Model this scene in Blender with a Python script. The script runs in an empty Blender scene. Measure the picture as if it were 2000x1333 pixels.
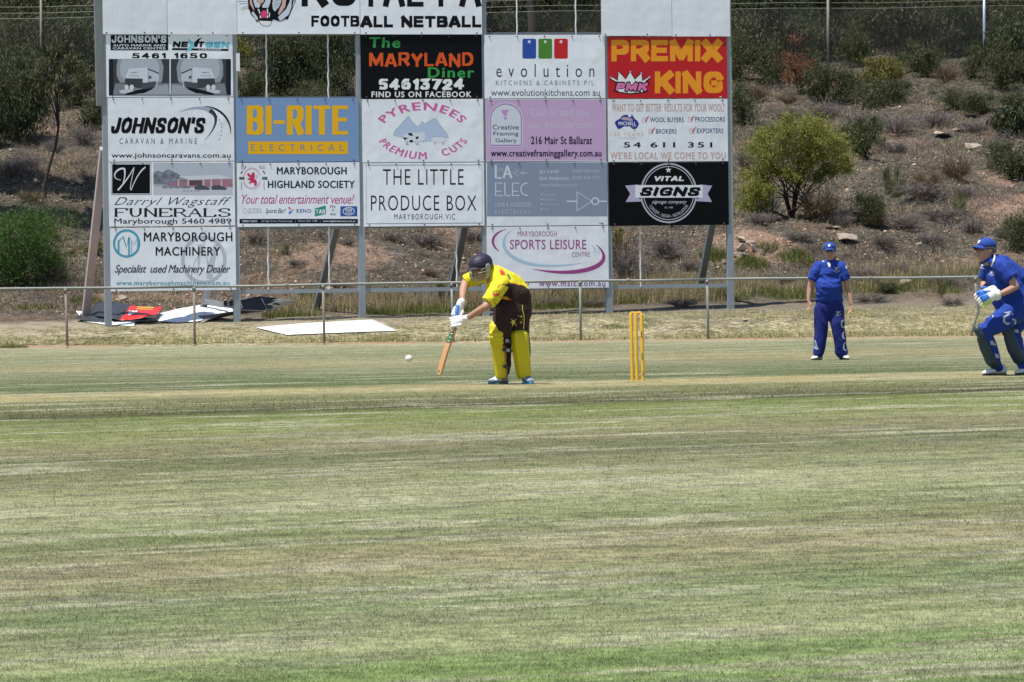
import bpy, bmesh, math, random
import numpy as np
from mathutils import Vector, Matrix, Euler
from mathutils.bvhtree import BVHTree
random.seed(7); RNG = np.random.default_rng(11)
SC = bpy.context.scene; COL = SC.collection

# ---------------------------------------------------------------- camera, sky, sun, exposure
FPX = 11000.0                       # focal length in pixels of the 2000 px wide photograph
CAM_Z = 1.25
PITCH = math.radians(0.784); ROLL = -0.0122
cam = bpy.data.objects.new('camera', bpy.data.cameras.new('camera')); COL.objects.link(cam)
cam.data.sensor_width = 36; cam.data.lens = 36 * FPX / 2000
cam.data.clip_start = 0.5; cam.data.clip_end = 2000
RC = (Matrix.Rotation(math.pi / 2 - PITCH, 3, 'X') @ Matrix.Rotation(ROLL, 3, 'Z'))
cam.matrix_world = Matrix.Translation((0, 0, CAM_Z)) @ RC.to_4x4()
SC.camera = cam
LV = Vector((-0.27, -0.21, 1)).normalized()       # towards the sun
w = bpy.data.worlds.new('World'); SC.world = w; w.use_nodes = True
wn = w.node_tree; wn.nodes.clear()
sky = wn.nodes.new('ShaderNodeTexSky'); sky.sky_type = 'NISHITA'; sky.sun_disc = False
sky.sun_elevation = math.asin(LV.z); sky.sun_rotation = math.atan2(LV.x, LV.y)
sky.air_density = 1.0; sky.dust_density = 0.6; sky.altitude = 200
bg = wn.nodes.new('ShaderNodeBackground'); bg.inputs[1].default_value = 0.096
wo = wn.nodes.new('ShaderNodeOutputWorld')
wn.links.new(sky.outputs[0], bg.inputs[0]); wn.links.new(bg.outputs[0], wo.inputs[0])
sl = bpy.data.lights.new('sun', 'SUN'); sl.energy = 5.0; sl.angle = math.radians(0.5); sl.color = (1, .965, .91)
so = bpy.data.objects.new('sun', sl); COL.objects.link(so); so.location = (0, 0, 60)
so.rotation_euler = LV.to_track_quat('Z', 'Y').to_euler()
SC.view_settings.view_transform = 'Standard'; SC.view_settings.look = 'None'
SC.view_settings.gamma = 1; SC.view_settings.use_curve_mapping = False
SC.view_settings.exposure = 0.43
SC.cycles.max_bounces = 6; SC.cycles.diffuse_bounces = 3; SC.cycles.transparent_max_bounces = 4

# ---------------------------------------------------------------- picture geometry helpers
def ray(px, py):
    d = RC @ Vector(((px - 1000) / FPX, -(py - 666.5) / FPX, -1))
    return d / d.y
def pt(px, py, Y):                   # the point seen at a photograph pixel at distance Y
    d = ray(px, py); return Vector((d.x * Y, Y, CAM_Z + d.z * Y))
RCT = RC.transposed()
def proj(p):
    q = RCT @ (Vector(p) - Vector((0, 0, CAM_Z)))
    return (1000 + FPX * q.x / -q.z, 666.5 - FPX * q.y / -q.z)
_RCn = np.array(RCT)
def proj_np(P):
    q = (P - np.array([0, 0, CAM_Z])) @ _RCn.T
    return 1000 + FPX * q[:, 0] / -q[:, 2], 666.5 - FPX * q[:, 1] / -q[:, 2]

# numpy value noise
def _h(i, j, k=0):
    n = (i * 374761393 + j * 668265263 + k * 2147483647 * 3 + 1013904223) & 0xffffffff
    n = ((n ^ (n >> 13)) * 1274126177) & 0xffffffff
    return ((n ^ (n >> 16)) & 0xffffff) / 16777215.0
def vn2(x, y):
    xi = np.floor(x).astype(np.int64); yi = np.floor(y).astype(np.int64)
    fx = x - xi; fy = y - yi; fx = fx * fx * (3 - 2 * fx); fy = fy * fy * (3 - 2 * fy)
    a = _h(xi, yi); b = _h(xi + 1, yi); c = _h(xi, yi + 1); d = _h(xi + 1, yi + 1)
    return (a + (b - a) * fx) * (1 - fy) + (c + (d - c) * fx) * fy
def fbm2(x, y, o=4):
    s = 0; a = .5; t = 0
    for i in range(o):
        s = s + a * vn2(x + 17.3 * i, y - 9.1 * i); t += a; a *= .5; x = x * 2.03; y = y * 2.03
    return s / t
def vn3(x, y, z):
    zi = np.floor(z).astype(np.int64); fz = z - zi; fz = fz * fz * (3 - 2 * fz)
    return vn2(x + zi * 31.7, y + zi * 11.3) * (1 - fz) + vn2(x + (zi + 1) * 31.7, y + (zi + 1) * 11.3) * fz

FZ = [(-60, -.5), (15, -.38), (22, -.32), (35, -.15), (48, -.03), (55, 0), (64, 0), (72, -.09), (83, -.21), (95, -.22), (104.8, -.21)]
HZ = [(104.4, -.215), (105.3, -.17), (107, .17), (108, .22), (110.3, .30), (112, .5), (114.5, .95), (120, 1.95), (130, 3.35), (145, 5.1), (165, 7.0), (185, 9.2), (230, 15), (330, 30)]
def sm_interp(Y, T, w=.6):
    X = np.array([a for a, b in T]); Z = np.array([b for a, b in T]); s = 0
    for o in (-1, -.5, 0, .5, 1): s = s + np.interp(Y + o * w, X, Z)
    return s / 5
def field_z(x, Y): return sm_interp(np.asarray(Y, float), FZ, 2.0)
def hill_z(x, Y):
    x = np.asarray(x, float); Y = np.asarray(Y, float)
    b = sm_interp(Y - .018 * x, HZ, .5)
    k = np.clip((Y - 111) / 6, 0, 1)
    n = (fbm2(x * .35 + 3, Y * .35, 3) - .5) * .9 * k
    n = n + (fbm2(x * 1.7, Y * 1.7, 3) - .5) * (.05 + .28 * k)
    n = n + (fbm2(x * 6, Y * 6, 2) - .5) * .07 * (0.25 + .75 * k)
    return b + n * np.clip((Y - 105) / 2, 0, 1)
def ground_z(x, Y):
    return float(field_z(x, Y)) if Y < 104.8 else float(hill_z(x, Y))
def gp(px, py, y0=18, y1=200):       # ground point seen at a pixel
    d = ray(px, py); Y = y0; st = .25
    while Y < y1:
        if CAM_Z + d.z * Y <= ground_z(d.x * Y, Y): break
        Y += st
    a, b = Y - st, Y
    for _ in range(14):
        m = (a + b) / 2
        if CAM_Z + d.z * m <= ground_z(d.x * m, m): b = m
        else: a = m
    return Vector((d.x * b, b, ground_z(d.x * b, b)))

# ---------------------------------------------------------------- materials
def lin(c):
    if isinstance(c, str): c = tuple(int(c[i:i + 2], 16) for i in (0, 2, 4))
    return tuple(((v / 255) / 12.92 if v / 255 <= .04045 else ((v / 255 + .055) / 1.055) ** 2.4) for v in c)
class NT:
    def __init__(s, name):
        s.m = bpy.data.materials.new(name); s.m.use_nodes = True; s.t = s.m.node_tree; s.t.nodes.clear()
        s.out = s.t.nodes.new('ShaderNodeOutputMaterial'); s.b = s.t.nodes.new('ShaderNodeBsdfPrincipled')
        s.t.links.new(s.b.outputs[0], s.out.inputs[0])
    def n(s, typ, **kw):
        nd = s.t.nodes.new('ShaderNode' + typ)
        for k, v in kw.items():
            if k == 'i':
                for a, b in v.items():
                    if isinstance(b, bpy.types.NodeSocket): s.t.links.new(b, nd.inputs[a])
                    else: nd.inputs[a].default_value = b
            else: setattr(nd, k, v)
        return nd
    def math(s, op, a, b=None, c=None, clamp=False):
        nd = s.t.nodes.new('ShaderNodeMath'); nd.operation = op; nd.use_clamp = clamp
        for i, v in enumerate((a, b, c)):
            if v is None: continue
            if isinstance(v, bpy.types.NodeSocket): s.t.links.new(v, nd.inputs[i])
            else: nd.inputs[i].default_value = v
        return nd.outputs[0]
    def mix(s, f, a, b, mode='MIX'):
        nd = s.t.nodes.new('ShaderNodeMix'); nd.data_type = 'RGBA'; nd.blend_type = mode
        for i, v in ((0, f), (6, a), (7, b)):
            if isinstance(v, bpy.types.NodeSocket): s.t.links.new(v, nd.inputs[i])
            elif i == 0: nd.inputs[0].default_value = v
            else: nd.inputs[i].default_value = (*v, 1)
        return nd.outputs[2]
    def noise(s, vec, scale, detail=3, rough=.55, dist=0):
        return s.n('TexNoise', i={'Vector': vec, 'Scale': scale, 'Detail': detail, 'Roughness': rough, 'Distortion': dist}).outputs[0]
    def ss(s, v, a, b, lo=0, hi=1):
        nd = s.n('MapRange', interpolation_type='SMOOTHSTEP', i={0: v, 1: a, 2: b, 3: lo, 4: hi}); return nd.outputs[0]
    def ramp(s, f, stops, interp='LINEAR'):
        nd = s.n('ValToRGB', i={0: f}); cr = nd.color_ramp; cr.interpolation = interp
        while len(cr.elements) < len(stops): cr.elements.new(.5)
        for e, (p, c) in zip(cr.elements, stops): e.position = p; e.color = (*c, 1)
        return nd.outputs[0]
    def set(s, **kw):
        for k, v in kw.items():
            k = {'color': 'Base Color', 'rough': 'Roughness', 'metal': 'Metallic', 'spec': 'Specular IOR Level', 'normal': 'Normal', 'sheen': 'Sheen Weight'}[k]
            if isinstance(v, bpy.types.NodeSocket): s.t.links.new(v, s.b.inputs[k])
            else: s.b.inputs[k].default_value = (*v, 1) if k == 'Base Color' else v
        return s
    def bump(s, h, strength=.3, dist=.01):
        return s.n('Bump', i={'Height': h, 'Strength': strength, 'Distance': dist}).outputs[0]
    def pos(s): return s.n('NewGeometry').outputs['Position']
    def obj(s): return s.n('TexCoord').outputs['Object']
_MC = {}
def M(name, col, rough=.7, metal=0, var=.12, scale=9, bump=0, bscale=40, spec=.4, sheen=0):
    """worn painted / cloth / metal surface: base colour with soft tonal unevenness"""
    key = (name,)
    if key in _MC: return _MC[key]
    t = NT(name); c = lin(col) if (isinstance(col, str) or max(col) > 1) else col
    o = t.obj(); n = t.noise(o, scale, 5, .6)
    f = t.math('MULTIPLY_ADD', n, 2 * var, 1 - var)
    cc = t.mix(1.0, c, t.n('CombineColor', i={0: f, 1: f, 2: f}).outputs[0], 'MULTIPLY')
    t.set(color=cc, rough=rough, metal=metal, spec=spec, sheen=sheen)
    if bump: t.set(normal=t.bump(t.noise(o, bscale, 3), bump, .01))
    _MC[key] = t.m; return t.m

# ---------------------------------------------------------------- mesh helpers
def tag(o, label=None, cat=None, group=None, kind=None):
    if label: o['label'] = label
    if cat: o['category'] = cat
    if group: o['group'] = group
    if kind: o['kind'] = kind
    return o
def link(name, me, mat=None, parent=None, loc=None):
    o = bpy.data.objects.new(name, me); COL.objects.link(o)
    if mat is not None and me is not None and not me.materials:
        for m_ in (mat if isinstance(mat, (list, tuple)) else [mat]): me.materials.append(m_)
    if parent: o.parent = parent
    if loc is not None: o.location = loc
    return o
def empty(name, loc=(0, 0, 0), label=None, cat=None, group=None):
    o = bpy.data.objects.new(name, None); COL.objects.link(o); o.location = loc; o.empty_display_size = .1
    return tag(o, label, cat, group)
def np_mesh(name, V, F, smooth=False):
    """V (n,3), F (m,k) all of one size"""
    me = bpy.data.meshes.new(name); V = np.ascontiguousarray(V, np.float32); F = np.ascontiguousarray(F, np.int32)
    k = F.shape[1]; me.vertices.add(len(V)); me.vertices.foreach_set('co', V.ravel())
    me.loops.add(F.size); me.loops.foreach_set('vertex_index', F.ravel())
    me.polygons.add(len(F)); me.polygons.foreach_set('loop_start', np.arange(0, F.size, k, dtype=np.int32))
    me.update(calc_edges=True)
    if smooth: me.polygons.foreach_set('use_smooth', np.ones(len(F), bool))
    return me
class MB:
    def __init__(s): s.v = []; s.f = []
    def box(s, c, size, rot=None):
        c = Vector(c); n = len(s.v); a, b, d = (q / 2 for q in size)
        for x in (-a, a):
            for y in (-b, b):
                for z in (-d, d):
                    p = Vector((x, y, z)); p = rot @ p if rot else p; s.v.append(c + p)
        for q in ((0, 1, 3, 2), (4, 6, 7, 5), (0, 4, 5, 1), (2, 3, 7, 6), (0, 2, 6, 4), (1, 5, 7, 3)): s.f.append([n + i for i in q])
        return s
    def loft(s, rings, cap=True):
        """rings: lists of points of equal count"""
        n0 = len(s.v); k = len(rings[0])
        for r in rings: s.v += [Vector(p) for p in r]
        for i in range(len(rings) - 1):
            for j in range(k):
                a = n0 + i * k + j; b = n0 + i * k + (j + 1) % k
                s.f.append([a, b, b + k, a + k])
        if cap:
            s.f.append([n0 + j for j in range(k)][::-1]); s.f.append([n0 + (len(rings) - 1) * k + j for j in range(k)])
        return s
    def tube(s, pts, rad, seg=6, cap=True):
        pts = [Vector(p) for p in pts]; R = rad if isinstance(rad, (list, tuple)) else [rad] * len(pts); rings = []; ref = None
        for i, p in enumerate(pts):
            d = (pts[min(i + 1, len(pts) - 1)] - pts[max(i - 1, 0)]); d = d.normalized() if d.length > 1e-9 else Vector((0, 0, 1))
            if ref is None: ref = Vector((0, 0, 1)) if abs(d.z) < .9 else Vector((1, 0, 0))
            a = d.cross(ref).normalized(); b = d.cross(a).normalized(); ref = b.cross(d) * -1 if False else ref
            rings.append([p + (a * math.cos(t) + b * math.sin(t)) * R[i] for t in [2 * math.pi * q / seg for q in range(seg)]])
        return s.loft(rings, cap)
    def capsule(s, p0, p1, r0, r1, side=None, ka=1, kb=1, seg=16, n=5, flat0=False, flat1=False):
        p0 = Vector(p0); p1 = Vector(p1); d = p1 - p0; L = d.length
        d = d / L if L > 1e-6 else Vector((0, 0, 1))
        A = Vector(side) if side is not None else (Vector((1, 0, 0)) if abs(d.x) < .8 else Vector((0, 0, 1)))
        A = (A - d * A.dot(d)).normalized(); B = d.cross(A); rings = []
        def ring(c, r): rings.append([c + A * (r * ka * math.cos(t)) + B * (r * kb * math.sin(t)) for t in [2 * math.pi * q / seg for q in range(seg)]])
        if flat0: ring(p0, r0)
        else:
            for i in range(n): a = math.pi / 2 * (i + .35) / (n + .35); ring(p0 - d * r0 * math.cos(a), r0 * math.sin(a))
        m = 4
        for i in range(0 if not flat0 else 1, m + 1 if not flat1 else m + 1):
            t = i / m; ring(p0 + d * L * t, r0 + (r1 - r0) * t)
        if not flat1:
            for i in range(n - 1, -1, -1): a = math.pi / 2 * (i + .35) / (n + .35); ring(p1 + d * r1 * math.cos(a), r1 * math.sin(a))
        return s.loft(rings)
    def ball(s, c, r, ax=(1, 1, 1), rot=None, seg=16, n=9):
        c = Vector(c); rings = []
        for i in range(n):
            a = math.pi * (i + .5) / n
            rg = []
            for q in range(seg):
                t = 2 * math.pi * q / seg; p = Vector((math.sin(a) * math.cos(t) * ax[0], math.sin(a) * math.sin(t) * ax[1], -math.cos(a) * ax[2])) * r
                rg.append(c + (rot @ p if rot else p))
            rings.append(rg)
        return s.loft(rings)
    def mesh(s, name, smooth=False, off=None):
        me = bpy.data.meshes.new(name)
        me.from_pydata([tuple(v - off) if off is not None else tuple(v) for v in s.v], [], s.f)
        me.update()
        if smooth: me.polygons.foreach_set('use_smooth', [True] * len(me.polygons))
        return me
def part(name, mb, mat, parent, smooth=False, base=None):
    """world-space mesh put under a parent whose origin is base"""
    base = base if base is not None else (parent.location if parent else None)
    return link(name, mb.mesh(name, smooth, Vector(base) if base is not None else None), mat, parent)
# ================================================================ SETTING: field and hillside
S30, C30 = math.sin(math.radians(30)), math.cos(math.radians(30))
def Y_of(py):
    Y = 18.0
    while Y < 105 and 516 + (CAM_Z - float(field_z(0, Y))) * FPX / Y > py: Y += .1
    return Y
BANDS = [(1333, '9db57a'), (1300, '98b276'), (1262, 'b6bd98'), (1200, 'a3ad88'), (1165, '9dae84'), (1130, 'a4aa84'), (1085, 'b4ae92'), (1050, 'a3a680'),
         (1020, '9ba67c'), (990, 'a9b18c'), (960, 'b8b99c'), (925, 'a8ae88'), (900, '9b9c7c'), (880, '8d9470'), (862, 'a09c80'), (845, 'a6a680'), (828, 'a0a874'), (806, '98a668'),
         (795, '8c9a5c'), (791, '6f7050'), (780, '8e9068'), (766, '9ea078'), (764, '9c9f76'), (758, 'beb388'), (750, 'c2b690'), (745.5, '7f8f64'), (728, '88946e'), (716, '9c9f82'), (704, 'b2aa88'), (690, 'a0a485'), (668, 'adb094')]
QMAX = 104.8 * C30; QMIN = 15 * C30
def turf_material(gain=1.0):
    t = NT('turf'); P = t.pos(); sx = t.n('SeparateXYZ', i={0: P}); X, Yc = sx.outputs[0], sx.outputs[1]
    q = t.math('MULTIPLY_ADD', X, -S30, t.math('MULTIPLY', Yc, C30))
    p = t.math('MULTIPLY_ADD', X, C30, t.math('MULTIPLY', Yc, S30))
    def vec(a, b): return t.n('CombineXYZ', i={0: t.math('MULTIPLY', p, a), 1: t.math('MULTIPLY', q, b), 2: 0.0}).outputs[0]
    wob = t.noise(vec(.16, .5), 1.0, 4, .6)
    wob2 = t.noise(vec(1.2, 4), 1.0, 3, .6)
    # far from the pitch square the band edges wander more
    far = t.ss(t.math('ABSOLUTE', t.math('SUBTRACT', q, 50.5)), 3, 14, .35, 2.4)
    qq = t.math('MULTIPLY_ADD', t.math('SUBTRACT', wob, .5), far, q)
    qq = t.math('MULTIPLY_ADD', t.math('SUBTRACT', wob2, .5), .5, qq)
    f = t.math('DIVIDE', t.math('SUBTRACT', qq, QMIN), QMAX - QMIN)
    stops = sorted([((Y_of(py) * C30 - QMIN) / (QMAX - QMIN), tuple(.36 * (v / m_) ** 1.0 * m_ / .36 * (sum(lin(c)) / 3 / .34) ** .55 for v, m_ in zip(lin(c), (.38, .38, .26)))) for py, c in BANDS], key=lambda s: s[0])
    c = t.ramp(f, stops)
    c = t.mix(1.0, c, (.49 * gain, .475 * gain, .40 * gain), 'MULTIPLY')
    # mown streaks and bare, straw-dry or lush patches
    s1 = t.noise(vec(.35, 1.5), 1.0, 5, .62); s2 = t.noise(vec(.9, 3.2), 1.0, 5, .65, .3); s3 = t.noise(vec(.5, .8), 1.0, 5, .7)
    k = .75
    c = t.mix(t.math('MULTIPLY', t.ss(s1, .51, .62), .75), c, (.31, .30, .205))
    c = t.mix(t.math('MULTIPLY', t.ss(s1, .47, .36), .5), c, (.10, .115, .055))
    c = t.mix(t.math('MULTIPLY', t.ss(s2, .52, .66), .45), c, (.135, .175, .058))
    c = t.mix(t.math('MULTIPLY', t.ss(s2, .46, .34), .35), c, (.21, .19, .13))
    c = t.mix(t.math('MULTIPLY', t.ss(s3, .56, .70), .45), c, (.15, .15, .125))
    s4 = t.noise(vec(.55, 5.5), 1.0, 5, .7); s5 = t.noise(vec(.22, 2.6), 1.0, 4, .65)
    c = t.mix(t.math('MULTIPLY', t.ss(s4, .54, .70), .38), c, (.30, .29, .20)); c = t.mix(t.math('MULTIPLY', t.ss(s4, .47, .34), .25), c, (.085, .092, .052)); c = t.mix(t.math('MULTIPLY', t.ss(s5, .47, .36), .4), c, (.105, .10, .072))
    g1 = t.noise(P, 7, 4, .7); g2 = t.noise(P, 45, 3, .8); g3 = t.noise(vec(3, 3), 1.0, 4, .7)
    fac = t.math('MULTIPLY', t.ss(g2, .32, .68, .76, 1.26), t.math('MULTIPLY', t.ss(g1, .32, .68, .72, 1.25), t.ss(g3, .3, .7, .84, 1.15)))
    c = t.mix(1.0, c, t.n('CombineColor', i={0: fac, 1: fac, 2: fac}).outputs[0], 'MULTIPLY')
    # bare ochre soil along the boundary fence
    e = t.math('MULTIPLY_ADD', t.math('SUBTRACT', g3, .5), .9, Yc)
    c = t.mix(t.math('MULTIPLY', t.ss(e, 104.1, 104.6), t.ss(t.noise(P, .5, 3), .42, .6)), c, (.34, .235, .145))
    c = t.mix(t.math('MULTIPLY', t.ss(e, 101.5, 103.5), t.math('MULTIPLY', t.ss(g1, .35, .6), .45)), c, (.37, .32, .23))
    t.set(color=c, rough=.95, spec=.12, normal=t.bump(t.noise(P, 60, 3), .6, .02))
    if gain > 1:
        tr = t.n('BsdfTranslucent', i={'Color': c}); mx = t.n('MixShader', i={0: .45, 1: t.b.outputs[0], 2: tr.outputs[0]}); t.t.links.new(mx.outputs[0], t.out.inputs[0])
    return t.m
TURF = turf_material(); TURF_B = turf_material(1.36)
def grid(name, xs, ys, zf, mat, kind='structure'):
    X, Yg = np.meshgrid(xs, ys); Z = zf(X, Yg); V = np.stack([X, Yg, Z], -1).reshape(-1, 3)
    nx, ny = len(xs), len(ys); i = np.arange(nx - 1)[None, :] + np.arange(ny - 1)[:, None] * nx; i = i.ravel()
    F = np.stack([i, i + 1, i + 1 + nx, i + nx], -1)
    o = link(name, np_mesh(name, V, F, True), mat); tag(o, kind=kind); return o
xs = np.unique(np.concatenate([np.linspace(-120, -14, 30), np.linspace(-14, 14, 60), np.linspace(14, 120, 30)]))
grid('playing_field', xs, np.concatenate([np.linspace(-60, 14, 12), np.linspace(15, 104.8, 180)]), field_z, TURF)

def hill_material():
    t = NT('hillside_litter'); P = t.pos(); Yc = t.n('SeparateXYZ', i={0: P}).outputs[1]
    a = t.noise(P, .45, 5, .6, .2); b = t.noise(P, 2.2, 6, .7, .3); d = t.noise(P, 9, 5, .75); e = t.noise(P, 34, 4, .8)
    c = t.ramp(b, [(.25, (.10, .085, .068)), (.42, (.185, .155, .125)), (.55, (.25, .205, .165)), (.72, (.34, .275, .215))])
    c = t.mix(t.math('MULTIPLY', t.ss(a, .52, .66), .75), c, (.42, .27, .18))
    c = t.mix(t.math('MULTIPLY', t.ss(t.noise(P, .9, 4, .6), .55, .7), .6), c, (.30, .27, .245))
    c = t.mix(t.math('MULTIPLY', t.ss(t.noise(P, 1.4, 5, .7), .56, .68), .55), c, (.13, .075, .05))
    v = t.n('TexVoronoi', i={'Vector': P, 'Scale': 16.0}); vc = t.n('SeparateColor', i={0: v.outputs['Color']}).outputs[0]
    chip = t.math('MULTIPLY', t.ss(vc, .80, .92), t.ss(v.outputs[0], .42, .25))
    c = t.mix(t.math('MULTIPLY', chip, .8), c, (.50, .44, .37))
    dk = t.math('MULTIPLY', t.ss(d, .34, .66, .42, 1.5), t.ss(e, .34, .68, .5, 1.5))
    c = t.mix(1.0, c, t.n('CombineColor', i={0: dk, 1: dk, 2: dk}).outputs[0], 'MULTIPLY'); c = t.mix(1.0, c, (.385, .40, .385), 'MULTIPLY')
    for bx, by_, rx, ry, st in ((1462, 468, 1.0, 1.6, .9), (1735, 275, .9, 2.2, .8), (1900, 255, 1.1, 1.2, .7), (1950, 395, 1.0, 3.2, .8), (1955, 345, .7, 1.6, .7), (1655, 300, .6, 2.5, .6), (905, 450, .8, 1.4, .8), (655, 500, 1.3, 1.2, .7), (1900, 520, 1.5, .8, .5), (300, 580, 1.6, .6, .6), (75, 250, .8, 2.0, .5), (1550, 150, 1.2, 2.0, .5)):
        g_ = gp(bx, by_, 104.9); dd = t.n('VectorMath', operation='LENGTH', i={0: t.n('VectorMath', operation='DIVIDE', i={0: t.n('VectorMath', operation='SUBTRACT', i={0: P, 1: tuple(g_)}).outputs[0], 1: (rx, ry, 9)}).outputs[0]}).outputs['Value']
        dd = t.math('MULTIPLY_ADD', t.math('SUBTRACT', b, .5), 2.2, dd); c = t.mix(t.math('MULTIPLY', t.ss(dd, 1.05, .6), st), c, t.mix(t.ss(d, .35, .65), (.16, .10, .07), (.35, .24, .175)))
    # verge strip behind the fence: mown dry grass, then sandy soil round the posts
    vg = t.mix(t.ss(b, .38, .62), (.16, .15, .08), (.36, .31, .20)); vg = t.mix(t.math('MULTIPLY', t.ss(a, .42, .62), .5), vg, (.33, .30, .16))
    vg = t.mix(1.0, vg, t.n('CombineColor', i={0: dk, 1: dk, 2: dk}).outputs[0], 'MULTIPLY')
    sand = t.mix(t.ss(d, .35, .65), (.38, .32, .23), (.26, .225, .175))
    yy = t.math('MULTIPLY_ADD', t.math('SUBTRACT', b, .5), 4.5, t.math('MULTIPLY_ADD', t.math('SUBTRACT', a, .5), 3.0, Yc))
    xx = t.n('SeparateXYZ', i={0: P}).outputs[0]
    yf = t.math('MULTIPLY_ADD', xx, -.20, yy)           # the frame runs away to the right
    c = t.mix(t.math('MULTIPLY', t.ss(yf, 111.6, 109.2), t.math('MULTIPLY_ADD', t.ss(xx, 0, -6), .55, .4)), c, sand)
    c = t.mix(t.math('MULTIPLY', t.ss(yf, 110.2, 107.0), t.ss(t.noise(P, 1.7, 5, .7), .36, .52)), c, vg); c = t.mix(t.ss(yy, 107.2, 105.4), c, vg)
    c = t.mix(t.math('MULTIPLY', t.ss(t.math('MULTIPLY_ADD', t.math('SUBTRACT', b, .5), .5, Yc), 105.1, 104.85), t.ss(t.noise(P, .5, 3), .42, .6)), c, (.33, .22, .13))
    t.set(color=c, rough=.95, spec=.1, normal=t.bump(t.math('ADD', d, t.math('MULTIPLY', e, .4)), .9, .06))
    return t.m
HILLM = hill_material()
xs = np.unique(np.concatenate([np.linspace(-130, -22, 40), np.linspace(-22, -10, 40), np.linspace(-10, 14, 201), np.linspace(14, 24, 40), np.linspace(24, 130, 40)]))
ys = np.unique(np.concatenate([np.linspace(104.75, 128, 180), np.linspace(128, 172, 120), np.linspace(172, 215, 60), np.linspace(215, 330, 30)]))
def hz2(X, Yg): z = hill_z(X, Yg); return np.where(Yg < 104.8, z - .012, z)
grid('hillside', xs, ys, hz2, HILLM)
# the ground goes on to the horizon round the oval
MS = M('far_ground', (.20, .19, .12), .95, scale=.05, var=.2)
bm = MB(); z0 = -.9
for (x0, x1, y0, y1) in ((-900, 900, -900, -55), (-900, -118, -55, 900), (118, 900, -55, 900), (-118, 118, 328, 900)):
    n = len(bm.v); bm.v += [Vector((x0, y0, z0)), Vector((x1, y0, z0)), Vector((x1, y1, z0)), Vector((x0, y1, z0))]; bm.f.append([n, n + 1, n + 2, n + 3])
tag(link('distant_ground', bm.mesh('distant_ground'), MS), kind='structure')

# ---------------------------------------------------------------- blades, stones, litter (numpy)
def blades(name, P, h, wd, mat, lean=.6, kind='stuff', label=None, cat=None, bend=True):
    n = len(P); a = RNG.uniform(0, 2 * np.pi, n); s = np.stack([np.cos(a), np.sin(a), np.zeros(n)], -1)
    b = RNG.uniform(0, 2 * np.pi, n); l = lean * np.sqrt(RNG.uniform(0, 1, n)); up = np.stack([np.cos(b) * l, np.sin(b) * l, np.ones(n)], -1)
    up /= np.linalg.norm(up, axis=1)[:, None]
    h = np.asarray(h)[:, None] if np.ndim(h) else h; wd = np.asarray(wd)[:, None] if np.ndim(wd) else wd
    V = np.stack([P - s * wd * .5, P + s * wd * .5, P + up * h], 1).reshape(-1, 3)
    o = link(name, np_mesh(name, V, np.arange(3 * n).reshape(-1, 3)), mat); tag(o, label, cat, kind=kind); return o
# mown turf: roughly even density on the picture, near to far
n = 500000
py = 1365 - RNG.uniform(0, 1, n) ** 1.0 * (1365 - 667); px = RNG.uniform(-120, 2120, n)
Yt = np.interp(-(py), [-(516 + (CAM_Z - float(field_z(0, y))) * FPX / y) for y in np.arange(18, 105, .25)], np.arange(18, 105, .25))
Yt = Yt + RNG.uniform(-.2, .2, n); Yt = Yt[:]; xt = (px - 1000) / FPX * Yt
ok = (Yt < 104.2); Yt = Yt[ok]; xt = xt[ok]; qd = -S30 * xt + C30 * Yt
onp = (qd > Y_of(762) * C30) & (qd < Y_of(747) * C30)
ok = ~onp | (RNG.uniform(0, 1, len(Yt)) < .6); Yt = Yt[ok]; xt = xt[ok]; qd = qd[ok]
PT = np.stack([xt, Yt, field_z(xt, Yt) - .002], -1)
rough_band = (qd > Y_of(793) * C30) & (qd < Y_of(768) * C30)
hh = RNG.uniform(.009, .024, len(PT)) * (1 + 1.3 * rough_band * RNG.uniform(0, 1, len(PT)))
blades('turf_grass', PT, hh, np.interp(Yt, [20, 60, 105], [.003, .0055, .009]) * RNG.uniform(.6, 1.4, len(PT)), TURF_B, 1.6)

CR = NT('worn_crease_paint'); _p = CR.pos(); CR.set(color=CR.mix(CR.ss(CR.noise(_p, 9, 4, .7), .42, .6), (.62, .62, .58), (.26, .25, .17)), rough=.9); CR = CR.m
def crease(px0, py0, px1, py1, wd, name='crease_mark'):
    a = gp(px0, py0); b = gp(px1, py1); d = (b - a); d.z = 0; d.normalize(); n_ = Vector((-d.y, d.x, 0)) * wd / 2; mb = MB(); k = 14
    for i in range(k + 1):
        p = a.lerp(b, i / k); ww = 1 + .25 * math.sin(i * 2.1)
        for sg in (1, -1): q = p + n_ * sg * ww; q.z = float(field_z(q.x, q.y)) + .005; mb.v.append(q)
    for i in range(k): mb.f.append([2 * i, 2 * i + 1, 2 * i + 3, 2 * i + 2])
    tag(link(name, mb.mesh(name), CR), kind='structure')
crease(690, 749.0, 868, 746.8, .045); crease(918, 748.2, 952, 748.0, .12); crease(1300, 749.5, 1390, 748.2, .03)
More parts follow.
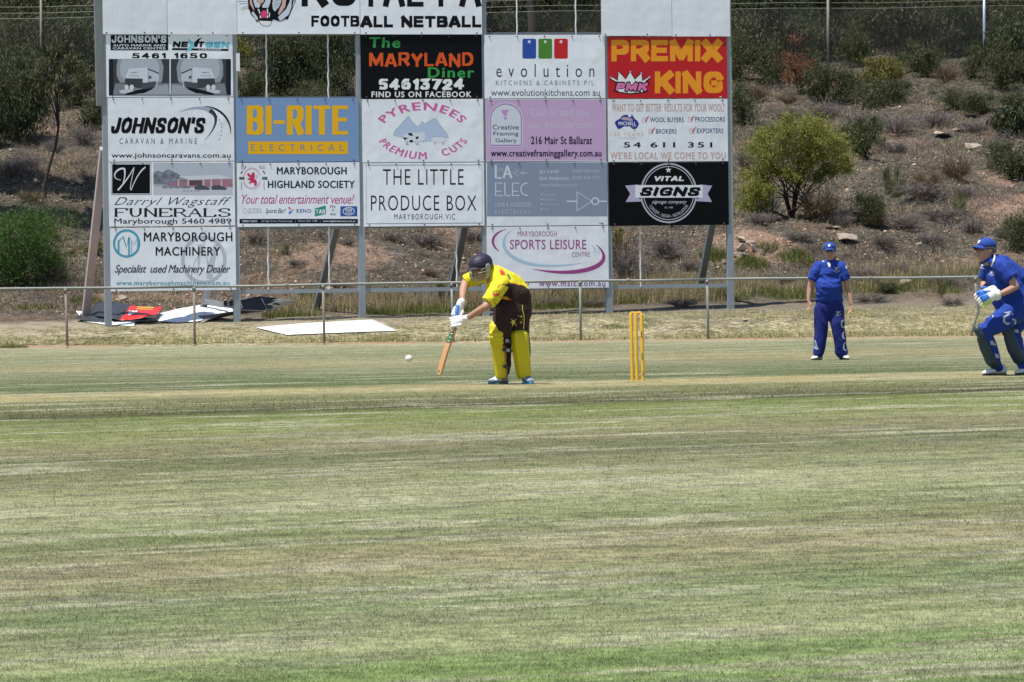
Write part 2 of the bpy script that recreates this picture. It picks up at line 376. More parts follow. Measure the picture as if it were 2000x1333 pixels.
# ================================================================ SIGN FRAME AND ITS BOARDS
YAW = math.radians(16)
A0 = pt(211.5, 634, 107.0)
FU = Vector((math.cos(YAW), math.sin(YAW), 0)); FN = Vector((math.sin(YAW), -math.cos(YAW), 0))   # along, towards the field
FM = Matrix.Rotation(YAW, 4, 'Z')
def uv(px, py, wofs=0.0):
    """frame coordinates (metres along, height) of the frame plane moved wofs towards the field"""
    d = ray(px, py); o = Vector((0, 0, CAM_Z)); base = A0 + FN * wofs
    t = (base - o).dot(FN) / d.dot(FN); p = o + d * t - A0
    return p.dot(FU), p.z
def fpt(u, v, wofs=0.0): return A0 + FU * u + FN * wofs + Vector((0, 0, v))
STEEL = M('galvanised_steel', (.30, .335, .37), .55, .35, .16, 6, .05)
STEEL_D = M('weathered_steel', (.20, .215, .225), .6, .35, .25, 4, .05)
RUSTY = M('weathered_prop_steel', (.44, .38, .37), .7, .15, .25, 3, .05)
WHITE_ST = M('white_strap', (.62, .63, .64), .6, 0, .2, 14)
frame = empty('sign_frame', A0, 'tall grey galvanised steel frame carrying the sponsor boards, braced from behind', 'sign frame')
def fbar(name, p0, p1, wx, wy, mat, label=None):
    """square steel section from p0 to p1"""
    p0 = Vector(p0); p1 = Vector(p1); d = p1 - p0; L = d.length; q = d.to_track_quat('Z', 'X').to_matrix()
    dz = d.normalized(); ax = (FU - dz * FU.dot(dz)).normalized(); ay = dz.cross(ax)
    R3 = Matrix((ax, ay, dz)).transposed()
    mb = MB().box((p0 + p1) / 2, (wx, wy, L), R3); o = part(name, mb, mat, frame, base=A0)
    if label: o['label'] = label
    return o
TOPV = uv(1000, -110)[1]
posts = []
for bx, byy in ((211.5, 637), (462.8, 628), (707.5, 621), (949.5, 615), (1190, 612), (1427, 606.5)):
    u, v = uv(bx, byy); posts.append((u, v)); fbar('post', fpt(u, v - .35), fpt(u, TOPV), .125, .10, STEEL)
# boards: (px, py) corners on the photograph give the height and width in metres
for (a, b) in ((1, 2), (2, 3), (3, 4), (4, 5)):
    vv = uv(1000, 563.5)[1]
    fbar('bottom_rail', fpt(posts[a][0] + .064, vv, -.02), fpt(posts[b][0] - .064, vv, -.02), .045, .075, STEEL)
for yy in (66.5, 190.5, 316, 441):
    vv = uv(1000, yy)[1]
    for a in range(5):
        fbar('cross_rail', fpt(posts[a][0] + .064, vv, -.02), fpt(posts[a + 1][0] - .064, vv, -.02), .045, .06, STEEL_D)
for x, y0, y1 in ((523, 443, 566), (642, 443, 566), (519.5, 64, 192), (640, 64, 192), (891, 443, 561), (1250, 441, 561), (1008, -95, 70), (1123, -95, 70)):
    u, v1 = uv(x, y0); v2 = uv(x, y1)[1]
    pts = [fpt(u + .006 * math.sin(3.1 * i + x), v1 + (v2 - v1) * i / 9, .0) for i in range(10)]
    part('hanging_strap', MB().tube(pts, .016, 5), WHITE_ST, frame, base=A0)
def prop(tx, ty, bx, by, back, wid, mat, label=None):
    u, v = uv(tx, ty); top = fpt(u, v, -.08)
    g = pt(bx, by, top.y + back); g.z = min(g.z, ground_z(g.x, g.y)) - .1
    return fbar('brace', g, top, wid, wid * .8, mat, label)
prop(205, 290, 165, 592, 2.2, .15, RUSTY, 'leaning rust-pink brace behind the left post')
prop(455, 395, 388, 592, 1.7, .11, STEEL_D)
prop(703, 275, 614, 584, 2.6, .12, STEEL_D)
prop(945, 275, 872, 575, 2.4, .13, STEEL_D)
prop(1420, 300, 1362, 557, 2.2, .125, STEEL_D)
u0, v0 = uv(195, 207)
fbar('side_stanchion', fpt(u0, v0, .02), fpt(u0 - .03, TOPV, .02), .135, .11, STEEL_D, 'dark tall steel piece bolted beside the left post')
u0, v0 = uv(463, 122)
part('tag_plate', MB().box(fpt(u0, v0, .075), (.07, .012, .34), FM.to_3x3()), M('tag_white', 'dfe4ea'), frame, base=A0)

TXT = []                                     # text jobs: (string, bold, shear, spacing, callback)
_PM = {}
def PM(c):
    c = c.lower()
    if c not in _PM: _PM[c] = M('print_' + c, tuple(min(.82, v * .92) for v in lin(c)), .5, 0, .05, 3, spec=.12 if sum(lin(c)) < .12 else .35)
    return _PM[c]
def board_mat():
    t = NT('board_enamel_white'); o = t.obj(); v = t.n('Mapping', i={0: o, 3: (5.0, 1.0, .55)}).outputs[0]; oi = t.n('ObjectInfo').outputs['Random']
    st = t.ss(t.noise(v, 2.2, 5, .65), .45, .75); sp = t.ss(t.noise(o, 30, 2), .68, .74); c = t.mix(t.math('MULTIPLY', st, .22), (.82, .85, .93), (.60, .62, .66)); c = t.mix(t.math('MULTIPLY', sp, .25), c, (.35, .34, .33))
    f = t.math('MULTIPLY_ADD', oi, .10, .92); c = t.mix(1.0, c, t.n('CombineColor', i={0: f, 1: f, 2: f}).outputs[0], 'MULTIPLY')
    t.set(color=c, rough=t.math('MULTIPLY_ADD', st, .3, .35), spec=.45, normal=t.bump(t.noise(o, 1.6, 2), .35, .05)); return t.m
BOARD_W = board_mat()
RIM = M('board_edge', (.35, .37, .40), .5, .3)
BOLT = M('bolt_dark', (.10, .10, .11), .6, .3)
_bolt = None
def bolt_mesh():
    global _bolt
    if _bolt is None:
        mb = MB(); k = 8
        mb.loft([[Vector((.016 * math.cos(2 * math.pi * i / k), 0, .016 * math.sin(2 * math.pi * i / k))) for i in range(k)], [Vector((.012 * math.cos(2 * math.pi * i / k), -.012, .012 * math.sin(2 * math.pi * i / k))) for i in range(k)]])
        _bolt = mb.mesh('bolt'); _bolt.materials.append(BOLT)
    return _bolt
class Sign:
    def __init__(s, x0, y0, x1, y1, color, label, wofs=.075, bolts=5, mat=None, group='sponsor boards on the frame', corners=None):
        s.w = wofs; c = uv((x0 + x1) / 2, (y0 + y1) / 2, wofs); s.c = fpt(c[0], c[1], wofs); s.cu, s.cv = c
        u0, v1 = uv(x0, (y0 + y1) / 2, wofs)[0], uv((x0 + x1) / 2, y0, wofs)[1]; u1, v0 = uv(x1, (y0 + y1) / 2, wofs)[0], uv((x0 + x1) / 2, y1, wofs)[1]
        s.b = (u0, v0, u1, v1); hw, hh = (u1 - u0) / 2, (v1 - v0) / 2
        # sheet metal board, very slightly buckled, with a folded rim
        nx, ny = 16, 8; mb = MB(); sd = x0 * .37 + y0
        for side in (0, 1):
            for j in range(ny + 1):
                for i in range(nx + 1):
                    a, b = i / nx, j / ny; e = min(1, 6 * min(a, 1 - a)) * min(1, 5 * min(b, 1 - b))
                    bow = .007 * math.sin(a * 9.4 + sd) * math.sin(b * 5.2 + sd * .3) * e + .004 * math.sin(a * 21 + sd * 2) * (1 - b) * e
                    mb.v.append(Vector((-hw + 2 * hw * a, (0 if side == 0 else .012) + (bow * .0), -hh + 2 * hh * b)))
        k = (nx + 1) * (ny + 1)
        for j in range(ny):
            for i in range(nx):
                q = j * (nx + 1) + i; mb.f.append([q, q + 1, q + nx + 2, q + nx + 1]); mb.f.append([k + q, k + q + nx + 1, k + q + nx + 2, k + q + 1])
        ring = [i for i in range(nx + 1)] + [j * (nx + 1) + nx for j in range(1, ny + 1)] + [ny * (nx + 1) + i for i in range(nx - 1, -1, -1)] + [j * (nx + 1) for j in range(ny - 1, 0, -1)]
        for i in range(len(ring)): a, b = ring[i], ring[(i + 1) % len(ring)]; mb.f.append([b, a, a + k, b + k])
        s.o = link('sponsor_board', mb.mesh('sponsor_board'), mat or (BOARD_W if color in ('w',) else PM(color)))
        s.o.rotation_euler = (0, 0, YAW); s.o.location = s.c; tag(s.o, label, 'sign', group)
        s.nl = 0
        for i in range(bolts):
            a = -1 + 2 * (i + .15) / (bolts - .7)
            for vz in (hh - .028, -hh + .028):
                if vz < 0 and i % 2: continue
                o = link('bolt', bolt_mesh(), None, s.o); o.location = (a * hw * .98, -.0005, vz)
    def L(s, px, py, layer):
        u, v = uv(px, py, s.w); return Vector((u - s.cu, -.0005 - .0004 * layer, v - s.cv))
    def text(s, t, x0, y0, x1, y1, color, bold=0.0, shear=0.0, layer=1, space=1.0, name='lettering', warp=None):
        TXT.append((s, t, x0, y0, x1, y1, color, bold, shear, layer, space, name, warp)); return s
    def poly(s, pts, color, layer=1, name='print_shape'):
        mb = MB(); mb.v = [s.L(x, y, layer) for x, y in pts]; mb.f = [list(range(len(pts)))]
        me = mb.mesh(name); bm = bmesh.new(); bm.from_mesh(me); bmesh.ops.triangulate(bm, faces=bm.faces[:]); 
        bmesh.ops.recalc_face_normals(bm, faces=bm.faces[:]); bm.to_mesh(me); bm.free()
        link(name, me, PM(color), s.o); return s
    def rect(s, x0, y0, x1, y1, color, layer=1, name='print_panel'): return s.poly([(x0, y0), (x1, y0), (x1, y1), (x0, y1)], color, layer, name)
    def line(s, pts, wpx, color, layer=1, closed=False, name='print_line'):
        """stroke with a width (or one width per point) in photograph pixels"""
        P = [np.array(p, float) for p in pts]; n = len(P); W = wpx if isinstance(wpx, (list, tuple)) else [wpx] * n; mb = MB()
        for i in range(n):
            a = P[(i - 1) % n] if (closed or i > 0) else P[i]; b = P[(i + 1) % n] if (closed or i < n - 1) else P[i]
            d = b - a; d = d / (np.linalg.norm(d) + 1e-9); nrm = np.array([-d[1], d[0]]) * W[i] / 2
            mb.v += [s.L(*(P[i] + nrm), layer), s.L(*(P[i] - nrm), layer)]
        for i in range(n if closed else n - 1): j = (i + 1) % n; mb.f.append([2 * i, 2 * i + 1, 2 * j + 1, 2 * j])
        link(name, mb.mesh(name), PM(color), s.o); return s
    def ring(s, cx, cy, rx, ry, wpx, color, layer=1, a0=0, a1=360, k=48, name='print_ring'):
        full = a1 - a0 >= 360; m = k if full else k + 1
        W = wpx if not isinstance(wpx, tuple) else [wpx[0] + (wpx[1] - wpx[0]) * math.sin(math.pi * i / (m - 1)) for i in range(m)]
        pts = [(cx + rx * math.cos(math.radians(a0 + (a1 - a0) * i / k)), cy + ry * math.sin(math.radians(a0 + (a1 - a0) * i / k))) for i in range(m)]
        return s.line(pts, W, color, layer, full, name)
    def disc(s, cx, cy, rx, ry, color, layer=1, k=36, name='print_disc'):
        return s.poly([(cx + rx * math.cos(2 * math.pi * i / k), cy + ry * math.sin(2 * math.pi * i / k)) for i in range(k)], color, layer, name)
def flush_text():
    objs = []
    for j in TXT:
        cu = bpy.data.curves.new('t', 'FONT'); cu.body = j[1]; cu.size = 1; cu.offset = min(0, j[7]); cu.shear = j[8]; cu.space_character = j[10] + max(0, j[7]) * 2.6; cu.resolution_u = 3
        o = bpy.data.objects.new('t', cu); COL.objects.link(o); objs.append(o)
    bpy.context.view_layer.update(); dg = bpy.context.evaluated_depsgraph_get()
    for o, (s, t, x0, y0, x1, y1, color, bold, shear, layer, space, name, warp) in zip(objs, TXT):
        me = bpy.data.meshes.new_from_object(o.evaluated_get(dg)); n = len(me.vertices)
        co = np.empty(n * 3); me.vertices.foreach_get('co', co); co = co.reshape(-1, 3)
        if warp: 
            bm = bmesh.new(); bm.from_mesh(me); bmesh.ops.triangulate(bm, faces=bm.faces[:]); bm.to_mesh(me); bm.free()
        bo = max(0, min(bold, .05))
        if bo:
            bm = bmesh.new(); bm.from_mesh(me); parts_ = [(-bo, 0, 0), (bo, 0, 1), (0, bo * .6, 2), (0, -bo * .6, 3)]; src = [tuple(v.co) for v in bm.verts]; fc = [[v.index for v in f_.verts] for f_ in bm.faces]; bm.free()
            vv = []; ff = []
            for dx, dy, kk in parts_:
                o0 = len(vv); vv += [(x + dx, y + dy, kk) for x, y, _z in src]; ff += [[i + o0 for i in f_] for f_ in fc]
            me = bpy.data.meshes.new('lettering'); me.from_pydata(vv, [], ff); n = len(vv); co = np.array(vv, float)
        lay = co[:, 2].copy() if bo else np.zeros(n)
        mn, mx = co.min(0), co.max(0); tx = (co[:, 0] - mn[0]) / (mx[0] - mn[0]); ty = (co[:, 1] - mn[1]) / (mx[1] - mn[1])
        for i in range(n):
            if warp: X, Yp = warp(tx[i], ty[i])
            else: X, Yp = x0 + (x1 - x0) * tx[i], y1 + (y0 - y1) * ty[i]
            me.vertices[i].co = s.L(X, Yp, layer + .2 * lay[i])
        me.update(); me.materials.clear(); link(name, me, PM(color), s.o)
        bpy.data.objects.remove(o)
    TXT.clear()

BG = {  # heavy block capitals: strokes through stem centres; unit box, y up
 'A': (1.0, [[(0, 0), (.42, 1)], [(1, 0), (.58, 1)], [(.2, .25), (.8, .25)]]), 'B': (.92, [[(0, 0), (0, 1)], [(0, 1), (.75, 1), (.95, .88), (.95, .64), (.75, .52), (0, .52)], [(.75, .52), (1, .4), (1, .14), (.78, 0), (0, 0)]]),
 'D': (.95, [[(0, 0), (0, 1)], [(0, 1), (.6, 1), (.92, .8), (1, .5), (.92, .2), (.6, 0), (0, 0)]]), 'E': (.82, [[(0, 0), (0, 1)], [(0, 1), (1, 1)], [(0, .52), (.9, .52)], [(0, 0), (1, 0)]]), 'F': (.8, [[(0, 0), (0, 1)], [(0, 1), (1, 1)], [(0, .5), (.85, .5)]]),
 'G': (1.0, [[(1, .74), (.85, .95), (.5, 1), (.14, .88), (0, .5), (.14, .12), (.5, 0), (1, .1), (1, .46), (.56, .46)]]), 'H': (.95, [[(0, 0), (0, 1)], [(1, 0), (1, 1)], [(0, .52), (1, .52)]]), 'I': (.0, [[(0, 0), (0, 1)]]), 'J': (.7, [[(1, 1), (1, .22), (.75, 0), (.25, 0), (0, .2), (0, .34)]]),
 'K': (.95, [[(0, 0), (0, 1)], [(.98, 1), (.14, .46)], [(.36, .6), (1, 0)]]), 'L': (.72, [[(0, 1), (0, 0)], [(0, 0), (1, 0)]]), 'M': (1.25, [[(0, 0), (0, 1)], [(.03, 1), (.5, .12)], [(.5, .12), (.97, 1)], [(1, 0), (1, 1)]]), 'N': (.95, [[(0, 0), (0, 1)], [(.02, 1), (.98, 0)], [(1, 0), (1, 1)]]),
 'O': (1.0, [[(.5, 1), (.86, .88), (1, .5), (.86, .12), (.5, 0), (.14, .12), (0, .5), (.14, .88), (.5, 1), (.86, .88)]]), 'P': (.86, [[(0, 0), (0, 1)], [(0, 1), (.75, 1), (1, .86), (1, .56), (.75, .42), (0, .42)]]), 'R': (.92, [[(0, 0), (0, 1)], [(0, 1), (.75, 1), (.97, .88), (.97, .6), (.75, .46), (0, .46)], [(.55, .46), (1, 0)]]),
 'S': (.9, [[(.96, .76), (.85, .95), (.5, 1), (.12, .92), (.04, .72), (.2, .56), (.78, .44), (.98, .26), (.88, .06), (.5, 0), (.12, .05), (0, .26)]]), 'T': (.9, [[(0, 1), (1, 1)], [(.5, 1), (.5, 0)]]), 'U': (.95, [[(0, 1), (0, .24), (.2, 0), (.8, 0), (1, .24), (1, 1)]]), 'V': (.95, [[(0, 1), (.5, 0)], [(.5, 0), (1, 1)]]),
 'X': (.98, [[(0, 1), (1, 0)], [(1, 1), (0, 0)]]), 'Y': (.95, [[(0, 1), (.5, .45)], [(1, 1), (.5, .45)], [(.5, .5), (.5, 0)]]), '-': (.45, [[(0, .42), (1, .42)]]), "'": (.0, [[(0, .75), (0, 1.02)]]), ' ': (.3, []),
 '0': (.85, [[(.5, 1), (.9, .85), (1, .5), (.9, .15), (.5, 0), (.1, .15), (0, .5), (.1, .85), (.5, 1), (.9, .85)]]), '1': (.35, [[(0, .78), (1, 1)], [(1, 1), (1, 0)]]), '2': (.85, [[(.02, .74), (.2, .97), (.7, 1), (.98, .8), (.9, .56), (0, 0)], [(0, 0), (1, 0)]]), '3': (.85, [[(0, .98), (.95, .98), (.45, .56)], [(.4, .56), (.85, .52), (1, .28), (.8, .02), (.3, 0), (0, .14)]]),
 '4': (.9, [[(.72, 0), (.72, 1)], [(.72, 1), (0, .3)], [(0, .28), (1, .28)]]), '5': (.85, [[(.92, 1), (.12, 1), (.06, .55), (.6, .6), (.98, .42), (.94, .1), (.5, 0), (0, .1)]]), '6': (.85, [[(.9, .92), (.4, 1), (.06, .72), (0, .3), (.2, .02), (.8, 0), (1, .3), (.8, .56), (.3, .56), (.04, .4)]]), '7': (.8, [[(0, 1), (1, 1), (.35, 0)]])}
def block(s, txt, x0, y0, x1, y1, color, t=.26, layer=1, shear=0.0, gap=.34, hor=1.0, jit=0.0):
    """heavy lettering; t = stem width as a share of the cap height-ish letter width"""
    Hh = y1 - y0; tot = sum(BG[c][0] for c in txt) + (gap + t) * (len(txt) - 1) + t
    unit = (x1 - x0 - abs(shear) * Hh * .9) / tot; tw = t * unit; th = min(tw, Hh * .3) * hor; x = x0 + tw / 2; mb = MB(); k = 0
    for ci, ch in enumerate(txt):
        wd = BG[ch][0] * unit; jy = jit * Hh * math.sin(ci * 2.4)
        def T(p): yy = p[1] * (Hh - th) + th / 2; return np.array([x + p[0] * wd + shear * yy, y1 - yy + jy])
        for st in BG[ch][1]:
            if len(st) > 3 and ch in 'BDGJOPRSU02356':
                for _ in range(2):
                    q = [st[0]]
                    for a_, b_ in zip(st[:-1], st[1:]): q += [(.75 * a_[0] + .25 * b_[0], .75 * a_[1] + .25 * b_[1]), (.25 * a_[0] + .75 * b_[0], .25 * a_[1] + .75 * b_[1])]
                    st = q + [st[-1]]
            P = [T(p) for p in st]; n = len(P); closed = False; vs = []
            for i in range(n):
                a = P[max(i - 1, 0)]; b = P[min(i + 1, n - 1)]; d = b - a; d = d / (np.linalg.norm(d) + 1e-9); nr = np.array([-d[1], d[0]])
                # stems keep the full width, bars the bar width
                wloc = abs(nr[0]) * tw + abs(nr[1]) * th; q = P[i]
                if i in (0, n - 1) and n > 1:
                    e = (P[0] - P[1]) if i == 0 else (P[-1] - P[-2]); e = e / (np.linalg.norm(e) + 1e-9); hz = abs(e[0]) > .98
                    q = q + e * (tw / 2 if hz else (th / 2 if abs(e[1]) > .3 else 0))
                m = 1.0
                if 0 < i < n - 1:
                    d1 = P[i] - P[i - 1]; d1 = d1 / (np.linalg.norm(d1) + 1e-9); m = 1 / max(.6, abs(float(np.dot(nr, [-d1[1], d1[0]]))))
                vs.append((q + nr * wloc / 2 * m, q - nr * wloc / 2 * m))
            base = len(mb.v)
            for a, b in vs: mb.v += [s.L(*a, layer + .18 * (k % 4)), s.L(*b, layer + .18 * (k % 4))]
            for i in range(n - 1): mb.f.append([base + 2 * i, base + 2 * i + 1, base + 2 * i + 3, base + 2 * i + 2])
            k += 1
        x += wd + (gap + t) * unit
    link('lettering', mb.mesh('lettering'), PM(color), s.o)
K = '14161c'
# --- top row of blank boards and the club board, standing proud of the frame
Sign(200, -104, 325.5, 67, 'w', 'blank white board at the top left, above the caravan pictures board', .10, 4)
Sign(326.5, -104, 462, 67.5, 'w', 'blank white board at the top, directly left of the tiger head board', .10, 4)
s = Sign(463, -104, 702.5, 67, 'w', 'white club board with the roaring tiger head, top of the frame', .10)
# tiger head, lower half in view: open jaw, tongue, whiskers, ruff
s.poly([(484.5, -30), (484, 0), (485, 17), (489, 24), (492, 31), (497, 36), (502, 45), (505, 41), (510, 44), (531, 44), (533, 38), (540, 40), (548, 43), (556, 37), (562, 39), (566, 30), (571, 18), (577, 5), (581, -30)], K, 1, 'tiger_outline')
s.poly([(487.5, -30), (488, 8), (495, 20), (497, 20), (492, 4), (491, -30)], 'd9b3ae', 2)
s.poly([(493.5, -30), (495, 4), (499, 15), (506, 15.5), (509, 10), (503, 2), (500, -30)], 'd5dced', 2)
s.poly([(501, -30), (501, 3), (506, 7), (510, 8), (515, 4), (519, -30)], 'd9b3ae', 2)
s.poly([(519, -30), (518, 3), (512, 12), (512.5, 15.5), (524, 15.5), (528, 5), (531, -30)], 'd5dced', 2)
s.poly([(533, 0), (532, 8), (533, 18), (537, 23), (545, 14), (549, 5), (548, -30), (534, -30)], 'd5dced', 2)
s.poly([(551, -30), (551, 8), (546, 18), (543, 26), (545, 30), (552, 21), (557, 14), (563, -30)], 'd9b3ae', 2)
s.poly([(566, -30), (566, 3), (559, 18), (550, 27), (543, 34), (547, 42), (556, 35), (564, 29), (569, 15), (572, -30)], 'd5dced', 2)
s.poly([(574, -30), (573.5, 2), (571, 15), (575, 8), (577, -30)], 'd5dced', 2)
s.poly([(495, 22), (491, 26), (499, 38), (504, 41), (503, 34), (497, 26)], 'd5dced', 2)
s.poly([(506, 41), (508, 46), (513, 50), (522, 52), (528, 49), (531, 42)], 'eef0f4', 2); s.line([(506, 41), (508, 46), (513, 50), (522, 52), (528, 49), (531, 42)], .8, K, 3)
s.poly([(510, 25), (512, 21.5), (516, 20.5), (520, 22), (523.5, 28), (521, 34), (514, 36), (510, 32)], 'e8447e', 2)
for p in ([(503, 18), (506, 18), (508.5, 27), (507, 28)], [(521, 17.5), (523.5, 17.5), (523.8, 26), (521.8, 27)], [(507, 30.5), (509.5, 31), (510.5, 36.5), (507.5, 35.5)], [(521, 32), (523.5, 30.5), (524, 34.5), (521.5, 36.5)], [(525, 26), (527.3, 25), (526.8, 34), (525, 33)]): s.poly(p, 'f4f4f4', 3)
for a, b in (((464, 3), (484, 3.6)), ((469, 8), (484, 7.6)), ((470, 17), (484, 12.5)), ((471, 20), (486, 15.5)), ((464, -6), (484, -2)), ((536, 3), (547, 0)), ((537, 6), (548, 7)), ((536, 8), (546, 13)), ((535, 11), (541, 19))): s.line([a, b], .7, '2a2c33', 3)
for i in range(9):
    x = 488 + i * 2.4; y = 24 + i * 2.2; s.poly([(x, y), (x + 1.7, y + 1), (x + .5, y + 6)], K, 1)
for i in range(8):
    x = 533 + i * 3.5; y = 41 - abs(i - 3) * .6; s.poly([(x, y - 2), (x + 2.2, y - 2), (x + .9, y + 4)], K, 1)
block(s, 'RO', 589, -52, 698, 13, K, .3, 1, 0, .16)
block(s, 'FOOTB', 608, 31, 701.5, 52.5, K, .36, 1, 0, .16)
s = Sign(703.5, -104, 941, 67.5, 'w', 'white club board lettered YAL PA and ALL NETBALL, top of the frame', .10)
block(s, 'YAL PA', 704.5, -52, 939, 13.5, K, .3, 1, 0, .16)
block(s, 'ALL NETBALL', 704.5, 31.5, 940, 54, K, .36, 1, 0, .16)
Sign(1174, -100, 1311.5, 70.5, 'w', 'blank white board at the top right, left one of the pair over the red board', .10, 4)
Sign(1312.5, -100, 1425.5, 71.5, 'w', 'blank white board at the top right corner, right one of the pair', .10, 4)
# --- column 1
s = Sign(208, 67.5, 455, 189.5, 'w', 'white board with two grey caravan pictures and the number 5461 1650')
s.rect(216, 68.5, 328.5, 98.8, '181a22', 1, 'name_panel')
block(s, "JOHNSON'S", 218, 69.8, 325, 84, 'e8ecf6', .3, 2, 0, .2)
s.text('AUTO MARINE AND', 220.5, 86.8, 323.5, 91.3, 'dfe4f0', .03, 0, 2); s.text('CARAVAN CENTRE', 220.5, 92.6, 323.5, 97, 'dfe4f0', .03, 0, 2)
block(s, 'NE', 337, 81.5, 368, 92.5, K, .32, 2, .2, .2); block(s, 'T', 386, 81.5, 399.5, 92.5, K, .4, 2, .2); block(s, 'GEN', 400, 82, 448, 93.5, '6cc4dc', .34, 2, .15, .16)
s.poly([(336.5, 94.2), (447, 96), (445.5, 100), (335.5, 98.3)], K, 1); s.text('CARAVANS', 388, 96, 432, 99, 'e8ecf6', .02, .1, 2)
s.poly([(366.5, 75), (372, 79), (382, 88), (373, 98), (362, 102), (368, 94), (371, 88)], '7fd0e4', 3); s.poly([(379, 84), (386, 77), (395, 73), (389, 80), (385, 92), (379, 92)], K, 3)
block(s, '5461 1650', 258, 104.3, 404.6, 114.3, K, .34, 1, 0, .3, .62)
for x0, x1, mir in ((212.5, 331, 0), (333.3, 451, 1)):
    def T(x, y): u = (x - 60) / (990 - 60); return ((x1 - (x1 - x0) * u) if mir else (x0 + (x1 - x0) * u), 60 + y / 7.843 - .1)
    s.rect(x0, 115.6, x1, 187.2, '3a3e48', 1, 'picture')
    s.poly([T(60, 440), T(130, 440), T(130, 990), T(60, 990)], '23262f', 2)
    s.poly([T(200, 440), T(860, 440), T(900, 560), T(880, 760), T(860, 800), T(230, 800), T(180, 690), T(180, 540)], '9a9ea9', 2)
    s.poly([T(260, 440), T(790, 440), T(840, 560), T(810, 780), T(330, 780), T(240, 690), T(230, 560)], 'b4bac8', 3)
    s.poly([T(160, 812), T(985, 812), T(985, 985), T(120, 985)], '82868f', 2)
    s.poly([T(620, 880), T(960, 830), T(985, 985), T(480, 985)], 'a2a7b4', 3)
    s.poly([T(370, 585), T(640, 565), T(660, 590), T(660, 800), T(580, 800), T(580, 735), T(310, 730)], 'd4dae8', 4)
    s.poly([T(310, 735), T(580, 740), T(575, 885), T(500, 880), T(305, 830)], '3c4048', 4)
    s.poly([T(580, 805), T(780, 780), T(760, 880), T(620, 900), T(578, 885)], '4c505a', 4)
    s.poly([T(665, 590), T(825, 655), T(825, 770), T(665, 790)], 'c3c9d6', 4); s.poly([T(670, 690), T(712, 700), T(712, 740), T(670, 740)], '5a616d', 5)
    s.poly([T(652, 580), T(670, 585), T(828, 650), T(826, 668), T(668, 602)], '2c3038', 5); s.line([T(662, 590), T(662, 795)], .7, '3a3e46', 5); s.line([T(822, 665), T(790, 865)], 1.4, 'd4dae8', 5)
    s.poly([T(250, 960), T(470, 920), T(740, 860), T(730, 900), T(600, 960), T(350, 985)], '16181e', 4)
    s.poly([T(215, 930), T(245, 915), T(420, 890), T(440, 930), T(300, 970), T(240, 960)], 'c9cfdc', 5)
    for cx in (330, 412): c = T(cx, 870); s.disc(c[0], c[1], 4, 5.2, 'dde2ec', 6, 12)
    a, b = T(392, 635), T(508, 652); s.text('NEXT', min(a[0], b[0]), a[1], max(a[0], b[0]), b[1], '4a6a80', .03, .2, 6); s.line([T(365, 692), T(530, 696)], .6, '6a707c', 6)
s = Sign(211.5, 191, 457.5, 315.3, 'w', "white board with black italic JOHNSON'S and a swoosh of road")
block(s, "JOHNSON'S", 215, 230, 403, 261, K, .38, 3, .22, .16); s.text('CARAVAN & MARINE', 233.5, 270.5, 384.5, 281.8, '4a4d58', .0, 0, 1, 1.75)
s.text('www.johnsoncaravans.com.au', 217.5, 299, 450.5, 311.5, K, .015)
def bez(p0, p1, p2, p3, n=22): return [tuple((1 - t) ** 3 * np.array(p0) + 3 * (1 - t) ** 2 * t * np.array(p1) + 3 * (1 - t) * t * t * np.array(p2) + t ** 3 * np.array(p3)) for t in np.linspace(0, 1, n)]
def taper(n, w): return [max(.4, w * math.sin(math.pi * (i + .3) / n) ** .8) for i in range(n)]
c = bez((352, 219), (392, 200), (455, 215), (400, 274)); s.line(c[:11], [1 + .75 * i for i in range(11)], 'aeb1cc', 1); s.line(c[10:], [max(.5, 9.2 - .8 * i) for i in range(12)], '33364a', 1)
c = bez((397, 208), (428, 208), (452, 232), (450.5, 262)); s.line(c, taper(22, 4.2), '23253a', 2)
for i, q in enumerate(bez((410, 215), (432, 228), (438, 250), (429, 271), 9)): s.line([q, (q[0] + 1.2 - i * .25, q[1] + 3)], 1.1, '3a3c4c', 3)
s = Sign(213, 316.8, 459, 442, 'w', 'white funeral directors board with the black W square and a house picture')
s.line([(216.5, 319), (295, 319), (295.5, 380.5), (217.3, 380.5)], 1.1, K, 1, True); s.rect(219, 321.5, 293, 378.5, '0e1016', 1, 'name_panel')
s.line(bez((236, 352), (212, 350), (228, 326), (243, 330)) + bez((243, 330), (247, 348), (236, 372), (230, 371))[1:], [1.2 + 2.4 * math.sin(i * .09) ** 2 for i in range(43)], 'e6e9f2', 2)
s.line(bez((230, 372), (250, 350), (256, 338), (262, 327)) + bez((262, 327), (258, 350), (252, 368), (256, 372))[1:] + bez((256, 372), (266, 345), (276, 332), (284, 327))[1:], [3.2 - 2 * math.sin(i * .05) for i in range(64)], 'e6e9f2', 3)
s.rect(299.5, 318.5, 455, 381, 'bcc1d2', 1, 'picture'); s.poly([(299.5, 360), (455, 362), (455, 381), (299.5, 381)], 'c9cad8', 2)
s.poly([(299.5, 338), (308, 334), (318, 337), (328, 331), (338, 335), (348, 340), (356, 347), (340, 364), (299.5, 364)], '7a8090', 2)
for i, (x, y) in enumerate(((304, 345), (312, 341), (322, 344), (330, 338), (338, 343), (346, 347), (310, 352), (326, 354))): s.disc(x, y, 4.5, 3.6, ('646a78', '8c92a2')[i % 2], 3, 9)
s.poly([(329, 356), (345, 345), (368, 351), (366, 354)], '8f93a4', 3); s.poly([(345, 345), (430, 342), (453, 349), (368, 352)], 'd6d9e4', 3)
s.poly([(331, 355), (367, 352), (453, 350), (455, 366), (331, 366)], 'a5788a', 3)
for x in (347, 366, 396, 411, 431): s.rect(x, 351, x + 3, 366, 'c8bccb', 4)
s.rect(370, 353, 394, 362, '5c4454', 4)
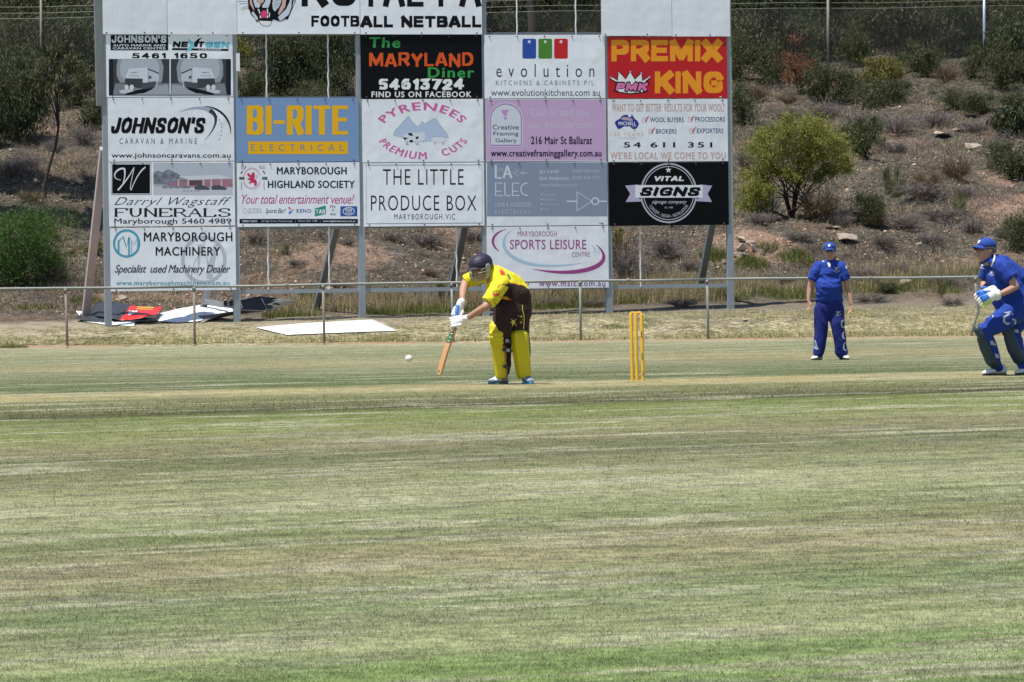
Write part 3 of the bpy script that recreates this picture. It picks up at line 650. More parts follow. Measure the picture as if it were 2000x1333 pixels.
for x in (379, 412): s.poly([(x, 366), (x + 5, 363), (x + 16, 362), (x + 24, 365), (x + 31, 368), (x + 30, 371), (x + 2, 371)], '4a4e60', 5)
for x in (322, 334, 346, 358, 366): s.disc(x, 366, 6, 2.4, '848a98', 4, 10)
for i in range(5): s.disc(360 + i * 7, 373, 2.4, 1.2, '9a9eac', 5, 8)
s.text('Darryl Wagstaff', 223, 385.5, 452, 406, '34353f', -.008, .55, 1, 1.12)
def serif(s, txt, x0, y0, x1, y1, color, layer=1):
    """capitals with thick stems, thin bars and slab serifs"""
    G = {'F': [[(.12, 0), (.12, 1)], [(.12, 1), (.95, 1), (.95, .78)], [(.12, .52), (.68, .52)]], 'U': [[(.14, 1), (.14, .3), (.3, .03), (.62, .03), (.84, .3), (.84, 1)]], 'N': [[(.12, 0), (.12, 1)], [(.12, 1), (.88, 0)], [(.88, 0), (.88, 1)]],
         'E': [[(.12, 0), (.12, 1)], [(.12, 1), (.92, 1), (.92, .78)], [(.12, .52), (.7, .52)], [(.12, 0), (.95, 0), (.95, .22)]], 'R': [[(.12, 0), (.12, 1)], [(.12, 1), (.6, 1), (.8, .86), (.8, .64), (.6, .5), (.12, .5)], [(.5, .5), (.95, 0)]],
         'A': [[(.05, 0), (.5, 1)], [(.5, 1), (.93, 0)], [(.22, .36), (.76, .36)]], 'L': [[(.14, 0), (.14, 1)], [(.14, 0), (.92, 0), (.92, .25)]], 'S': [[(.85, .74), (.8, .95), (.45, 1), (.14, .88), (.14, .66), (.5, .52), (.86, .38), (.86, .13), (.5, 0), (.15, .04), (.12, .28)]]}
    n = len(txt); cw = (x1 - x0) / n; k = 0
    for i, ch in enumerate(txt):
        X = lambda a: x0 + cw * (i + .05 + .9 * a); Yy = lambda b: y1 + (y0 - y1) * b
        for st in G[ch]:
            for a, b in zip(st[:-1], st[1:]):
                dx, dy = abs(X(b[0]) - X(a[0])), abs(Yy(b[1]) - Yy(a[1])); f = dy / (math.hypot(dx, dy) + 1e-6)
                s.line([(X(a[0]), Yy(a[1])), (X(b[0]), Yy(b[1]))], 1.5 + (3.6 if not (ch == 'A' and a == (.05, 0)) else .8) * f * f, color, layer + (k % 3) * .25, name='lettering'); k += 1
        for st in G[ch]:
            for q in (st[0], st[-1]):
                if q[1] in (0, 1) and ch not in 'S' and not (ch in 'A' and q[1] == 1): s.line([(X(q[0]) - 3.4, Yy(q[1])), (X(q[0]) + 3.4, Yy(q[1]))], 1.3, color, layer + .8 + (k % 2) * .2, name='lettering'); k += 1
serif(s, 'FUNERALS', 222, 407.6, 453, 423.4, '23242e')
s.text('Maryborough 5460 4989', 223, 427, 452, 440.5, '2a2b34', .012)
s = Sign(216, 444.5, 461, 568, 'w', 'white machinery dealer board with the round blue monogram, bottom of the left column')
s.ring(398, 508, 41, 44, 7, 'bfc4d2', 1); s.poly([(386, 545), (386, 478), (396, 478), (408, 512), (418, 478), (426, 478), (414, 545), (404, 545), (404, 508), (394, 480)], 'c4c9d6', 1)
s.ring(247.3, 476, 24.5, 25.5, 4.4, '4aa3c2', 2)
s.line([(231.5, 493), (231.5, 472), (240, 462), (247, 484), (252, 464), (252, 500)], 3.4, '4aa3c2', 2.6); s.line([(257, 497), (257, 470), (262, 480), (268, 464), (268, 490)], 1.6, '7fb9d0', 2.6)
s.text('MARYBOROUGH', 281, 454, 454, 472, K, .02, 0, 3, 1.05); s.text('MACHINERY', 304, 482.5, 430.5, 500, K, .02, 0, 3, 1.05)
s.text('Specialist  used Machinery Dealer', 224, 517.5, 450, 538, '23252e', .008, .35, 3, .92)
s.text('www.maryboroughmachinery.com.au', 227, 548.5, 448, 560, '4d9fbd', .015, 0, 3, 1.05)
s.line([(402, 450), (398, 482), (380, 512), (371, 552), (369, 567)], .9, '9aa0ae', 4, name='scratch')
# --- column 2
s = Sign(461.5, 191.5, 701, 316.5, '7d9cc9', 'blue board with big yellow BI-RITE letters')
block(s, 'BI-RITE', 482, 206.5, 679.5, 263.5, 'f2b705', .5, 1, 0, .16, .62); s.rect(484.6, 276.7, 679.2, 301.5, 'f0b407', 1, 'stripe')
s.text('ELECTRICAL', 490.5, 282.2, 671.5, 295.2, '6d8a9c', .0, 0, 2, 1.9)
s = Sign(463.5, 318, 703, 442.5, 'w', 'white highland society board with a red lion crest and a row of small logos')
s.text('MARYBOROUGH', 540.5, 326.5, 677.3, 341.5, '1f2e3c', .035); s.text('HIGHLAND SOCIETY', 523, 353, 693, 368, '1f2e3c', .035)
s.text('Your total entertainment venue!', 472.5, 380, 692, 398.5, 'b8407c', .0, .35, 1, .95)
s.poly([(482, 341), (486, 338), (490, 343), (493, 337), (497, 337), (498, 345), (496, 349), (501, 353), (502, 360), (500, 363), (496, 363), (497, 358), (491, 357), (489, 359), (485, 358), (490, 353), (484, 352), (483, 349), (489, 348), (485, 345)], 'cc2f5e', 2, 'lion')
s.line([(499, 349), (503, 345), (500, 342)], .9, 'cc2f5e', 2); s.ring(492, 348, 17, 20, .5, 'dfb6c2', 1)
def arc(cx, cy, rx, ry, a0, a1, hgt, up=True):
    def f(tx, ty):
        a = math.radians(a0 + (a1 - a0) * tx); k = (ty - .0) * hgt * (1 if up else -1)
        return cx + (rx + k) * math.sin(a), cy - (ry + k) * math.cos(a)
    return f
s.text('MARYBOROUGH', 0, 0, 0, 0, 'd77a96', .0, 0, 2, 1, 'lettering', arc(492, 348, 14, 16.5, -70, 70, 3.8))
s.text('HIGHLAND SOCIETY', 0, 0, 0, 0, 'd77a96', .0, 0, 2, 1, 'lettering', arc(492, 350, 18.5, 20.5, 255, 105, 3.8, False))
for x, m in ((471.5, 1), (516, -1)):
    s.line([(x, 324), (x + 3 * m, 324), (x + 2.6 * m, 331), (x, 331)], .8, K, 1, True); s.line([(x + 6 * m, 331), (x + 9 * m, 324)], 1.5, K, 1); s.line([(x - 1.5 * m, 340), (x + 2.5 * m, 334)], 2, K, 1)
    s.line([(x, 355), (x + .5 * m, 362), (x, 371)], 1, K, 1); s.rect(x - 4, 346, x + 7 * 1 - 1, 351.4, '22262a', 1)
s.text('EST', 470, 347.3, 474.5, 350.2, 'd5dae6', .01, 0, 2); s.text('1957', 513, 347.3, 520, 350.2, 'd5dae6', .01, 0, 2)
s.ring(478.5, 412.5, 4, 5, .9, 'dba0b4', 1); s.text('PIPES', 485.6, 407.2, 510.5, 411.6, '9298a6', 0, 0, 1, 1.2); s.text('BISTRO', 485.6, 413, 511.5, 417.2, '9298a6', 0, 0, 1, 1.2)
s.text('Sports Bar!', 518, 407.5, 557.5, 419.5, '3a3f49', 0, .35, 1, .9)
s.poly([(563, 403.5), (568, 406.5), (564, 410)], 'c43a66', 1); s.poly([(568, 407), (575.5, 411.5), (566, 412)], 'e3a99c', 1); s.poly([(564, 413), (572.5, 413.5), (564, 420)], '3f86d6', 1)
s.text('KENO', 579, 408.5, 607.5, 416, '3c64a8', .025, 0, 1, 1.1)
s.poly([(615, 407.5), (636.3, 401.8), (636.3, 418.5), (615, 423.3)], '1d9386', 1); block(s, 'TAB', 617, 409.5, 634.5, 417.5, 'eef4f6', .36, 2)
s.ring(647.5, 405, 2.6, 3, 1.6, 'c8486e', 1, 150, 400); s.ring(652, 405.5, 2.4, 3, 1.6, '5aa0d0', 1, 200, 400); s.disc(650.5, 411, 2, 2, '58b8a8', 1, 10); s.text('mix', 645, 416, 656, 421, '4a4f58', .02)
s.rect(664.7, 403.3, 697.8, 423, '2c58ae', 1, 'logo_panel'); s.ring(681, 413, 11, 7.4, 1.3, 'e6ecf6', 2); s.text('FOX', 674.5, 407.6, 688, 414, 'e6ecf6', .05, 0, 2); s.text('SPORTS', 675, 415, 687.5, 418.3, 'e6ecf6', .03, 0, 2)
s.rect(467.7, 428, 699, 437, '14182a', 1, 'footer_stripe')
s.text('OPEN 7 DAYS', 473, 430.6, 502, 434.4, 'e8ecf4', .03, 0, 2); s.text('55 High Street, Maryborough', 510.5, 430.4, 571, 435, 'c4cad8', 0, 0, 2); s.text('|   Phone 5461 1480   |', 577, 430, 625.5, 435, 'c4cad8', 0, 0, 2); s.text('www.highlandsociety.com.au', 630.5, 430.6, 694, 435, 'e8ecf4', .02, 0, 2)
# --- column 3
s = Sign(705, 68.5, 941.5, 192.5, '0c0e14', 'black diner board with green, orange and white lettering')
s.text('The', 721, 73, 782, 94, '2c9a4b', .03, .05, 1, 1.1); block(s, 'MARYLAND', 721, 104, 924.5, 130, 'e0561a', .3, 1, 0, .2, .8, .05)
s.text('Diner', 835.5, 131.5, 926.5, 152.5, '2c9a4b', .03, 0, 1, 1.1); block(s, '54613724', 738, 154.5, 907, 175.5, 'f0f2f6', .42, 1, .08, .22, .7, .03); s.text('FIND US ON FACEBOOK', 725.5, 179, 920.8, 190.5, 'f0f2f6', .03, 0, 1, 1.1)
s = Sign(708, 194, 944.5, 317, 'w', 'white board with arched pink PYRENEES PREMIUM CUTS round a cow and sheep')
s.text('PYRENEES', 0, 0, 0, 0, 'd768ac', .03, 0, 1, 1.14, 'lettering', arc(825, 268, 86, 52, -59, 59, 16.5))
s.text('PREMIUM   CUTS', 0, 0, 0, 0, 'd768ac', .03, 0, 1, 1.14, 'lettering', arc(826, 250, 97, 62, 244, 115, 15, False))
s.poly([(768, 265), (772, 255), (786, 240), (798, 227), (806, 240), (815, 248), (821, 244), (824, 237), (830, 243), (841, 235), (851, 231), (858, 243), (872, 260), (876, 269), (860, 274), (825, 278), (788, 270)], 'b9cbe8', 1, 'mountains')
s.line([(768, 265), (772, 255), (786, 240), (798, 227), (806, 240), (815, 248), (821, 244), (824, 237), (830, 243), (841, 235), (851, 231), (858, 243), (872, 260), (876, 269)], .7, '8c9fba', 2)
s.poly([(788, 265), (795, 260), (812, 260), (820, 259), (828, 258), (831, 266), (829, 274), (823, 275), (818, 278), (790, 277)], 'dbe2ee', 2, 'cow')
for p in ([(796, 261), (804, 260), (807, 266), (799, 265)], [(787.5, 268.5), (797, 270), (790, 274.5)], [(799, 278), (801, 273.5), (806, 274), (807, 278.5)], [(811.5, 268), (818, 266.5), (816.5, 272), (812.5, 272)]): s.poly(p, '1a1c22', 3)
for x in (793, 796, 812, 816): s.line([(x, 277.5), (x + .7, 283.5), (x + 3, 282)], .9, '2a2c33', 3)
s.poly([(841, 270), (845, 267), (862, 267.5), (872, 270), (871, 277), (862, 279), (846, 278)], 'dfe5f0', 2, 'sheep'); s.line([(841, 270), (845, 267), (862, 267.5), (872, 270), (871, 277)], .5, '8890a0', 3)
for x in (848, 851, 864, 867): s.line([(x, 279), (x - .6, 283)], .8, '3a3c44', 3)
s = Sign(710.5, 318.5, 946, 442, 'w', 'white board with thin black THE LITTLE PRODUCE BOX lettering inside a fine border')
s.line([(715, 323), (941.5, 322.5), (942, 436), (715.5, 437.5)], 1, '2e3038', 1, True)
s.text('THE LITTLE', 748, 331, 905.5, 361.3, K, -.006, 0, 1, 1.15); s.text('PRODUCE BOX', 724.5, 382, 930.5, 411.8, K, -.006, 0, 1, 1.15); s.text('MARYBOROUGH,VIC', 770, 418.2, 889, 431, '23252c', 0, 0, 1, 1.35)
# --- column 4
s = Sign(946.5, 68.5, 1182, 192.5, 'w', 'white kitchens board with blue, green and red tags over thin lettering')
for x0, x1, c in ((1020.4, 1047, '2950b0'), (1051.5, 1078.3, '4c8a32'), (1082.3, 1109, 'cc1f26')):
    r = 3.2; q = []
    for cx, cy, a in ((x1 - r, 76 + r, -90), (x1 - r, 115 - r, 0), (x0 + r, 115 - r, 90), (x0 + r, 76 + r, 180)): q += [(cx + r * math.cos(math.radians(a + t)), cy + r * math.sin(math.radians(a + t))) for t in (0, 30, 60, 90)]
    s.poly(q, c, 1, 'tag'); s.disc((x0 + x1) / 2, 82, 3, 3, 'd8deea', 2, 12)
s.text('evolution', 969.4, 125.6, 1160.8, 151, K, -.004, 0, 1, 1.9); s.text('KITCHENS & CABINETS P/L', 968.6, 157.5, 1160, 167, '5e6470', -.006, 0, 1, 1.5)
s.text('www.evolutionkitchens.com au', 959, 174.4, 1171.5, 187.8, '3a3e48')
s = Sign(949, 194, 1183.5, 315.5, 'c9abd3', 'pink framing gallery board with a white arch emblem at its left')
s.line([(949.6, 194.8), (1182.8, 194.8), (1182.8, 314.8), (949.6, 314.8)], 1.6, 'dfe0ec', 1, True)
def arch(x0, x1, yb, ys, yt): return [(x0, yb), (x0, ys)] + [((x0 + x1) / 2 - (x1 - x0) / 2 * math.cos(a), ys - (ys - yt) * math.sin(a)) for a in np.linspace(.15, math.pi - .15, 13)] + [(x1, ys), (x1, yb)]
s.poly(arch(955, 1021.5, 287.5, 232, 200), 'd9c9e6', 1, 'arch'); s.poly(arch(957, 1019.3, 285.5, 232, 202.3), 'a98dbf', 2, 'arch'); s.poly(arch(959, 1017.2, 283.2, 233, 205), 'd4dbe9', 3, 'arch')
s.poly([(979, 215), (995, 215), (990, 221), (990, 226), (985, 228), (991, 231), (987, 235), (983, 230), (986, 226), (981, 222)], 'c692cc', 4, 'tassel')
s.text('Creative', 962, 244, 1013.3, 253.5, '4a4a60', .012, 0, 4); s.text('Framing', 963.5, 257.5, 1012.5, 267.6, '4a4a60', .012, 0, 4); s.text('Gallery', 967.5, 270.8, 1009.5, 280.8, '4a4a60', .012, 0, 4)
s.text('Call in and see', 1037.5, 212.5, 1151, 228, 'd2c8e4', .0, 0, 1, 1.05); s.text('our friendly staff', 1032, 237, 1157, 256, 'd2c8e4', .0, 0, 1, 1.05)
s.text('216 Mair St Ballarat', 1037, 266.8, 1156.5, 282.3, '2c1c48', .028); s.text('www.creativeframinggallery.com.au', 958.5, 292.5, 1174.8, 310.5, '2c1c48', .03)
mb_sag = [(950, 194.5), (985, 194.3), (1080, 192.6), (1066, 197.6), (1050, 200.6), (1010, 200.8), (975, 198)]
s = Sign(950.5, 317, 1187, 441, 'w', 'grey-blue electricians board with white line logo of a triangle and circle')
s.rect(951.2, 317.6, 1186.3, 423, '8a97b0', 1, 'name_panel')
L_ = 'd5dcea'
s.line([(968.3, 323), (968.3, 348), (979, 348)], 4, L_, 2); s.line([(983.5, 348.5), (991, 324.5)], 4.2, L_, 2.3); s.line([(991, 324.5), (998.8, 348.5)], 4.2, L_, 2.6); s.line([(986, 340.5), (996, 340.5)], 3, L_, 3)
s.line([(974, 337), (974.5, 330), (978, 328), (981.5, 330), (982, 337)], .7, L_, 2)
def inv(x0, xt, xc, x1, y, h, r, wd):
    s.line([(x0, y), (xt, y)], wd, L_, 2); s.line([(xt, y - h), (xc - r, y), (xt, y + h)], wd, L_, 2.4, True); s.ring(xc, y, r, r, wd, L_, 2.8, k=20); s.line([(xc + r, y), (x1, y)], wd, L_, 2)
inv(1000.5, 1008, 1021.5, 1030.5, 338.5, 6.5, 2.3, .9); inv(1107, 1127, 1162.5, 1185, 393.6, 18.5, 6.5, 2.5)
s.line([(981, 358), (968, 358), (968, 382.5), (982, 382.5)], 2.2, L_, 2); s.line([(968, 374), (979, 374)], 1.8, L_, 2.5); s.line([(986, 357), (986.5, 382.5), (997, 382.5)], 2.2, L_, 2)
s.line([(1014, 358), (1001, 358), (1001, 382.5), (1014.5, 382.5)], 2.2, L_, 2); s.line([(1001, 374), (1012, 374)], 1.8, L_, 2.5); s.line(bez((1030.5, 358), (1013, 357), (1013, 383), (1030.5, 382)), 2.2, L_, 2)
s.text('LAMB & ANDERSON', 967, 395.5, 1037, 404.5, 'bcc6da', -.002, 0, 2, 1.05); s.text('ELECTRICAL', 967, 409.8, 1036, 417.8, 'bcc6da', -.002, 0, 2, 1.6)
s.text('Jay Lamb', 1053, 331.5, 1091.5, 340.5, 'c8d0e0', .012, 0, 2); s.text('Sam Anderson', 1053.5, 344, 1110.5, 352.3, 'c8d0e0', .012, 0, 2); s.text('0438 458 363', 1117.5, 331, 1170.5, 337.8, 'b4bed4', 0, 0, 2); s.text('0438 458 373', 1117.5, 344, 1170.5, 351, 'b4bed4', 0, 0, 2)
s.text('www.laelec.com.au', 1053.5, 357.5, 1126.5, 364.8, 'b4bed4', 0, 0, 2)
for i, (tt, x1) in enumerate((('Domestic', 1087), ('Industrial', 1085.5), ('Commercial', 1094), ('Solar', 1075))): y = 377 + i * 9.6; s.disc(1057.5, y + 2.8, 1.3, 1.3, L_, 2, 8); s.text(tt, 1060.5, y, x1, y + 5.8, 'a9b4cc', 0, 0, 2)
s.text('REC 26107', 1146, 411.5, 1174, 416.5, '98a4be', 0, .2, 2); s.rect(1170, 435.5, 1176.5, 438, '8aa5a8', 1)
s = Sign(951.5, 442.5, 1189, 563.5, 'w', 'white sports leisure centre board with purple and pale blue swooshes, lowest on the frame')
s.text('MARYBOROUGH', 1011, 452, 1087.5, 462.2, 'a6689c', .0, 0, 2); s.text('SPORTS LEISURE', 996, 468.5, 1145, 487.3, 'a3558f', .012, 0, 2, 1.05); s.text('CENTRE', 1116.8, 493, 1152, 502, 'a6689c', .0, 0, 2)
s.line(bez((989, 448), (956, 457), (957, 480), (975.5, 491.5)), taper(22, 5), 'a0458c', 1); s.line(bez((999, 451), (963, 470), (985, 540), (1137, 514), 34), taper(34, 7), 'b4d0e8', 1)
s.line(bez((1040, 525.5), (1130, 545), (1215, 520), (1164, 478), 34), taper(34, 8.5), 'a0458c', 1.5); s.line(bez((1155, 478), (1163, 486), (1163, 490), (1160, 494)), taper(22, 2.4), 'b4d0e8', 1)
s.text('00', 1020, 549.5, 1033, 558.5, '8f5a94', .01, 0, 2); s.text('www.msic.com.au', 1052.6, 548.8, 1182.5, 559.5, '8f5a94', .018, 0, 2, 1.1)
# --- column 5
s = Sign(1188, 72.5, 1420.5, 192, 'c41420', 'red board with big yellow PREMIX KING letters and a crown')
block(s, 'PREMIX', 1194, 78.5, 1409, 120.3, 'f39c1c', .38, 1, 0, .15); block(s, 'KING', 1279, 140, 1411, 182.8, 'f39c1c', .38, 1, 0, .15)
cr = [(1207, 180), (1202, 160), (1192, 155), (1191, 150.5), (1195, 149.5), (1206, 157.5), (1207, 144), (1205, 141), (1210, 140), (1213, 144), (1222, 155), (1229, 142), (1228, 138.5), (1233, 138.5), (1233, 143), (1240, 155), (1250, 145), (1250, 141), (1255, 141.5), (1254, 146), (1255, 158), (1266, 150.5), (1270, 148.5), (1271, 152), (1262, 159), (1257, 170), (1256, 181), (1230, 183.5)]
s.line(cr, 2.2, '1c1418', 2, True, 'crown'); s.poly(cr, 'eef0f4', 1.5, 'crown')
for x, y in ((1193.5, 152), (1208.5, 143), (1231, 140.5), (1252.5, 143.5), (1268.5, 151)): s.disc(x, y, 2.6, 2.6, 'd88ab8', 3, 10)
block(s, 'PMK', 1199.5, 160, 1268, 180, '201018', .5, 3, .25, .1); block(s, 'PMK', 1202.5, 162.5, 1265.5, 177.5, 'e07cb4', .32, 5, .25, .3); s.rect(1405, 188.6, 1409.5, 190.4, 'e8e8ee', 1)
s = Sign(1188, 194, 1421.8, 315.8, 'w', 'white wool buyers board with a blue Australia shape and red ticks')
s.text('WANT TO GET BETTER  RESULTS FOR YOUR WOOL?', 1194.5, 203, 1415, 218.3, 'c9a9a4', .02); s.text("WE'RE LOCAL WE COME TO YOU", 1192, 297, 1417.5, 311.3, 'd0aeaa', .03, 0, 1, 1.05)
s.poly([(1200.5, 240), (1203, 236.5), (1211, 232), (1214, 227), (1219, 225), (1226, 224.5), (1227, 228), (1232, 229.5), (1234, 222), (1236, 227), (1239.5, 232), (1245.5, 237), (1248, 243), (1244.5, 250), (1240.5, 253), (1235, 252), (1230, 247), (1226, 247.5), (1219, 247), (1213, 251), (1208, 253), (1204.5, 249)], '1d2f96', 1, 'australia')
s.poly([(1238.6, 255), (1241.8, 255.2), (1240, 257.6)], '1d2f66', 1); s.poly([(1213, 231), (1217, 228.5), (1226, 229.5), (1234, 232), (1236.5, 234.5), (1235, 237), (1222, 235.5), (1214, 234.5)], 'b9a0b0', 2)
s.text('MICHELL', 1208, 238, 1242, 245.2, 'eef0f6', .03, 0, 3, 1.08); s.text('1870', 1235, 246, 1242.5, 248.8, 'c4cae4', .01, 0, 3)
s.text('150 YEARS', 1192.5, 258.5, 1257, 266.5, 'd9c0b6', .0, 0, 1, 1.2); s.text('WE ARE WOOL', 1208.5, 268.8, 1241.5, 271, '7a7c86', .0, 0, 1, 1.4)
for tt, bx, by, x0, x1 in (('WOOL BUYERS', 1255, 230.5, 1269.5, 1335.5), ('PROCESSORS', 1344, 229.5, 1357.3, 1416), ('BROKERS', 1267, 253, 1281, 1321.3), ('EXPORTERS', 1347.2, 252, 1361, 1412.8)):
    s.line([(bx, by), (bx + 8, by), (bx + 8, by + 9), (bx, by + 9)], .9, 'cf5a72', 1, True); s.line([(bx + 3, by + 2.5), (bx + 5.5, by + 6.5), (bx + 12.2, by - 3.8)], [1.2, 3, 1.2], 'c22c52', 2); s.text(tt, x0, by - .8, x1, by + 8.6, '2c4478', .012)
s.text('54 611 351', 1218, 278, 1391, 288.6, '17181e', .02, 0, 1, 1.25)
s = Sign(1190, 317.5, 1423.5, 440.5, '07080e', 'black board with the white ribbon reading SIGNS in a round badge')
s.ring(1306, 377.5, 54, 57, 3, 'b9bccd', 1, k=64); s.ring(1306, 377.5, 49, 52, 1.1, 'd8dbe6', 1, k=64)
s.poly([(1221, 363), (1246, 361), (1246, 386), (1256, 394), (1222, 395), (1231, 379)], 'b5b3cf', 2, 'ribbon'); s.poly([(1391, 363), (1367, 361), (1367, 386), (1356, 393), (1390.5, 395), (1382, 379)], 'b5b3cf', 2, 'ribbon')
s.poly([(1240.5, 362), (1372.5, 362), (1372.5, 386.5), (1240.5, 386.5)], 'e4e7f0', 3, 'ribbon')
block(s, 'SIGNS', 1248, 366, 1370, 383.5, '10121a', .34, 4, .4, .22, .8); block(s, 'VITAL', 1276, 344.5, 1338, 354, 'e8ebf2', .3, 2, .35, .2, .8)
st = [(1305.6 + (6.3 if i % 2 == 0 else 2.6) * math.sin(math.pi * i / 5), 332.5 - (6.3 if i % 2 == 0 else 2.6) * math.cos(math.pi * i / 5)) for i in range(10)]; s.poly(st, 'dfe2ea', 2, 'star')
s.text('signage company', 1273, 391.5, 1341.5, 400, 'c9cddc', 0, .45, 2); s.text('Est. 1988', 1298.5, 403.8, 1314, 407.4, 'b0b4c4', .01, 0, 2)
s.text('CONCEPT - DESIGN - INSTALLATION', 0, 0, 0, 0, 'c9cddc', .0, 0, 2, 1, 'lettering', arc(1306, 377.5, 45.5, 48, 238, 122, 6, False))
flush_text()
# a lip of loose vinyl hanging out of the pink board's top edge
# ================================================================ BOUNDARY FENCE, DEBRIS
PIPE = M('galvanised_pipe', (.215, .225, .21), .6, .3, .22, 8, .1)
PIPE_R = M('rust_stained_post', (.235, .20, .165), .75, .1, .3, 7, .1)
fence = empty('boundary_fence', (0, 104.9, -.2), 'low grey pipe rail fence on thin posts running along the boundary of the oval', 'fence')
px_posts = [-374, -123, 128, 379, 631, 882, 1133, 1381, 1636, 1905, 2150, 2400]
def rail_y(px): return float(np.interp(px, [-400, 0, 380, 880, 1133, 1381, 1640, 1900, 2400], [567, 565, 560, 552.5, 548.5, 546, 543.5, 541.5, 538]))
rpts = []
for i, a in enumerate(px_posts):
    rpts.append(pt(a, rail_y(a), 104.9))
    if i < len(px_posts) - 1:
        b = (a + px_posts[i + 1]) / 2; rpts.append(pt(b, rail_y(b) + (1.2, -.4, .8)[i % 3], 104.9))
for a, b in ((0, 7), (6, 15), (14, 23)):
    part('rail', MB().tube([p + Vector((0, 0, 0)) for p in rpts[a:b]], .026 if a != 6 else .0262, 10), PIPE, fence, True)
for i, a in enumerate(px_posts):
    t = pt(a, rail_y(a), 104.9); t.z -= .02; b = Vector((t.x, t.y, float(field_z(t.x, t.y)) - .15))
    b.x += .012 * (i % 3)
    if a == 1905: pts = [t, t + Vector((.02, 0, -.35)), t + Vector((.05, 0, -.62)), t + Vector((-.03, 0, -.85)), Vector((t.x - .14, t.y, b.z))]; pts = [pts[0]] + pts[1:]
    else: pts = [t, (t + b) / 2, b]
    o = part('fence_post', MB().tube(pts, .024, 10), PIPE_R if i in (2, 3, 4) else PIPE, fence, True)
    if a == 1905: o['label'] = 'bent fence post kicked over at its foot'
    part('rail_clamp', MB().tube([t + Vector((0, 0, .012)), t + Vector((0, 0, -.05))], .036, 10), PIPE, fence, True)
for a in (1228, 560, 1700): 
    p = pt(a, rail_y(a), 104.9); part('rail_joint', MB().tube([p + Vector((-.03, 0, 0)), p + Vector((.03, 0, 0))], .033, 10), PIPE_R, fence, True)

# ---- sheets torn off the frame, lying behind the fence
SHEET = M('sheet_white', (.80, .81, .82), .35, 0, .06, 3, .05, spec=.5)
SH_B = M('sheet_black', (.035, .036, .042), .4, 0, .2, 5)
SH_R = M('sheet_red', (.58, .025, .02), .4, 0, .1, 5)
SH_Y = M('sheet_yellow', (.75, .45, .05), .5)
SH_U = M('sheet_underside', (.16, .15, .135), .6, .1, .25, 6)
def gY(px, py): return gp(px, py, 104.95)
def sheet(name, near, far, mats, label, lift=None, cat='sheet', nx=24, ny=6, thick=.006, zones=None, group=None):
    """sheet laid between two pixel edges (near edge list, far edge list), each (px, py, height above ground)"""
    def edge(E, t):
        x = [q[0] for q in E]; u = np.linspace(0, 1, len(E)); X, Yp, h = (float(np.interp(t, u, [q[k] for q in E])) for k in (0, 1, 2)); 
        g = gY(X, Yp + h * 103); p = pt(X, Yp, g.y); return p
    base = edge(near, .5); mb = MB(); rows = []
    for side in (0, 1):
        for j in range(ny + 1):
            for i in range(nx + 1):
                t = i / nx; p = edge(near, t).lerp(edge(far, t), j / ny)
                p = p + Vector((0, 0, (lift(t, j / ny) if lift else 0) - side * thick)); mb.v.append(p)
    k = (nx + 1) * (ny + 1); top = []; und = []
    for j in range(ny):
        for i in range(nx):
            q = j * (nx + 1) + i; mb.f.append([q, q + 1, q + nx + 2, q + nx + 1]); top.append((i + .5, j + .5)); mb.f.append([k + q, k + q + nx + 1, k + q + nx + 2, k + q + 1]); top.append(None)
    ring = [i for i in range(nx + 1)] + [j * (nx + 1) + nx for j in range(1, ny + 1)] + [ny * (nx + 1) + i for i in range(nx - 1, -1, -1)] + [j * (nx + 1) for j in range(ny - 1, 0, -1)]
    for i in range(len(ring)): a, b = ring[i], ring[(i + 1) % len(ring)]; mb.f.append([b, a, a + k, b + k]); top.append(None)
    o = link(name, mb.mesh(name, True, base), mats, None, base); tag(o, label, cat, group)
    for i, q in enumerate(top):
        o.data.polygons[i].material_index = (1 if len(mats) > 1 else 0) if q is None else (zones(q[0] / nx, q[1] / ny) if zones else 0)
    return o
sheet('fallen_sheet', [(560, 655, .012), (690, 650, .015), (775, 647, .012)], [(500, 641, .012), (600, 632, .02), (728, 625.5, .03)], [SHEET, SHEET], 'flat plain white sheet lying on the grass behind the fence', lambda t, v: .012 + .006 * math.sin(t * 7) * math.sin(v * 3))
sheet('fallen_sheet', [(149, 609, .05), (163, 628, .02), (205, 634, .015), (262, 637, .015)], [(149, 608, .06), (182, 610, .06), (215, 622, .04), (264, 630, .03)], [SHEET, SH_U], 'white pointed sheet end sticking out under the black and red sheet', lambda t, v: .015 * math.sin(v * 3.1))
sheet('fallen_sheet', [(172, 617, .08), (212, 621, .09), (238, 624, .09), (280, 622, .10), (304, 617, .13)], [(190, 588, .30), (225, 591, .28), (255, 598, .25), (290, 599, .24), (317, 598, .26)], [SH_B, SH_U, SH_R], 'crumpled black and red printed sheet behind the left post, fallen off the frame', lambda t, v: .02 * math.sin(t * 9 + v * 4), zones=lambda t, v: 2 if t > .47 + .03 * v else 0)
sheet('fallen_sheet', [(150, 624, .05), (200, 629, .04), (300, 628, .05)], [(158, 612, .10), (205, 619, .08), (300, 622, .07)], [SH_B, SH_U], 'small folded black sheet under the front of the red printed sheet', lambda t, v: .01 * math.sin(t * 8), nx=12, ny=4, zones=lambda t, v: 0)
sheet('fallen_sheet', [(296, 626, .03), (345, 630, .02), (385, 628, .03), (440, 616, .08), (500, 608, .12)], [(312, 612, .12), (350, 603, .18), (400, 594, .26), (430, 597, .24), (478, 605, .18)], [SHEET, SH_U], 'long white curling sheet in the middle of the fallen pile', lambda t, v: .03 * math.sin(v * 3.14) * math.sin(t * 4))
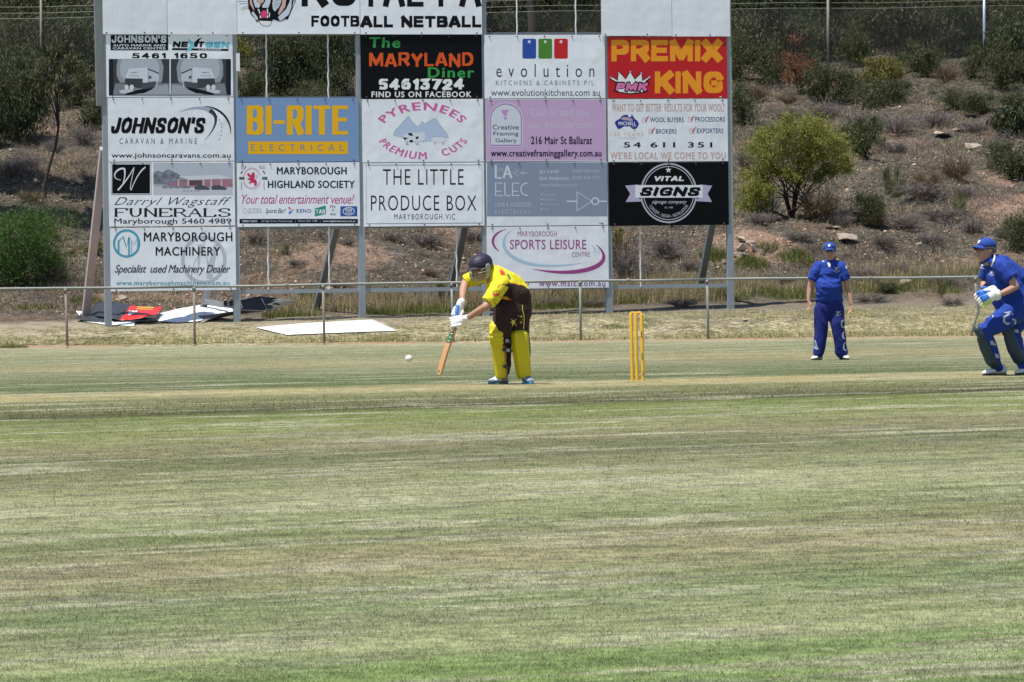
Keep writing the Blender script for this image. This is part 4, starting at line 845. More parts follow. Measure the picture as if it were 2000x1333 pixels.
sheet('fallen_sheet', [(345, 622, .05), (395, 631, .01), (412, 625, .03), (450, 616, .08), (530, 606, .16)], [(400, 618, .1), (430, 612, .14), (460, 608, .17), (500, 606, .18), (540, 604, .18)], [SH_U, SH_U], 'brown-backed sheet bent over under the white curling sheet', lambda t, v: .03 * math.sin(v * 3.14), nx=12, ny=4)
sheet('fallen_sheet', [(398, 585, .42), (430, 596, .32), (480, 606, .22), (515, 607, .2), (560, 597, .25)], [(395, 582, .45), (430, 588, .4), (470, 587, .4), (505, 579, .46), (582, 587, .36)], [SH_B, SHEET, SHEET], 'big black printed sheet curled up at the right end of the fallen pile', lambda t, v: -.10 * math.sin(v * 3.14) * (1 - t), zones=lambda t, v: 1 if (t > .93 and v > .2) else 0)
def surf_print(o, pts, mat, name, d=.012):
    """flat print laid over a lying sheet: pixel polygon dropped on the sheet"""
    dg = bpy.context.evaluated_depsgraph_get(); bv = BVHTree.FromPolygons([o.matrix_local @ v.co for v in o.data.vertices], [list(p.vertices) for p in o.data.polygons])
    mb = MB(); ok = True
    for x, y in pts:
        dr = ray(x, y).normalized(); h = bv.ray_cast(Vector((0, 0, CAM_Z)), dr)
        if h[0] is None:
            h = bv.find_nearest(pt(x, y, o.location.y))
        n = h[1] if h[1].dot(dr) < 0 else -h[1]
        mb.v.append(h[0] + n * d)
    mb.f.append(list(range(len(pts)))); part(name, mb, mat, o, base=o.location)
bpy.context.view_layer.update()
SF = [o for o in COL.objects if o.name.startswith('fallen_sheet')]
red = SF[2]
for p in ([(232, 599.5), (266, 600.2), (265, 601.8), (234, 601)], [(230, 603), (264, 604), (263, 605.4), (232, 604.6)]): surf_print(red, [(x + 35, y + 1) for x, y in p], SH_Y, 'printed_bar')
for i in range(5): surf_print(red, [(252 + i * 3.4, 608 + (i % 2)), (254.8 + i * 3.4, 608 + (i % 2)), (254 + i * 3.4, 617 - i), (251 + i * 3.4, 617 - i)], SHEET, 'printed_letter')
blk_s = SF[6]
for p in ([(520, 596), (537, 590), (556, 592), (549, 596.5), (530, 597.5)], [(508, 583), (523, 579), (525, 580.5), (511, 585)]): surf_print(blk_s, p, SHEET, 'printed_letter')
surf_print(blk_s, [(528, 595.5), (538, 591.8), (548, 593), (543, 595.2)], SH_B, 'printed_letter', .02)

# ================================================================ WICKET, BALL
STP = M('stump_yellow', (.72, .43, .035), .4, 0, .06, 6, spec=.5)
STK = M('stump_print_black', (.02, .02, .02), .5)
def stump(px, lab, marks=False):
    b = gp(px, 744.5); t = pt(px - 10.5, 618, b.y); h = .711; r = .0185
    top = b + Vector((-.010, 0, h)); d = (top - b)
    mb = MB(); rings = []
    for zz, rr in ((-.05, r), (.0, r), (.3, r), (h - .012, r), (h - .004, r * .93), (h, r * .6)):
        c = b + d * (zz / h); rings.append([c + Vector((math.cos(a) * rr, math.sin(a) * rr, 0)) for a in [2 * math.pi * q / 16 for q in range(16)]])
    mb.loft(rings); o = link('stump', mb.mesh('stump', True, b), STP, None, b); tag(o, lab, 'stump', 'stumps of the wicket')
    if marks:
        def wrap(z0, z1, a0, a1, name, tri=False):
            m = MB(); k = 5; lv = [(z0, 0 if tri else 1), (z1, 1)]
            for zz, sc in lv:
                for i in range(k + 1):
                    a = (a0 + a1) / 2 + ((a0 + (a1 - a0) * i / k) - (a0 + a1) / 2) * sc; c = d * (zz / h); m.v.append(Vector((math.cos(a) * (r + .0012), math.sin(a) * (r + .0012), 0)) + c)
            for i in range(k): m.f.append([i, i + 1, i + k + 2, i + k + 1])
            link(name, m.mesh(name), STK, o)
        A = -math.pi / 2
        for z in (.475, .245):
            wrap(z - .026, z, A - .75, A + .25, 'printed_arrow', True)
            for i in range(3): wrap(z + .010 + i * .014, z + .019 + i * .014, A - .6, A + (.1 if i % 2 else .0), 'printed_letter')
        for i in range(4): wrap(.05 + i * .014, .056 + i * .014, A - .3, A + .55, 'printed_letter')
    return b, d
base = {}
SB = []
for px_, lb, mk in ((1235.5, 'yellow stump at the left of the wicket, farthest from the camera', 0), (1244.8, 'yellow stump in the middle of the wicket', 0), (1256.2, 'yellow stump at the right of the wicket, with black maker marks', 1)): SB.append(stump(px_, lb, mk))
for i, lb in ((0, 'yellow bail lying across the left and middle stumps'), (1, 'yellow bail lying across the middle and right stumps')):
    a = SB[i][0] + SB[i][1]; b = SB[i + 1][0] + SB[i + 1][1]; a = a + Vector((0, 0, .010)); b = b + Vector((0, 0, .010)); m = (a + b) / 2; dd = b - a
    P = [a + dd * t for t in (-.12, .05, .12, .3, .5, .7, .88, .95, 1.02)]; R_ = [.006, .007, .0095, .010, .0115, .010, .0095, .007, .006]
    o = link('bail', MB().tube(P, R_, 10).mesh('bail', True, m), STP, None, m); tag(o, lb, 'bail', 'bails on the wicket')
BALLM = M('ball_leather', (.80, .79, .76), .45, 0, .05, 20)
bc = pt(798.5, 700.5, 59.0)
ball = link('cricket_ball', MB().ball(bc, .0365, seg=20, n=14).mesh('cricket_ball', True, bc), BALLM, None, bc); tag(ball, 'white cricket ball in the air to the left of the bat', 'ball')
q = [Vector((.0372 * math.cos(a), .0372 * math.sin(a) * .5, .0372 * math.sin(a) * .866)) for a in [2 * math.pi * i / 24 for i in range(24)]]
link('seam', MB().tube(q + [q[0]], .0016, 5).mesh('seam'), M('seam_grey', (.4, .4, .38)), ball)
# ================================================================ PEOPLE
def cloth(name, c, rough=.8, var=.12, sheen=.04, scale=14): return M(name, c, rough, 0, var, scale, .25, 30, .25, sheen)
SKIN = M('skin_tanned', (.42, .235, .165), .55, 0, .1, 18, .15, 60, .4); SKIN_D = M('skin_tanned_arm', (.40, .22, .15), .55, 0, .22, 22, .15, 60, .4)
BLUE = cloth('cloth_royal_blue', (.012, .042, .27)); NAVY = cloth('cloth_navy_trouser', (.010, .018, .15)); NAVYD = cloth('cloth_dark_navy', (.02, .028, .08)); CAPB = cloth('cap_blue', (.02, .055, .28))
WHT = M('kit_white', (.74, .74, .73), .6, 0, .08, 16, .2); YEL = cloth('cloth_yellow', (.66, .58, .022)); BRN = cloth('cloth_dark_brown', (.034, .018, .016)); BRN_T = cloth('cloth_trouser_brown', (.030, .016, .015))
LEGP = M('print_pale_blue', (.36, .40, .52), .7); PADY = M('pad_yellow', (.60, .50, .012), .55, 0, .08, 8, .15, 20, .35); PADN = M('pad_navy', (.022, .045, .075), .5, 0, .15, 8, .15, 20, .4)
BLK = M('black_rubber', (.02, .02, .022), .6); GREYM = M('grille_grey', (.30, .31, .32), .5, .3); HELM = M('helmet_navy', (.024, .018, .042), .55, 0, .08, 10, spec=.35)
GLB = M('glove_blue', (.03, .14, .50), .55); GLG = M('glove_lime', (.52, .68, .22), .6); SHB = M('shoe_blue', (.03, .33, .58), .5); LENS = M('sunglass_lens', (.02, .10, .30), .12, .3, spec=.8); LENS_R = M('sunglass_red', (.16, .02, .02), .12, .3, spec=.8)
REDP = M('print_red', (.52, .06, .03), .6); GRNP = M('print_green', (.03, .20, .08), .6); GOLD = M('print_gold', (.68, .55, .10), .6); WOOD = M('bat_willow', (.52, .27, .115), .45, 0, .12, 9, .1, 30, .45); HAIR = M('hair_grey_brown', (.12, .09, .07), .8); SOLE = M('sole_grey', (.16, .17, .2), .7)

def bake(name, mb, mats, parent, voxel=.01, smooth=4, wrinkle=0, wfreq=9, zone=None, wdir=None, prox=None):
    """union of the closed pieces as one continuous skin, relaxed, with cloth folds"""
    base = Vector(parent['_b']) if '_b' in parent.keys() else parent.location
    o = link(name, mb.mesh(name, True, base), mats, parent)
    r = o.modifiers.new('r', 'REMESH'); r.mode = 'VOXEL'; r.voxel_size = voxel; r.use_smooth_shade = True
    if smooth: sm = o.modifiers.new('s', 'SMOOTH'); sm.factor = .5; sm.iterations = smooth
    bpy.context.view_layer.update(); dg = bpy.context.evaluated_depsgraph_get()
    me = bpy.data.meshes.new_from_object(o.evaluated_get(dg)); o.modifiers.clear(); old = o.data; o.data = me; bpy.data.meshes.remove(old); me.name = name
    me.materials.clear()
    for m_ in (mats if isinstance(mats, (list, tuple)) else [mats]): me.materials.append(m_)
    n = len(me.vertices); co = np.empty(n * 3); me.vertices.foreach_get('co', co); co = co.reshape(-1, 3)
    if wrinkle:
        no = np.empty(n * 3); me.vertices.foreach_get('normal', no); no = no.reshape(-1, 3)
        w = wdir or (1, 1, .45); q = co * wfreq * np.array(w)
        f = 1 - np.abs(2 * vn3(q[:, 0] + .6 * q[:, 2], q[:, 1], q[:, 2]) - 1) * 1.2 + .5 * (vn3(q[:, 0] * 2.3, q[:, 1] * 2.3 + 5, q[:, 2] * 2.3 - q[:, 0]) - .5)
        co = co + no * ((f - .4) * wrinkle)[:, None]; me.vertices.foreach_set('co', co.astype(np.float32).ravel())
    k = len(me.polygons); me.polygons.foreach_set('use_smooth', np.ones(k, bool))
    if zone:
        c = np.empty(k * 3); me.polygons.foreach_get('center', c); c = c.reshape(-1, 3) + np.array(base); X, Yp = proj_np(c)
        me.polygons.foreach_set('material_index', zone(X, Yp, c).astype(np.int32))
    me.update(); return o
def inpoly(X, Yp, poly):
    r = np.zeros(len(X), bool); n = len(poly)
    for i in range(n):
        x1, y1 = poly[i]; x2, y2 = poly[(i + 1) % n]
        c = ((y1 > Yp) != (y2 > Yp)) & (X < (x2 - x1) * (Yp - y1) / (y2 - y1 + 1e-12) + x1); r ^= c
    return r
def bvh_of(o):
    b = Vector(o.parent.location) if o.parent else Vector(o.location)
    return BVHTree.FromPolygons([v.co + b for v in o.data.vertices], [list(p.vertices) for p in o.data.polygons])
def decal(o, pts, mat, name, d=.004, bv=None):
    """flat print pressed onto a garment: pixel polygon dropped on its surface, fan from the middle"""
    bv = bv or bvh_of(o); P = []
    n = len(pts)
    for i in range(n):
        a, b = pts[i], pts[(i + 1) % n]
        P += [a, ((a[0] + b[0]) / 2, (a[1] + b[1]) / 2)]
    cx = sum(p[0] for p in pts) / n; cy = sum(p[1] for p in pts) / n; P.append((cx, cy)); mb = MB()
    for x, y in P:
        dr = ray(x, y).normalized(); h = bv.ray_cast(Vector((0, 0, CAM_Z)), dr)
        if h[0] is None: h = bv.find_nearest(pt(x, y, o.parent.location.y))
        mb.v.append(h[0] - dr * d)
    m = len(P) - 1
    for i in range(m): mb.f.append([i, (i + 1) % m, m])
    return part(name, mb, mat, o, base=o.parent.location)
def stroke(o, pts, w, mat, name, d=.004, bv=None):
    bv = bv or bvh_of(o); mb = MB(); n = len(pts)
    for i in range(n):
        a = np.array(pts[max(i - 1, 0)], float); b = np.array(pts[min(i + 1, n - 1)], float); t = (b - a) / (np.linalg.norm(b - a) + 1e-9); nr = np.array([-t[1], t[0]]) * w / 2
        for sg in (1, -1):
            x, y = np.array(pts[i]) + nr * sg; dr = ray(x, y).normalized(); h = bv.ray_cast(Vector((0, 0, CAM_Z)), dr)
            if h[0] is None: h = bv.find_nearest(pt(x, y, o.parent.location.y))
            mb.v.append(h[0] - dr * d)
    for i in range(n - 1): mb.f.append([2 * i, 2 * i + 1, 2 * i + 3, 2 * i + 2])
    return part(name, mb, mat, o, base=o.parent.location)
class Fig:
    def __init__(s, foot, label, name='person'):
        s.g = gp(*foot); s.Y = s.g.y; s.s = FPX / s.Y
        s.e = empty(name, s.g, label, 'person'); s.b = MB()
    def J(s, x, y, d=0.0): return pt(x, y, s.Y + d)
    def r(s, px): return px / s.s
    def cap(s, mb, a, b, r0, r1, ka=1, kb=1, side=None, **k):
        """a, b = (px, py, depth); radii in pixels"""
        mb.capsule(s.J(*a), s.J(*b), s.r(r0), s.r(r1), side, ka, kb, **k)
    def chain(s, mb, pts, **k):
        for a, b in zip(pts[:-1], pts[1:]): s.cap(mb, a[:3], b[:3], a[3], b[3], **k)
    def ball(s, mb, c, r, ax=(1, 1, 1), rot=None): mb.ball(s.J(*c), s.r(r), ax, rot)
    def hand(s, mb, wrist, knuck, d, curl=.5, thumb=1, sz=1.0, spread=(1, 0)):
        """palm from wrist to knuckles with four fingers and a thumb"""
        W = s.J(*wrist); Kn = s.J(*knuck); ax = (Kn - W).normalized(); sd = Vector((spread[0], spread[1], 0)); sd = (sd - ax * sd.dot(ax)).normalized(); nr = ax.cross(sd)
        mb.capsule(W, Kn, .026 * sz, .036 * sz, sd, 1.08, .45)
        for i, (L, o) in enumerate(((.062, -.030), (.074, -.010), (.070, .010), (.056, .028))):
            p = Kn + sd * o * sz + ax * .012 * sz; m = p + (ax * (1 - curl * .3) + nr * curl * .5).normalized() * L * .55 * sz; q = m + (ax * (1 - curl) + nr * curl * 1.1).normalized() * L * .5 * sz
            mb.capsule(p - ax * .02, m, .0095 * sz, .0088 * sz, seg=8, n=3); mb.capsule(m, q, .0088 * sz, .0075 * sz, seg=8, n=3)
        t0 = W + ax * .02 * sz - sd * .02 * thumb * sz; t1 = W + ax * .058 * sz - sd * .048 * thumb * sz; t2 = t1 + (ax * .9 + nr * .4 - sd * .1 * thumb).normalized() * .034 * sz
        mb.capsule(t0, t1, .014 * sz, .011 * sz, seg=8, n=3); mb.capsule(t1, t2, .0108 * sz, .0085 * sz, seg=8, n=3)
    def shoe(s, heel, toe, name, upper, sole, hgt=.085, wid=.048, accent=None, label=None):
        """heel, toe: (px, py) on the ground"""
        H = s.J(*heel); T = s.J(*toe); H.z = ground_z(H.x, H.y) + .004 if abs(H.z - ground_z(H.x, H.y)) < .08 else H.z; T.z = ground_z(T.x, T.y) + .004
        d = T - H; L = d.length; d.normalize(); sd = d.cross(Vector((0, 0, 1))).normalized(); up = sd.cross(d) * -1 if (sd.cross(d)).z < 0 else sd.cross(d)
        def prof(tab, z0, k=1.0, nseg=14):
            rings = []
            for t, w_, h_ in tab:
                c = H + d * (L * t); rings.append([c + sd * (w_ * wid * k * math.cos(a)) + up * (z0 + max(-.0, h_ * hgt * (.5 + .5 * math.sin(a))) if math.sin(a) > -2 else 0) for a in [2 * math.pi * q / nseg for q in range(nseg)]])
            return rings
        up_tab = [(-.0, .35, .55), (.02, .62, .8), (.1, .78, 1.05), (.22, .82, 1.12), (.36, .82, 1.05), (.5, .88, .84), (.65, .98, .62), (.8, .98, .5), (.92, .8, .40), (.985, .45, .28)]
        mb = MB().loft(prof(up_tab, .012)); o = bake(name, mb, [upper, accent or upper], s.e, .006, 2, zone=(lambda X, Yp, c: (c[:, 2] < min(H.z, T.z) + .032).astype(int)) if accent else None)
        if label: o['label'] = label
        so = MB(); rings = []
        for z in (0.0, .016):
            pts = []
            for q in range(24):
                a = 2 * math.pi * q / 24; x = .5 + .52 * math.cos(a); w_ = np.interp(x, [-.02, .1, .35, .7, .9, 1.02], [.3, .85, .8, 1.05, .9, .3]); pts.append(H + d * (L * x) + sd * (wid * w_ * math.copysign(abs(math.sin(a)) ** .6, math.sin(a))) + up * z)
            rings.append(pts)
        so.loft(rings); part('sole', so, sole, o, True, base=s.g)
        # laces
        lc = MB()
        for i in range(4):
            c = H + d * L * (.42 + .08 * i) + up * (hgt * (.98 - .13 * i) + .014); lc.tube([c - sd * .02, c + up * .004, c + sd * .02], .0035, 5)
        lo = part('laces', lc, upper, o, True, base=s.g); lo['kind'] = 'stuff'
        return o

# ---------------------------------------------------------------- standing fielder
f = Fig((1621, 703.5), 'fielder in blue cap, shirt and trousers standing upright with his arms at his sides')
B = MB()
f.chain(B, [(1620, 560, 0, 16), (1620, 590, 0, 15), (1620, 602, 0, 12)], ka=1.1, kb=.7); f.chain(B, [(1620, 532, 0, 17), (1620, 560, 0, 17)], ka=1.1, kb=.6)
for sx in (-1, 1):
    x = 1620; hip = (x + sx * 14, 608, 0, 10)
    f.chain(B, [hip, ((1603 if sx < 0 else 1637), 655, -.0, 7), ((1600 if sx < 0 else 1643), 692, .02, 6)])
f.chain(B, [(1597, 526, 0, 6), (1586, 547, 0, 6.5), (1582, 562, .01, 5.8), (1580, 578, -.02, 4.6), (1579.5, 588, -.04, 3.6)])
f.chain(B, [(1644, 526, 0, 6), (1652.5, 547, 0, 6.5), (1656, 565, .01, 5.8), (1661, 582, -.02, 4.6), (1663, 594, -.04, 3.6)])
f.cap(B, (1620, 523, 0), (1620.5, 505, -.01), 8.5, 7.8)
f.cap(B, (1602, 524, .0), (1639, 524, .0), 5.5, 5.5)
f.hand(B, (1579, 588, -.04), (1580.5, 597, -.05), 0, .55, -1, 1.0, (.55, -.85)); f.hand(B, (1663.5, 594, -.04), (1662.5, 603.5, -.05), 0, .55, 1, 1.0, (.55, -.85))
# head: skull, jaw, nose, ears, brow
def head(f, B, cx, cy, d, tw=0.0, tilt=0.0, sc=1.0, tog=0):
    """head about 0.24 m tall; tw turns it towards the left of the picture"""
    R = Matrix.Rotation(-tw, 3, 'Z'); c = f.J(cx, cy, d)
    def P(x, y, z): return c + (R @ Matrix.Rotation(tilt, 3, 'X')) @ Vector((x * sc, y * sc, z * sc))
    RR = R @ Matrix.Rotation(tilt, 3, 'X')
    B.ball(P(0, .012, .03), .098 * sc, (.80, .98, .92), RR); B.capsule(P(0, -.03, -.015), P(0, -.045, -.075), .066 * sc, .042 * sc, RR @ Vector((1, 0, 0)), 1.0, .9)
    B.capsule(P(0, .0, -.03), P(0, -.01, -.075), .062 * sc, .05 * sc); B.capsule(P(0, -.088, .018), P(0, -.115, -.018), .009 * sc, .016 * sc, RR @ Vector((1, 0, 0)), .95, 1)
    for q in (-1, 1):
        B.ball(P(q * .079, .005, .0), .024 * sc, (.38, .75, 1.25), RR); B.ball(P(q * .034, -.062, -.022), .030 * sc, (1, .8, 1), RR); B.capsule(P(q * .008, -.088, .038), P(q * .048, -.078, .036), .0125 * sc, .0115 * sc, seg=8)
    B.capsule(P(-.02, -.092, -.052), P(.02, -.092, -.052), .0085 * sc, .0085 * sc, seg=8); B.capsule(P(-.017, -.088, -.063), P(.017, -.088, -.063), .009 * sc, .009 * sc, seg=8)
    return P, RR
P, RR = head(f, B, 1620.5, 493, -.01, .10, -.03, 1.04)
body = bake('body', B, SKIN, f.e, .009, 3)
def mouth(f, P, R, mat_=None):
    m = M('lips', (.30, .12, .10), .5); mb = MB(); mb.tube([P(-.022, -.1, -.0585), P(0, -.1035, -.0575), P(.022, -.1, -.0585)], .0028, 6); part('mouth', mb, m, f.e, True)
mouth(f, P, RR)
def glasses(f, P, lens, wide=.036):
    mb = MB(); 
    for q in (-1, 1):
        mb.ball(P(q * .033, -.098, .014), .026, (1.05, .34, .68), None, 14, 8)
    part('sunglasses', mb, lens, f.e, True); fr = MB().tube([P(-.082, .0, .02), P(-.074, -.06, .02), P(-.05, -.097, .022), P(0, -.107, .022), P(.05, -.097, .022), P(.074, -.06, .02), P(.082, .0, .02)], .0042, 6)
    part('glasses_frame', fr, BLK, f.e, True)
glasses(f, P, LENS)
def cap(f, P, RR, mat, peak=1.0, white=None, logo_at=None):
    mb = MB(); R_ = RR
    rings = []
    for z, k in ((.046, 1.02), (.06, 1.04), (.085, 1.0), (.11, .86), (.130, .6), (.140, .25)):
        rings.append([P(.088 * k * math.cos(a), .012 + .104 * k * math.sin(a), z) for a in [2 * math.pi * q / 24 for q in range(24)]])
    mb.loft(rings); mb.ball(P(0, .012, .142), .009, (1, 1, .6))
    # peak: thin curved tongue
    top = []; bot = []
    for j in range(6):
        v = j / 5; row = []; rowb = []
        for i in range(11):
            u = -1 + 2 * i / 10; hw = .078 * (1 - .18 * v); x = u * hw; y = -.085 - peak * .078 * v * (1 - .45 * u * u) + .052 * u * u; z = .058 - .022 * v - .022 * u * u
            row.append(P(x, y, z)); rowb.append(P(x, y, z - .007))
        top.append(row); bot.append(rowb)
    n0 = len(mb.v)
    for j in range(6): mb.v += top[j]
    for j in range(6): mb.v += bot[j]
    for j in range(5):
        for i in range(10):
            a = n0 + j * 11 + i; b = a + 66; mb.f.append([a, a + 1, a + 12, a + 11]); mb.f.append([b, b + 11, b + 12, b + 1])
    edge = [n0 + i for i in range(11)] + [n0 + j * 11 + 10 for j in range(1, 6)] + [n0 + 55 + i for i in range(9, -1, -1)] + [n0 + j * 11 for j in range(4, 0, -1)]
    for i in range(len(edge)): a, b = edge[i], edge[(i + 1) % len(edge)]; mb.f.append([b, a, a + 66, b + 66])
    c = part('cap', mb, mat, f.e, True)
    lg = MB(); 
    pts = [(-.014, .076), (-.020, .092), (-.008, .110), (.012, .106), (.020, .096), (.008, .092), (.010, .080), (.0, .072)]
    k = []
    for x, z in pts: rr = np.interp(z, [.06, .085, .11], [1.06, 1.02, .88]); k.append(P(x, .012 - (.104 * rr) * math.sqrt(max(0, 1 - (x / .09) ** 2)) - .003, z))
    lg.v = k; lg.f = [list(range(len(k)))]; part('cap_badge', lg, WHT, c, base=f.g)
    hb = MB(); rings = []
    for z, kk in ((-.012, .98), (.03, 1.02)):
        rings.append([P(.083 * kk * math.cos(a), .016 + .100 * kk * math.sin(a), z) for a in [math.pi * (-.08 + 1.16 * q / 20) for q in range(21)]] + [P(.074 * math.cos(a), .016 + .09 * math.sin(a), z) for a in [math.pi * (-.08 + 1.16 * q / 20) for q in range(20, -1, -1)]])
    hb.loft(rings); part('hair', hb, HAIR, f.e, True)
cap(f, P, RR, CAPB)
S = MB()
f.chain(S, [(1619.5, 526, 0, 22), (1619, 545, -.01, 24), (1618.5, 560, -.03, 25.5), (1619, 576, -.02, 25.5)], ka=1.0, kb=.58)
f.cap(S, (1619, 565, -.01), (1619.5, 590, 0), 25.5, 26.5, 1.0, .56, flat1=True)
f.ball(S, (1618.5, 563, -.07), 20, (1.05, .7, .95))
f.cap(S, (1598, 520.5, .01), (1643, 520.5, .01), 9.5, 9.5, 1, 1); f.cap(S, (1610, 517, .01), (1632, 517, .01), 8, 8)
f.cap(S, (1598, 523, 0), (1586.5, 547, 0), 10.5, 9.6, flat1=True); f.cap(S, (1643, 523, 0), (1652, 547, 0), 10.5, 9.4, flat1=True)
shirt = bake('shirt', S, BLUE, f.e, .009, 3, .022, 10, wdir=(.7, .7, 1.1))
C_ = MB(); rings = []
for z, k in ((0, 1.0), (1, .86)):
    rings.append([f.J(1620.5, 511.5 - z * 4.5, .0) + Vector((.079 * k * math.cos(a), -.01 + .070 * k * math.sin(a), -.012 * math.sin(a) * -1 - (.03 if math.sin(a) < -.8 else 0) * (1 - z))) for a in [2 * math.pi * q / 24 for q in range(24)]])
C_.loft(rings, False); col_ = part('collar', C_, BLUE, f.e, True); so_ = col_.modifiers.new('t', 'SOLIDIFY'); so_.thickness = .008
bv = bvh_of(shirt)
decal(shirt, [(1616, 513), (1621.5, 513.5), (1622.5, 519.5), (1619.2, 523), (1617, 518)], WHT, 'placket', bv=bv)
stroke(col_, [(1606.5, 505), (1605.5, 509), (1610, 511.5)], 1.4, WHT, 'collar_trim', .012, bv=bv)
def badge(o, cx, cy, r, bv, mat=None):
    mat = mat or LEGP
    k = r / 6
    stroke(o, [(cx + r * math.cos(a), cy + r * math.sin(a)) for a in np.linspace(.15, 3.0, 9)], 1.3 * k, mat, 'badge_ring', bv=bv)
    decal(o, [(cx - 1.5 * k, cy + 3.4 * k), (cx - 3.4 * k, cy - 1 * k), (cx - 1.4 * k, cy - 4.4 * k), (cx + 2.4 * k, cy - 4 * k), (cx + 3.6 * k, cy - .5 * k), (cx + .6 * k, cy - .2 * k), (cx + 1.4 * k, cy + 3 * k)], mat, 'badge_horse', bv=bv)
    stroke(o, [(cx - 5.6 * k, cy - 3.4 * k), (cx - 3.6 * k, cy - 5 * k)], 1.1 * k, mat, 'badge_mark', bv=bv); stroke(o, [(cx + 4 * k, cy - 4.6 * k), (cx + 6 * k, cy - 3 * k)], 1.1 * k, mat, 'badge_mark', bv=bv)
badge(shirt, 1634, 526.5, 5.6, bv); decal(shirt, [(1650.5, 519.5), (1653, 520), (1655, 525), (1653, 526)], WHT, 'sleeve_logo', bv=bv)
T = MB()
f.chain(T, [(1619.5, 588, 0, 25), (1619.5, 600, 0, 26.5)], ka=1.0, kb=.55)
f.chain(T, [(1605, 606, 0, 14.5), (1603.5, 640, 0, 12.8), (1601, 668, .0, 11), (1599, 690, .0, 10)], ka=1, kb=.92); f.chain(T, [(1633, 606, 0, 15), (1636.5, 640, -.02, 13), (1640.5, 668, -.01, 11.8), (1643.5, 688, 0, 11.5)], ka=1, kb=.92)
trou = bake('trousers', T, NAVY, f.e, .009, 3, .022, 9, wdir=(1, 1, .5)); bv = bvh_of(trou)
badge(trou, 1637, 612, 5.2, bv)
for (x0, y0, k) in ((1647.5, 633, 1), (1650, 655, 1), (1652, 677, 1.1)):
    stroke(trou, [(x0 + 4 * k * math.cos(a), y0 + 7 * k * math.sin(a)) for a in np.linspace(1.2, 5.0, 9)], 3, LEGP, 'leg_letter', bv=bv)
decal(trou, [(1590, 664), (1593, 665), (1595.5, 674), (1599, 682), (1596.5, 684), (1592, 682), (1588.5, 680)], LEGP, 'leg_stripe', bv=bv)
f.shoe((1605, 700, .10), (1586.5, 704, -.10), 'shoe', WHT, BLK, .085, .047); f.shoe((1641, 699, .12), (1657, 705.5, -.12), 'shoe', WHT, BLK, .085, .047)

# ---------------------------------------------------------------- wicket keeper
k = Fig((1945, 734), 'wicket keeper crouching in blue with blue and white gloves and navy leg pads')
B = MB(); HPx, HPy = 1999, 588
k.chain(B, [(1996, 590, .0, 24), (1977, 560, .02, 19), (1957, 534, .0, 18), (1944, 519, 0, 13)], kb=.85)
k.cap(B, (1944, 520, 0), (1926, 506, -.02), 11, 10.5)
k.chain(B, [(1992, 597, -.08, 20), (1964, 622, -.14, 14), (1922, 647, -.18, 8)]); k.chain(B, [(1922, 648, -.18, 8), (1933, 685, -.1, 8), (1946, 722, -.02, 6.5)])
k.chain(B, [(2004, 597, .12, 20), (1985, 625, .1, 14), (1977, 650, .03, 8.5)]); k.chain(B, [(1977, 650, .03, 8.5), (1986, 685, .06, 8.5), (1996, 718, .12, 6.8)])
k.chain(B, [(1962, 527, -.2, 10), (1976, 548, -.24, 8.5), (1984, 560, -.24, 7)]); k.chain(B, [(1984, 560, -.24, 7), (1967, 569, -.32, 6.6), (1949, 577, -.38, 5.2)])
k.chain(B, [(1932, 525, .2, 9), (1922, 548, .18, 8), (1922, 560, .1, 7), (1926, 572, -.1, 5.5)])
P, RR = head(k, B, 1925, 491, -.02, 1.05, -.10, 1.02)
body = bake('body', B, SKIN, k.e, .0095, 3)
mouth(k, P, RR); glasses(k, P, LENS_R); cap(k, P, RR, CAPB, 1.15)
S = MB()
k.chain(S, [(1945, 520, 0, 21), (1955, 540, 0, 30), (1970, 566, .0, 32), (1988, 588, .0, 31)], kb=.9); k.chain(S, [(1962, 580, 0, 26), (1972, 596, -.01, 26)], kb=.9)
k.cap(S, (1952, 519, -.16), (1977, 545, -.24), 16, 13.5, flat1=True); k.cap(S, (1929, 522, .16), (1921, 544, .18), 14, 12, flat1=True); k.cap(S, (1938, 512, -.1), (1934, 513, .12), 9, 9)
k.cap(S, (1960, 514, .0), (1985, 545, .02), 14, 22)
shirt = bake('shirt', S, BLUE, k.e, .01, 3, .026, 9, wdir=(1, 1, .8)); bv = bvh_of(shirt)
C_ = MB(); rings = []
for z in (0, 1):
    cc = k.J(1928.5 + (0 if z == 0 else -1.5), 511 - z * 5, 0); rings.append([cc + Vector((.074 * math.cos(a), .085 * math.sin(a), .035 * math.cos(a) + .0)) for a in [2 * math.pi * q / 24 for q in range(24)]])
C_.loft(rings, False); col_ = part('collar', C_, BLUE, k.e, True); so_ = col_.modifiers.new('t', 'SOLIDIFY'); so_.thickness = .008
stroke(shirt, [(1942.5, 497), (1942.5, 503), (1940, 511), (1935.5, 521)], 2.6, WHT, 'collar_trim', .05, bv=bv); decal(shirt, [(1912.5, 517.5), (1917, 516), (1922.5, 527), (1914, 524)], WHT, 'collar_flap', bv=bv)
badge(shirt, 1937.5, 533, 5.4, bv)
T = MB()
k.chain(T, [(1985, 590, .0, 28), (2006, 600, .02, 32)], kb=.9)
k.chain(T, [(1990, 602, -.06, 26), (1960, 624, -.13, 21), (1922, 646, -.18, 14)]); k.chain(T, [(1920, 648, -.18, 13.5), (1934, 684, -.09, 13.5), (1948, 718, -.02, 9)])
k.chain(T, [(2004, 604, .1, 26), (1988, 628, .08, 22), (1976, 650, .02, 14)]); k.chain(T, [(1976, 650, .02, 14), (1988, 685, .06, 14), (2000, 714, .1, 11)])
trou = bake('trousers', T, BLUE, k.e, .01, 3, .026, 9, wdir=(1, 1, .8)); bv = bvh_of(trou)
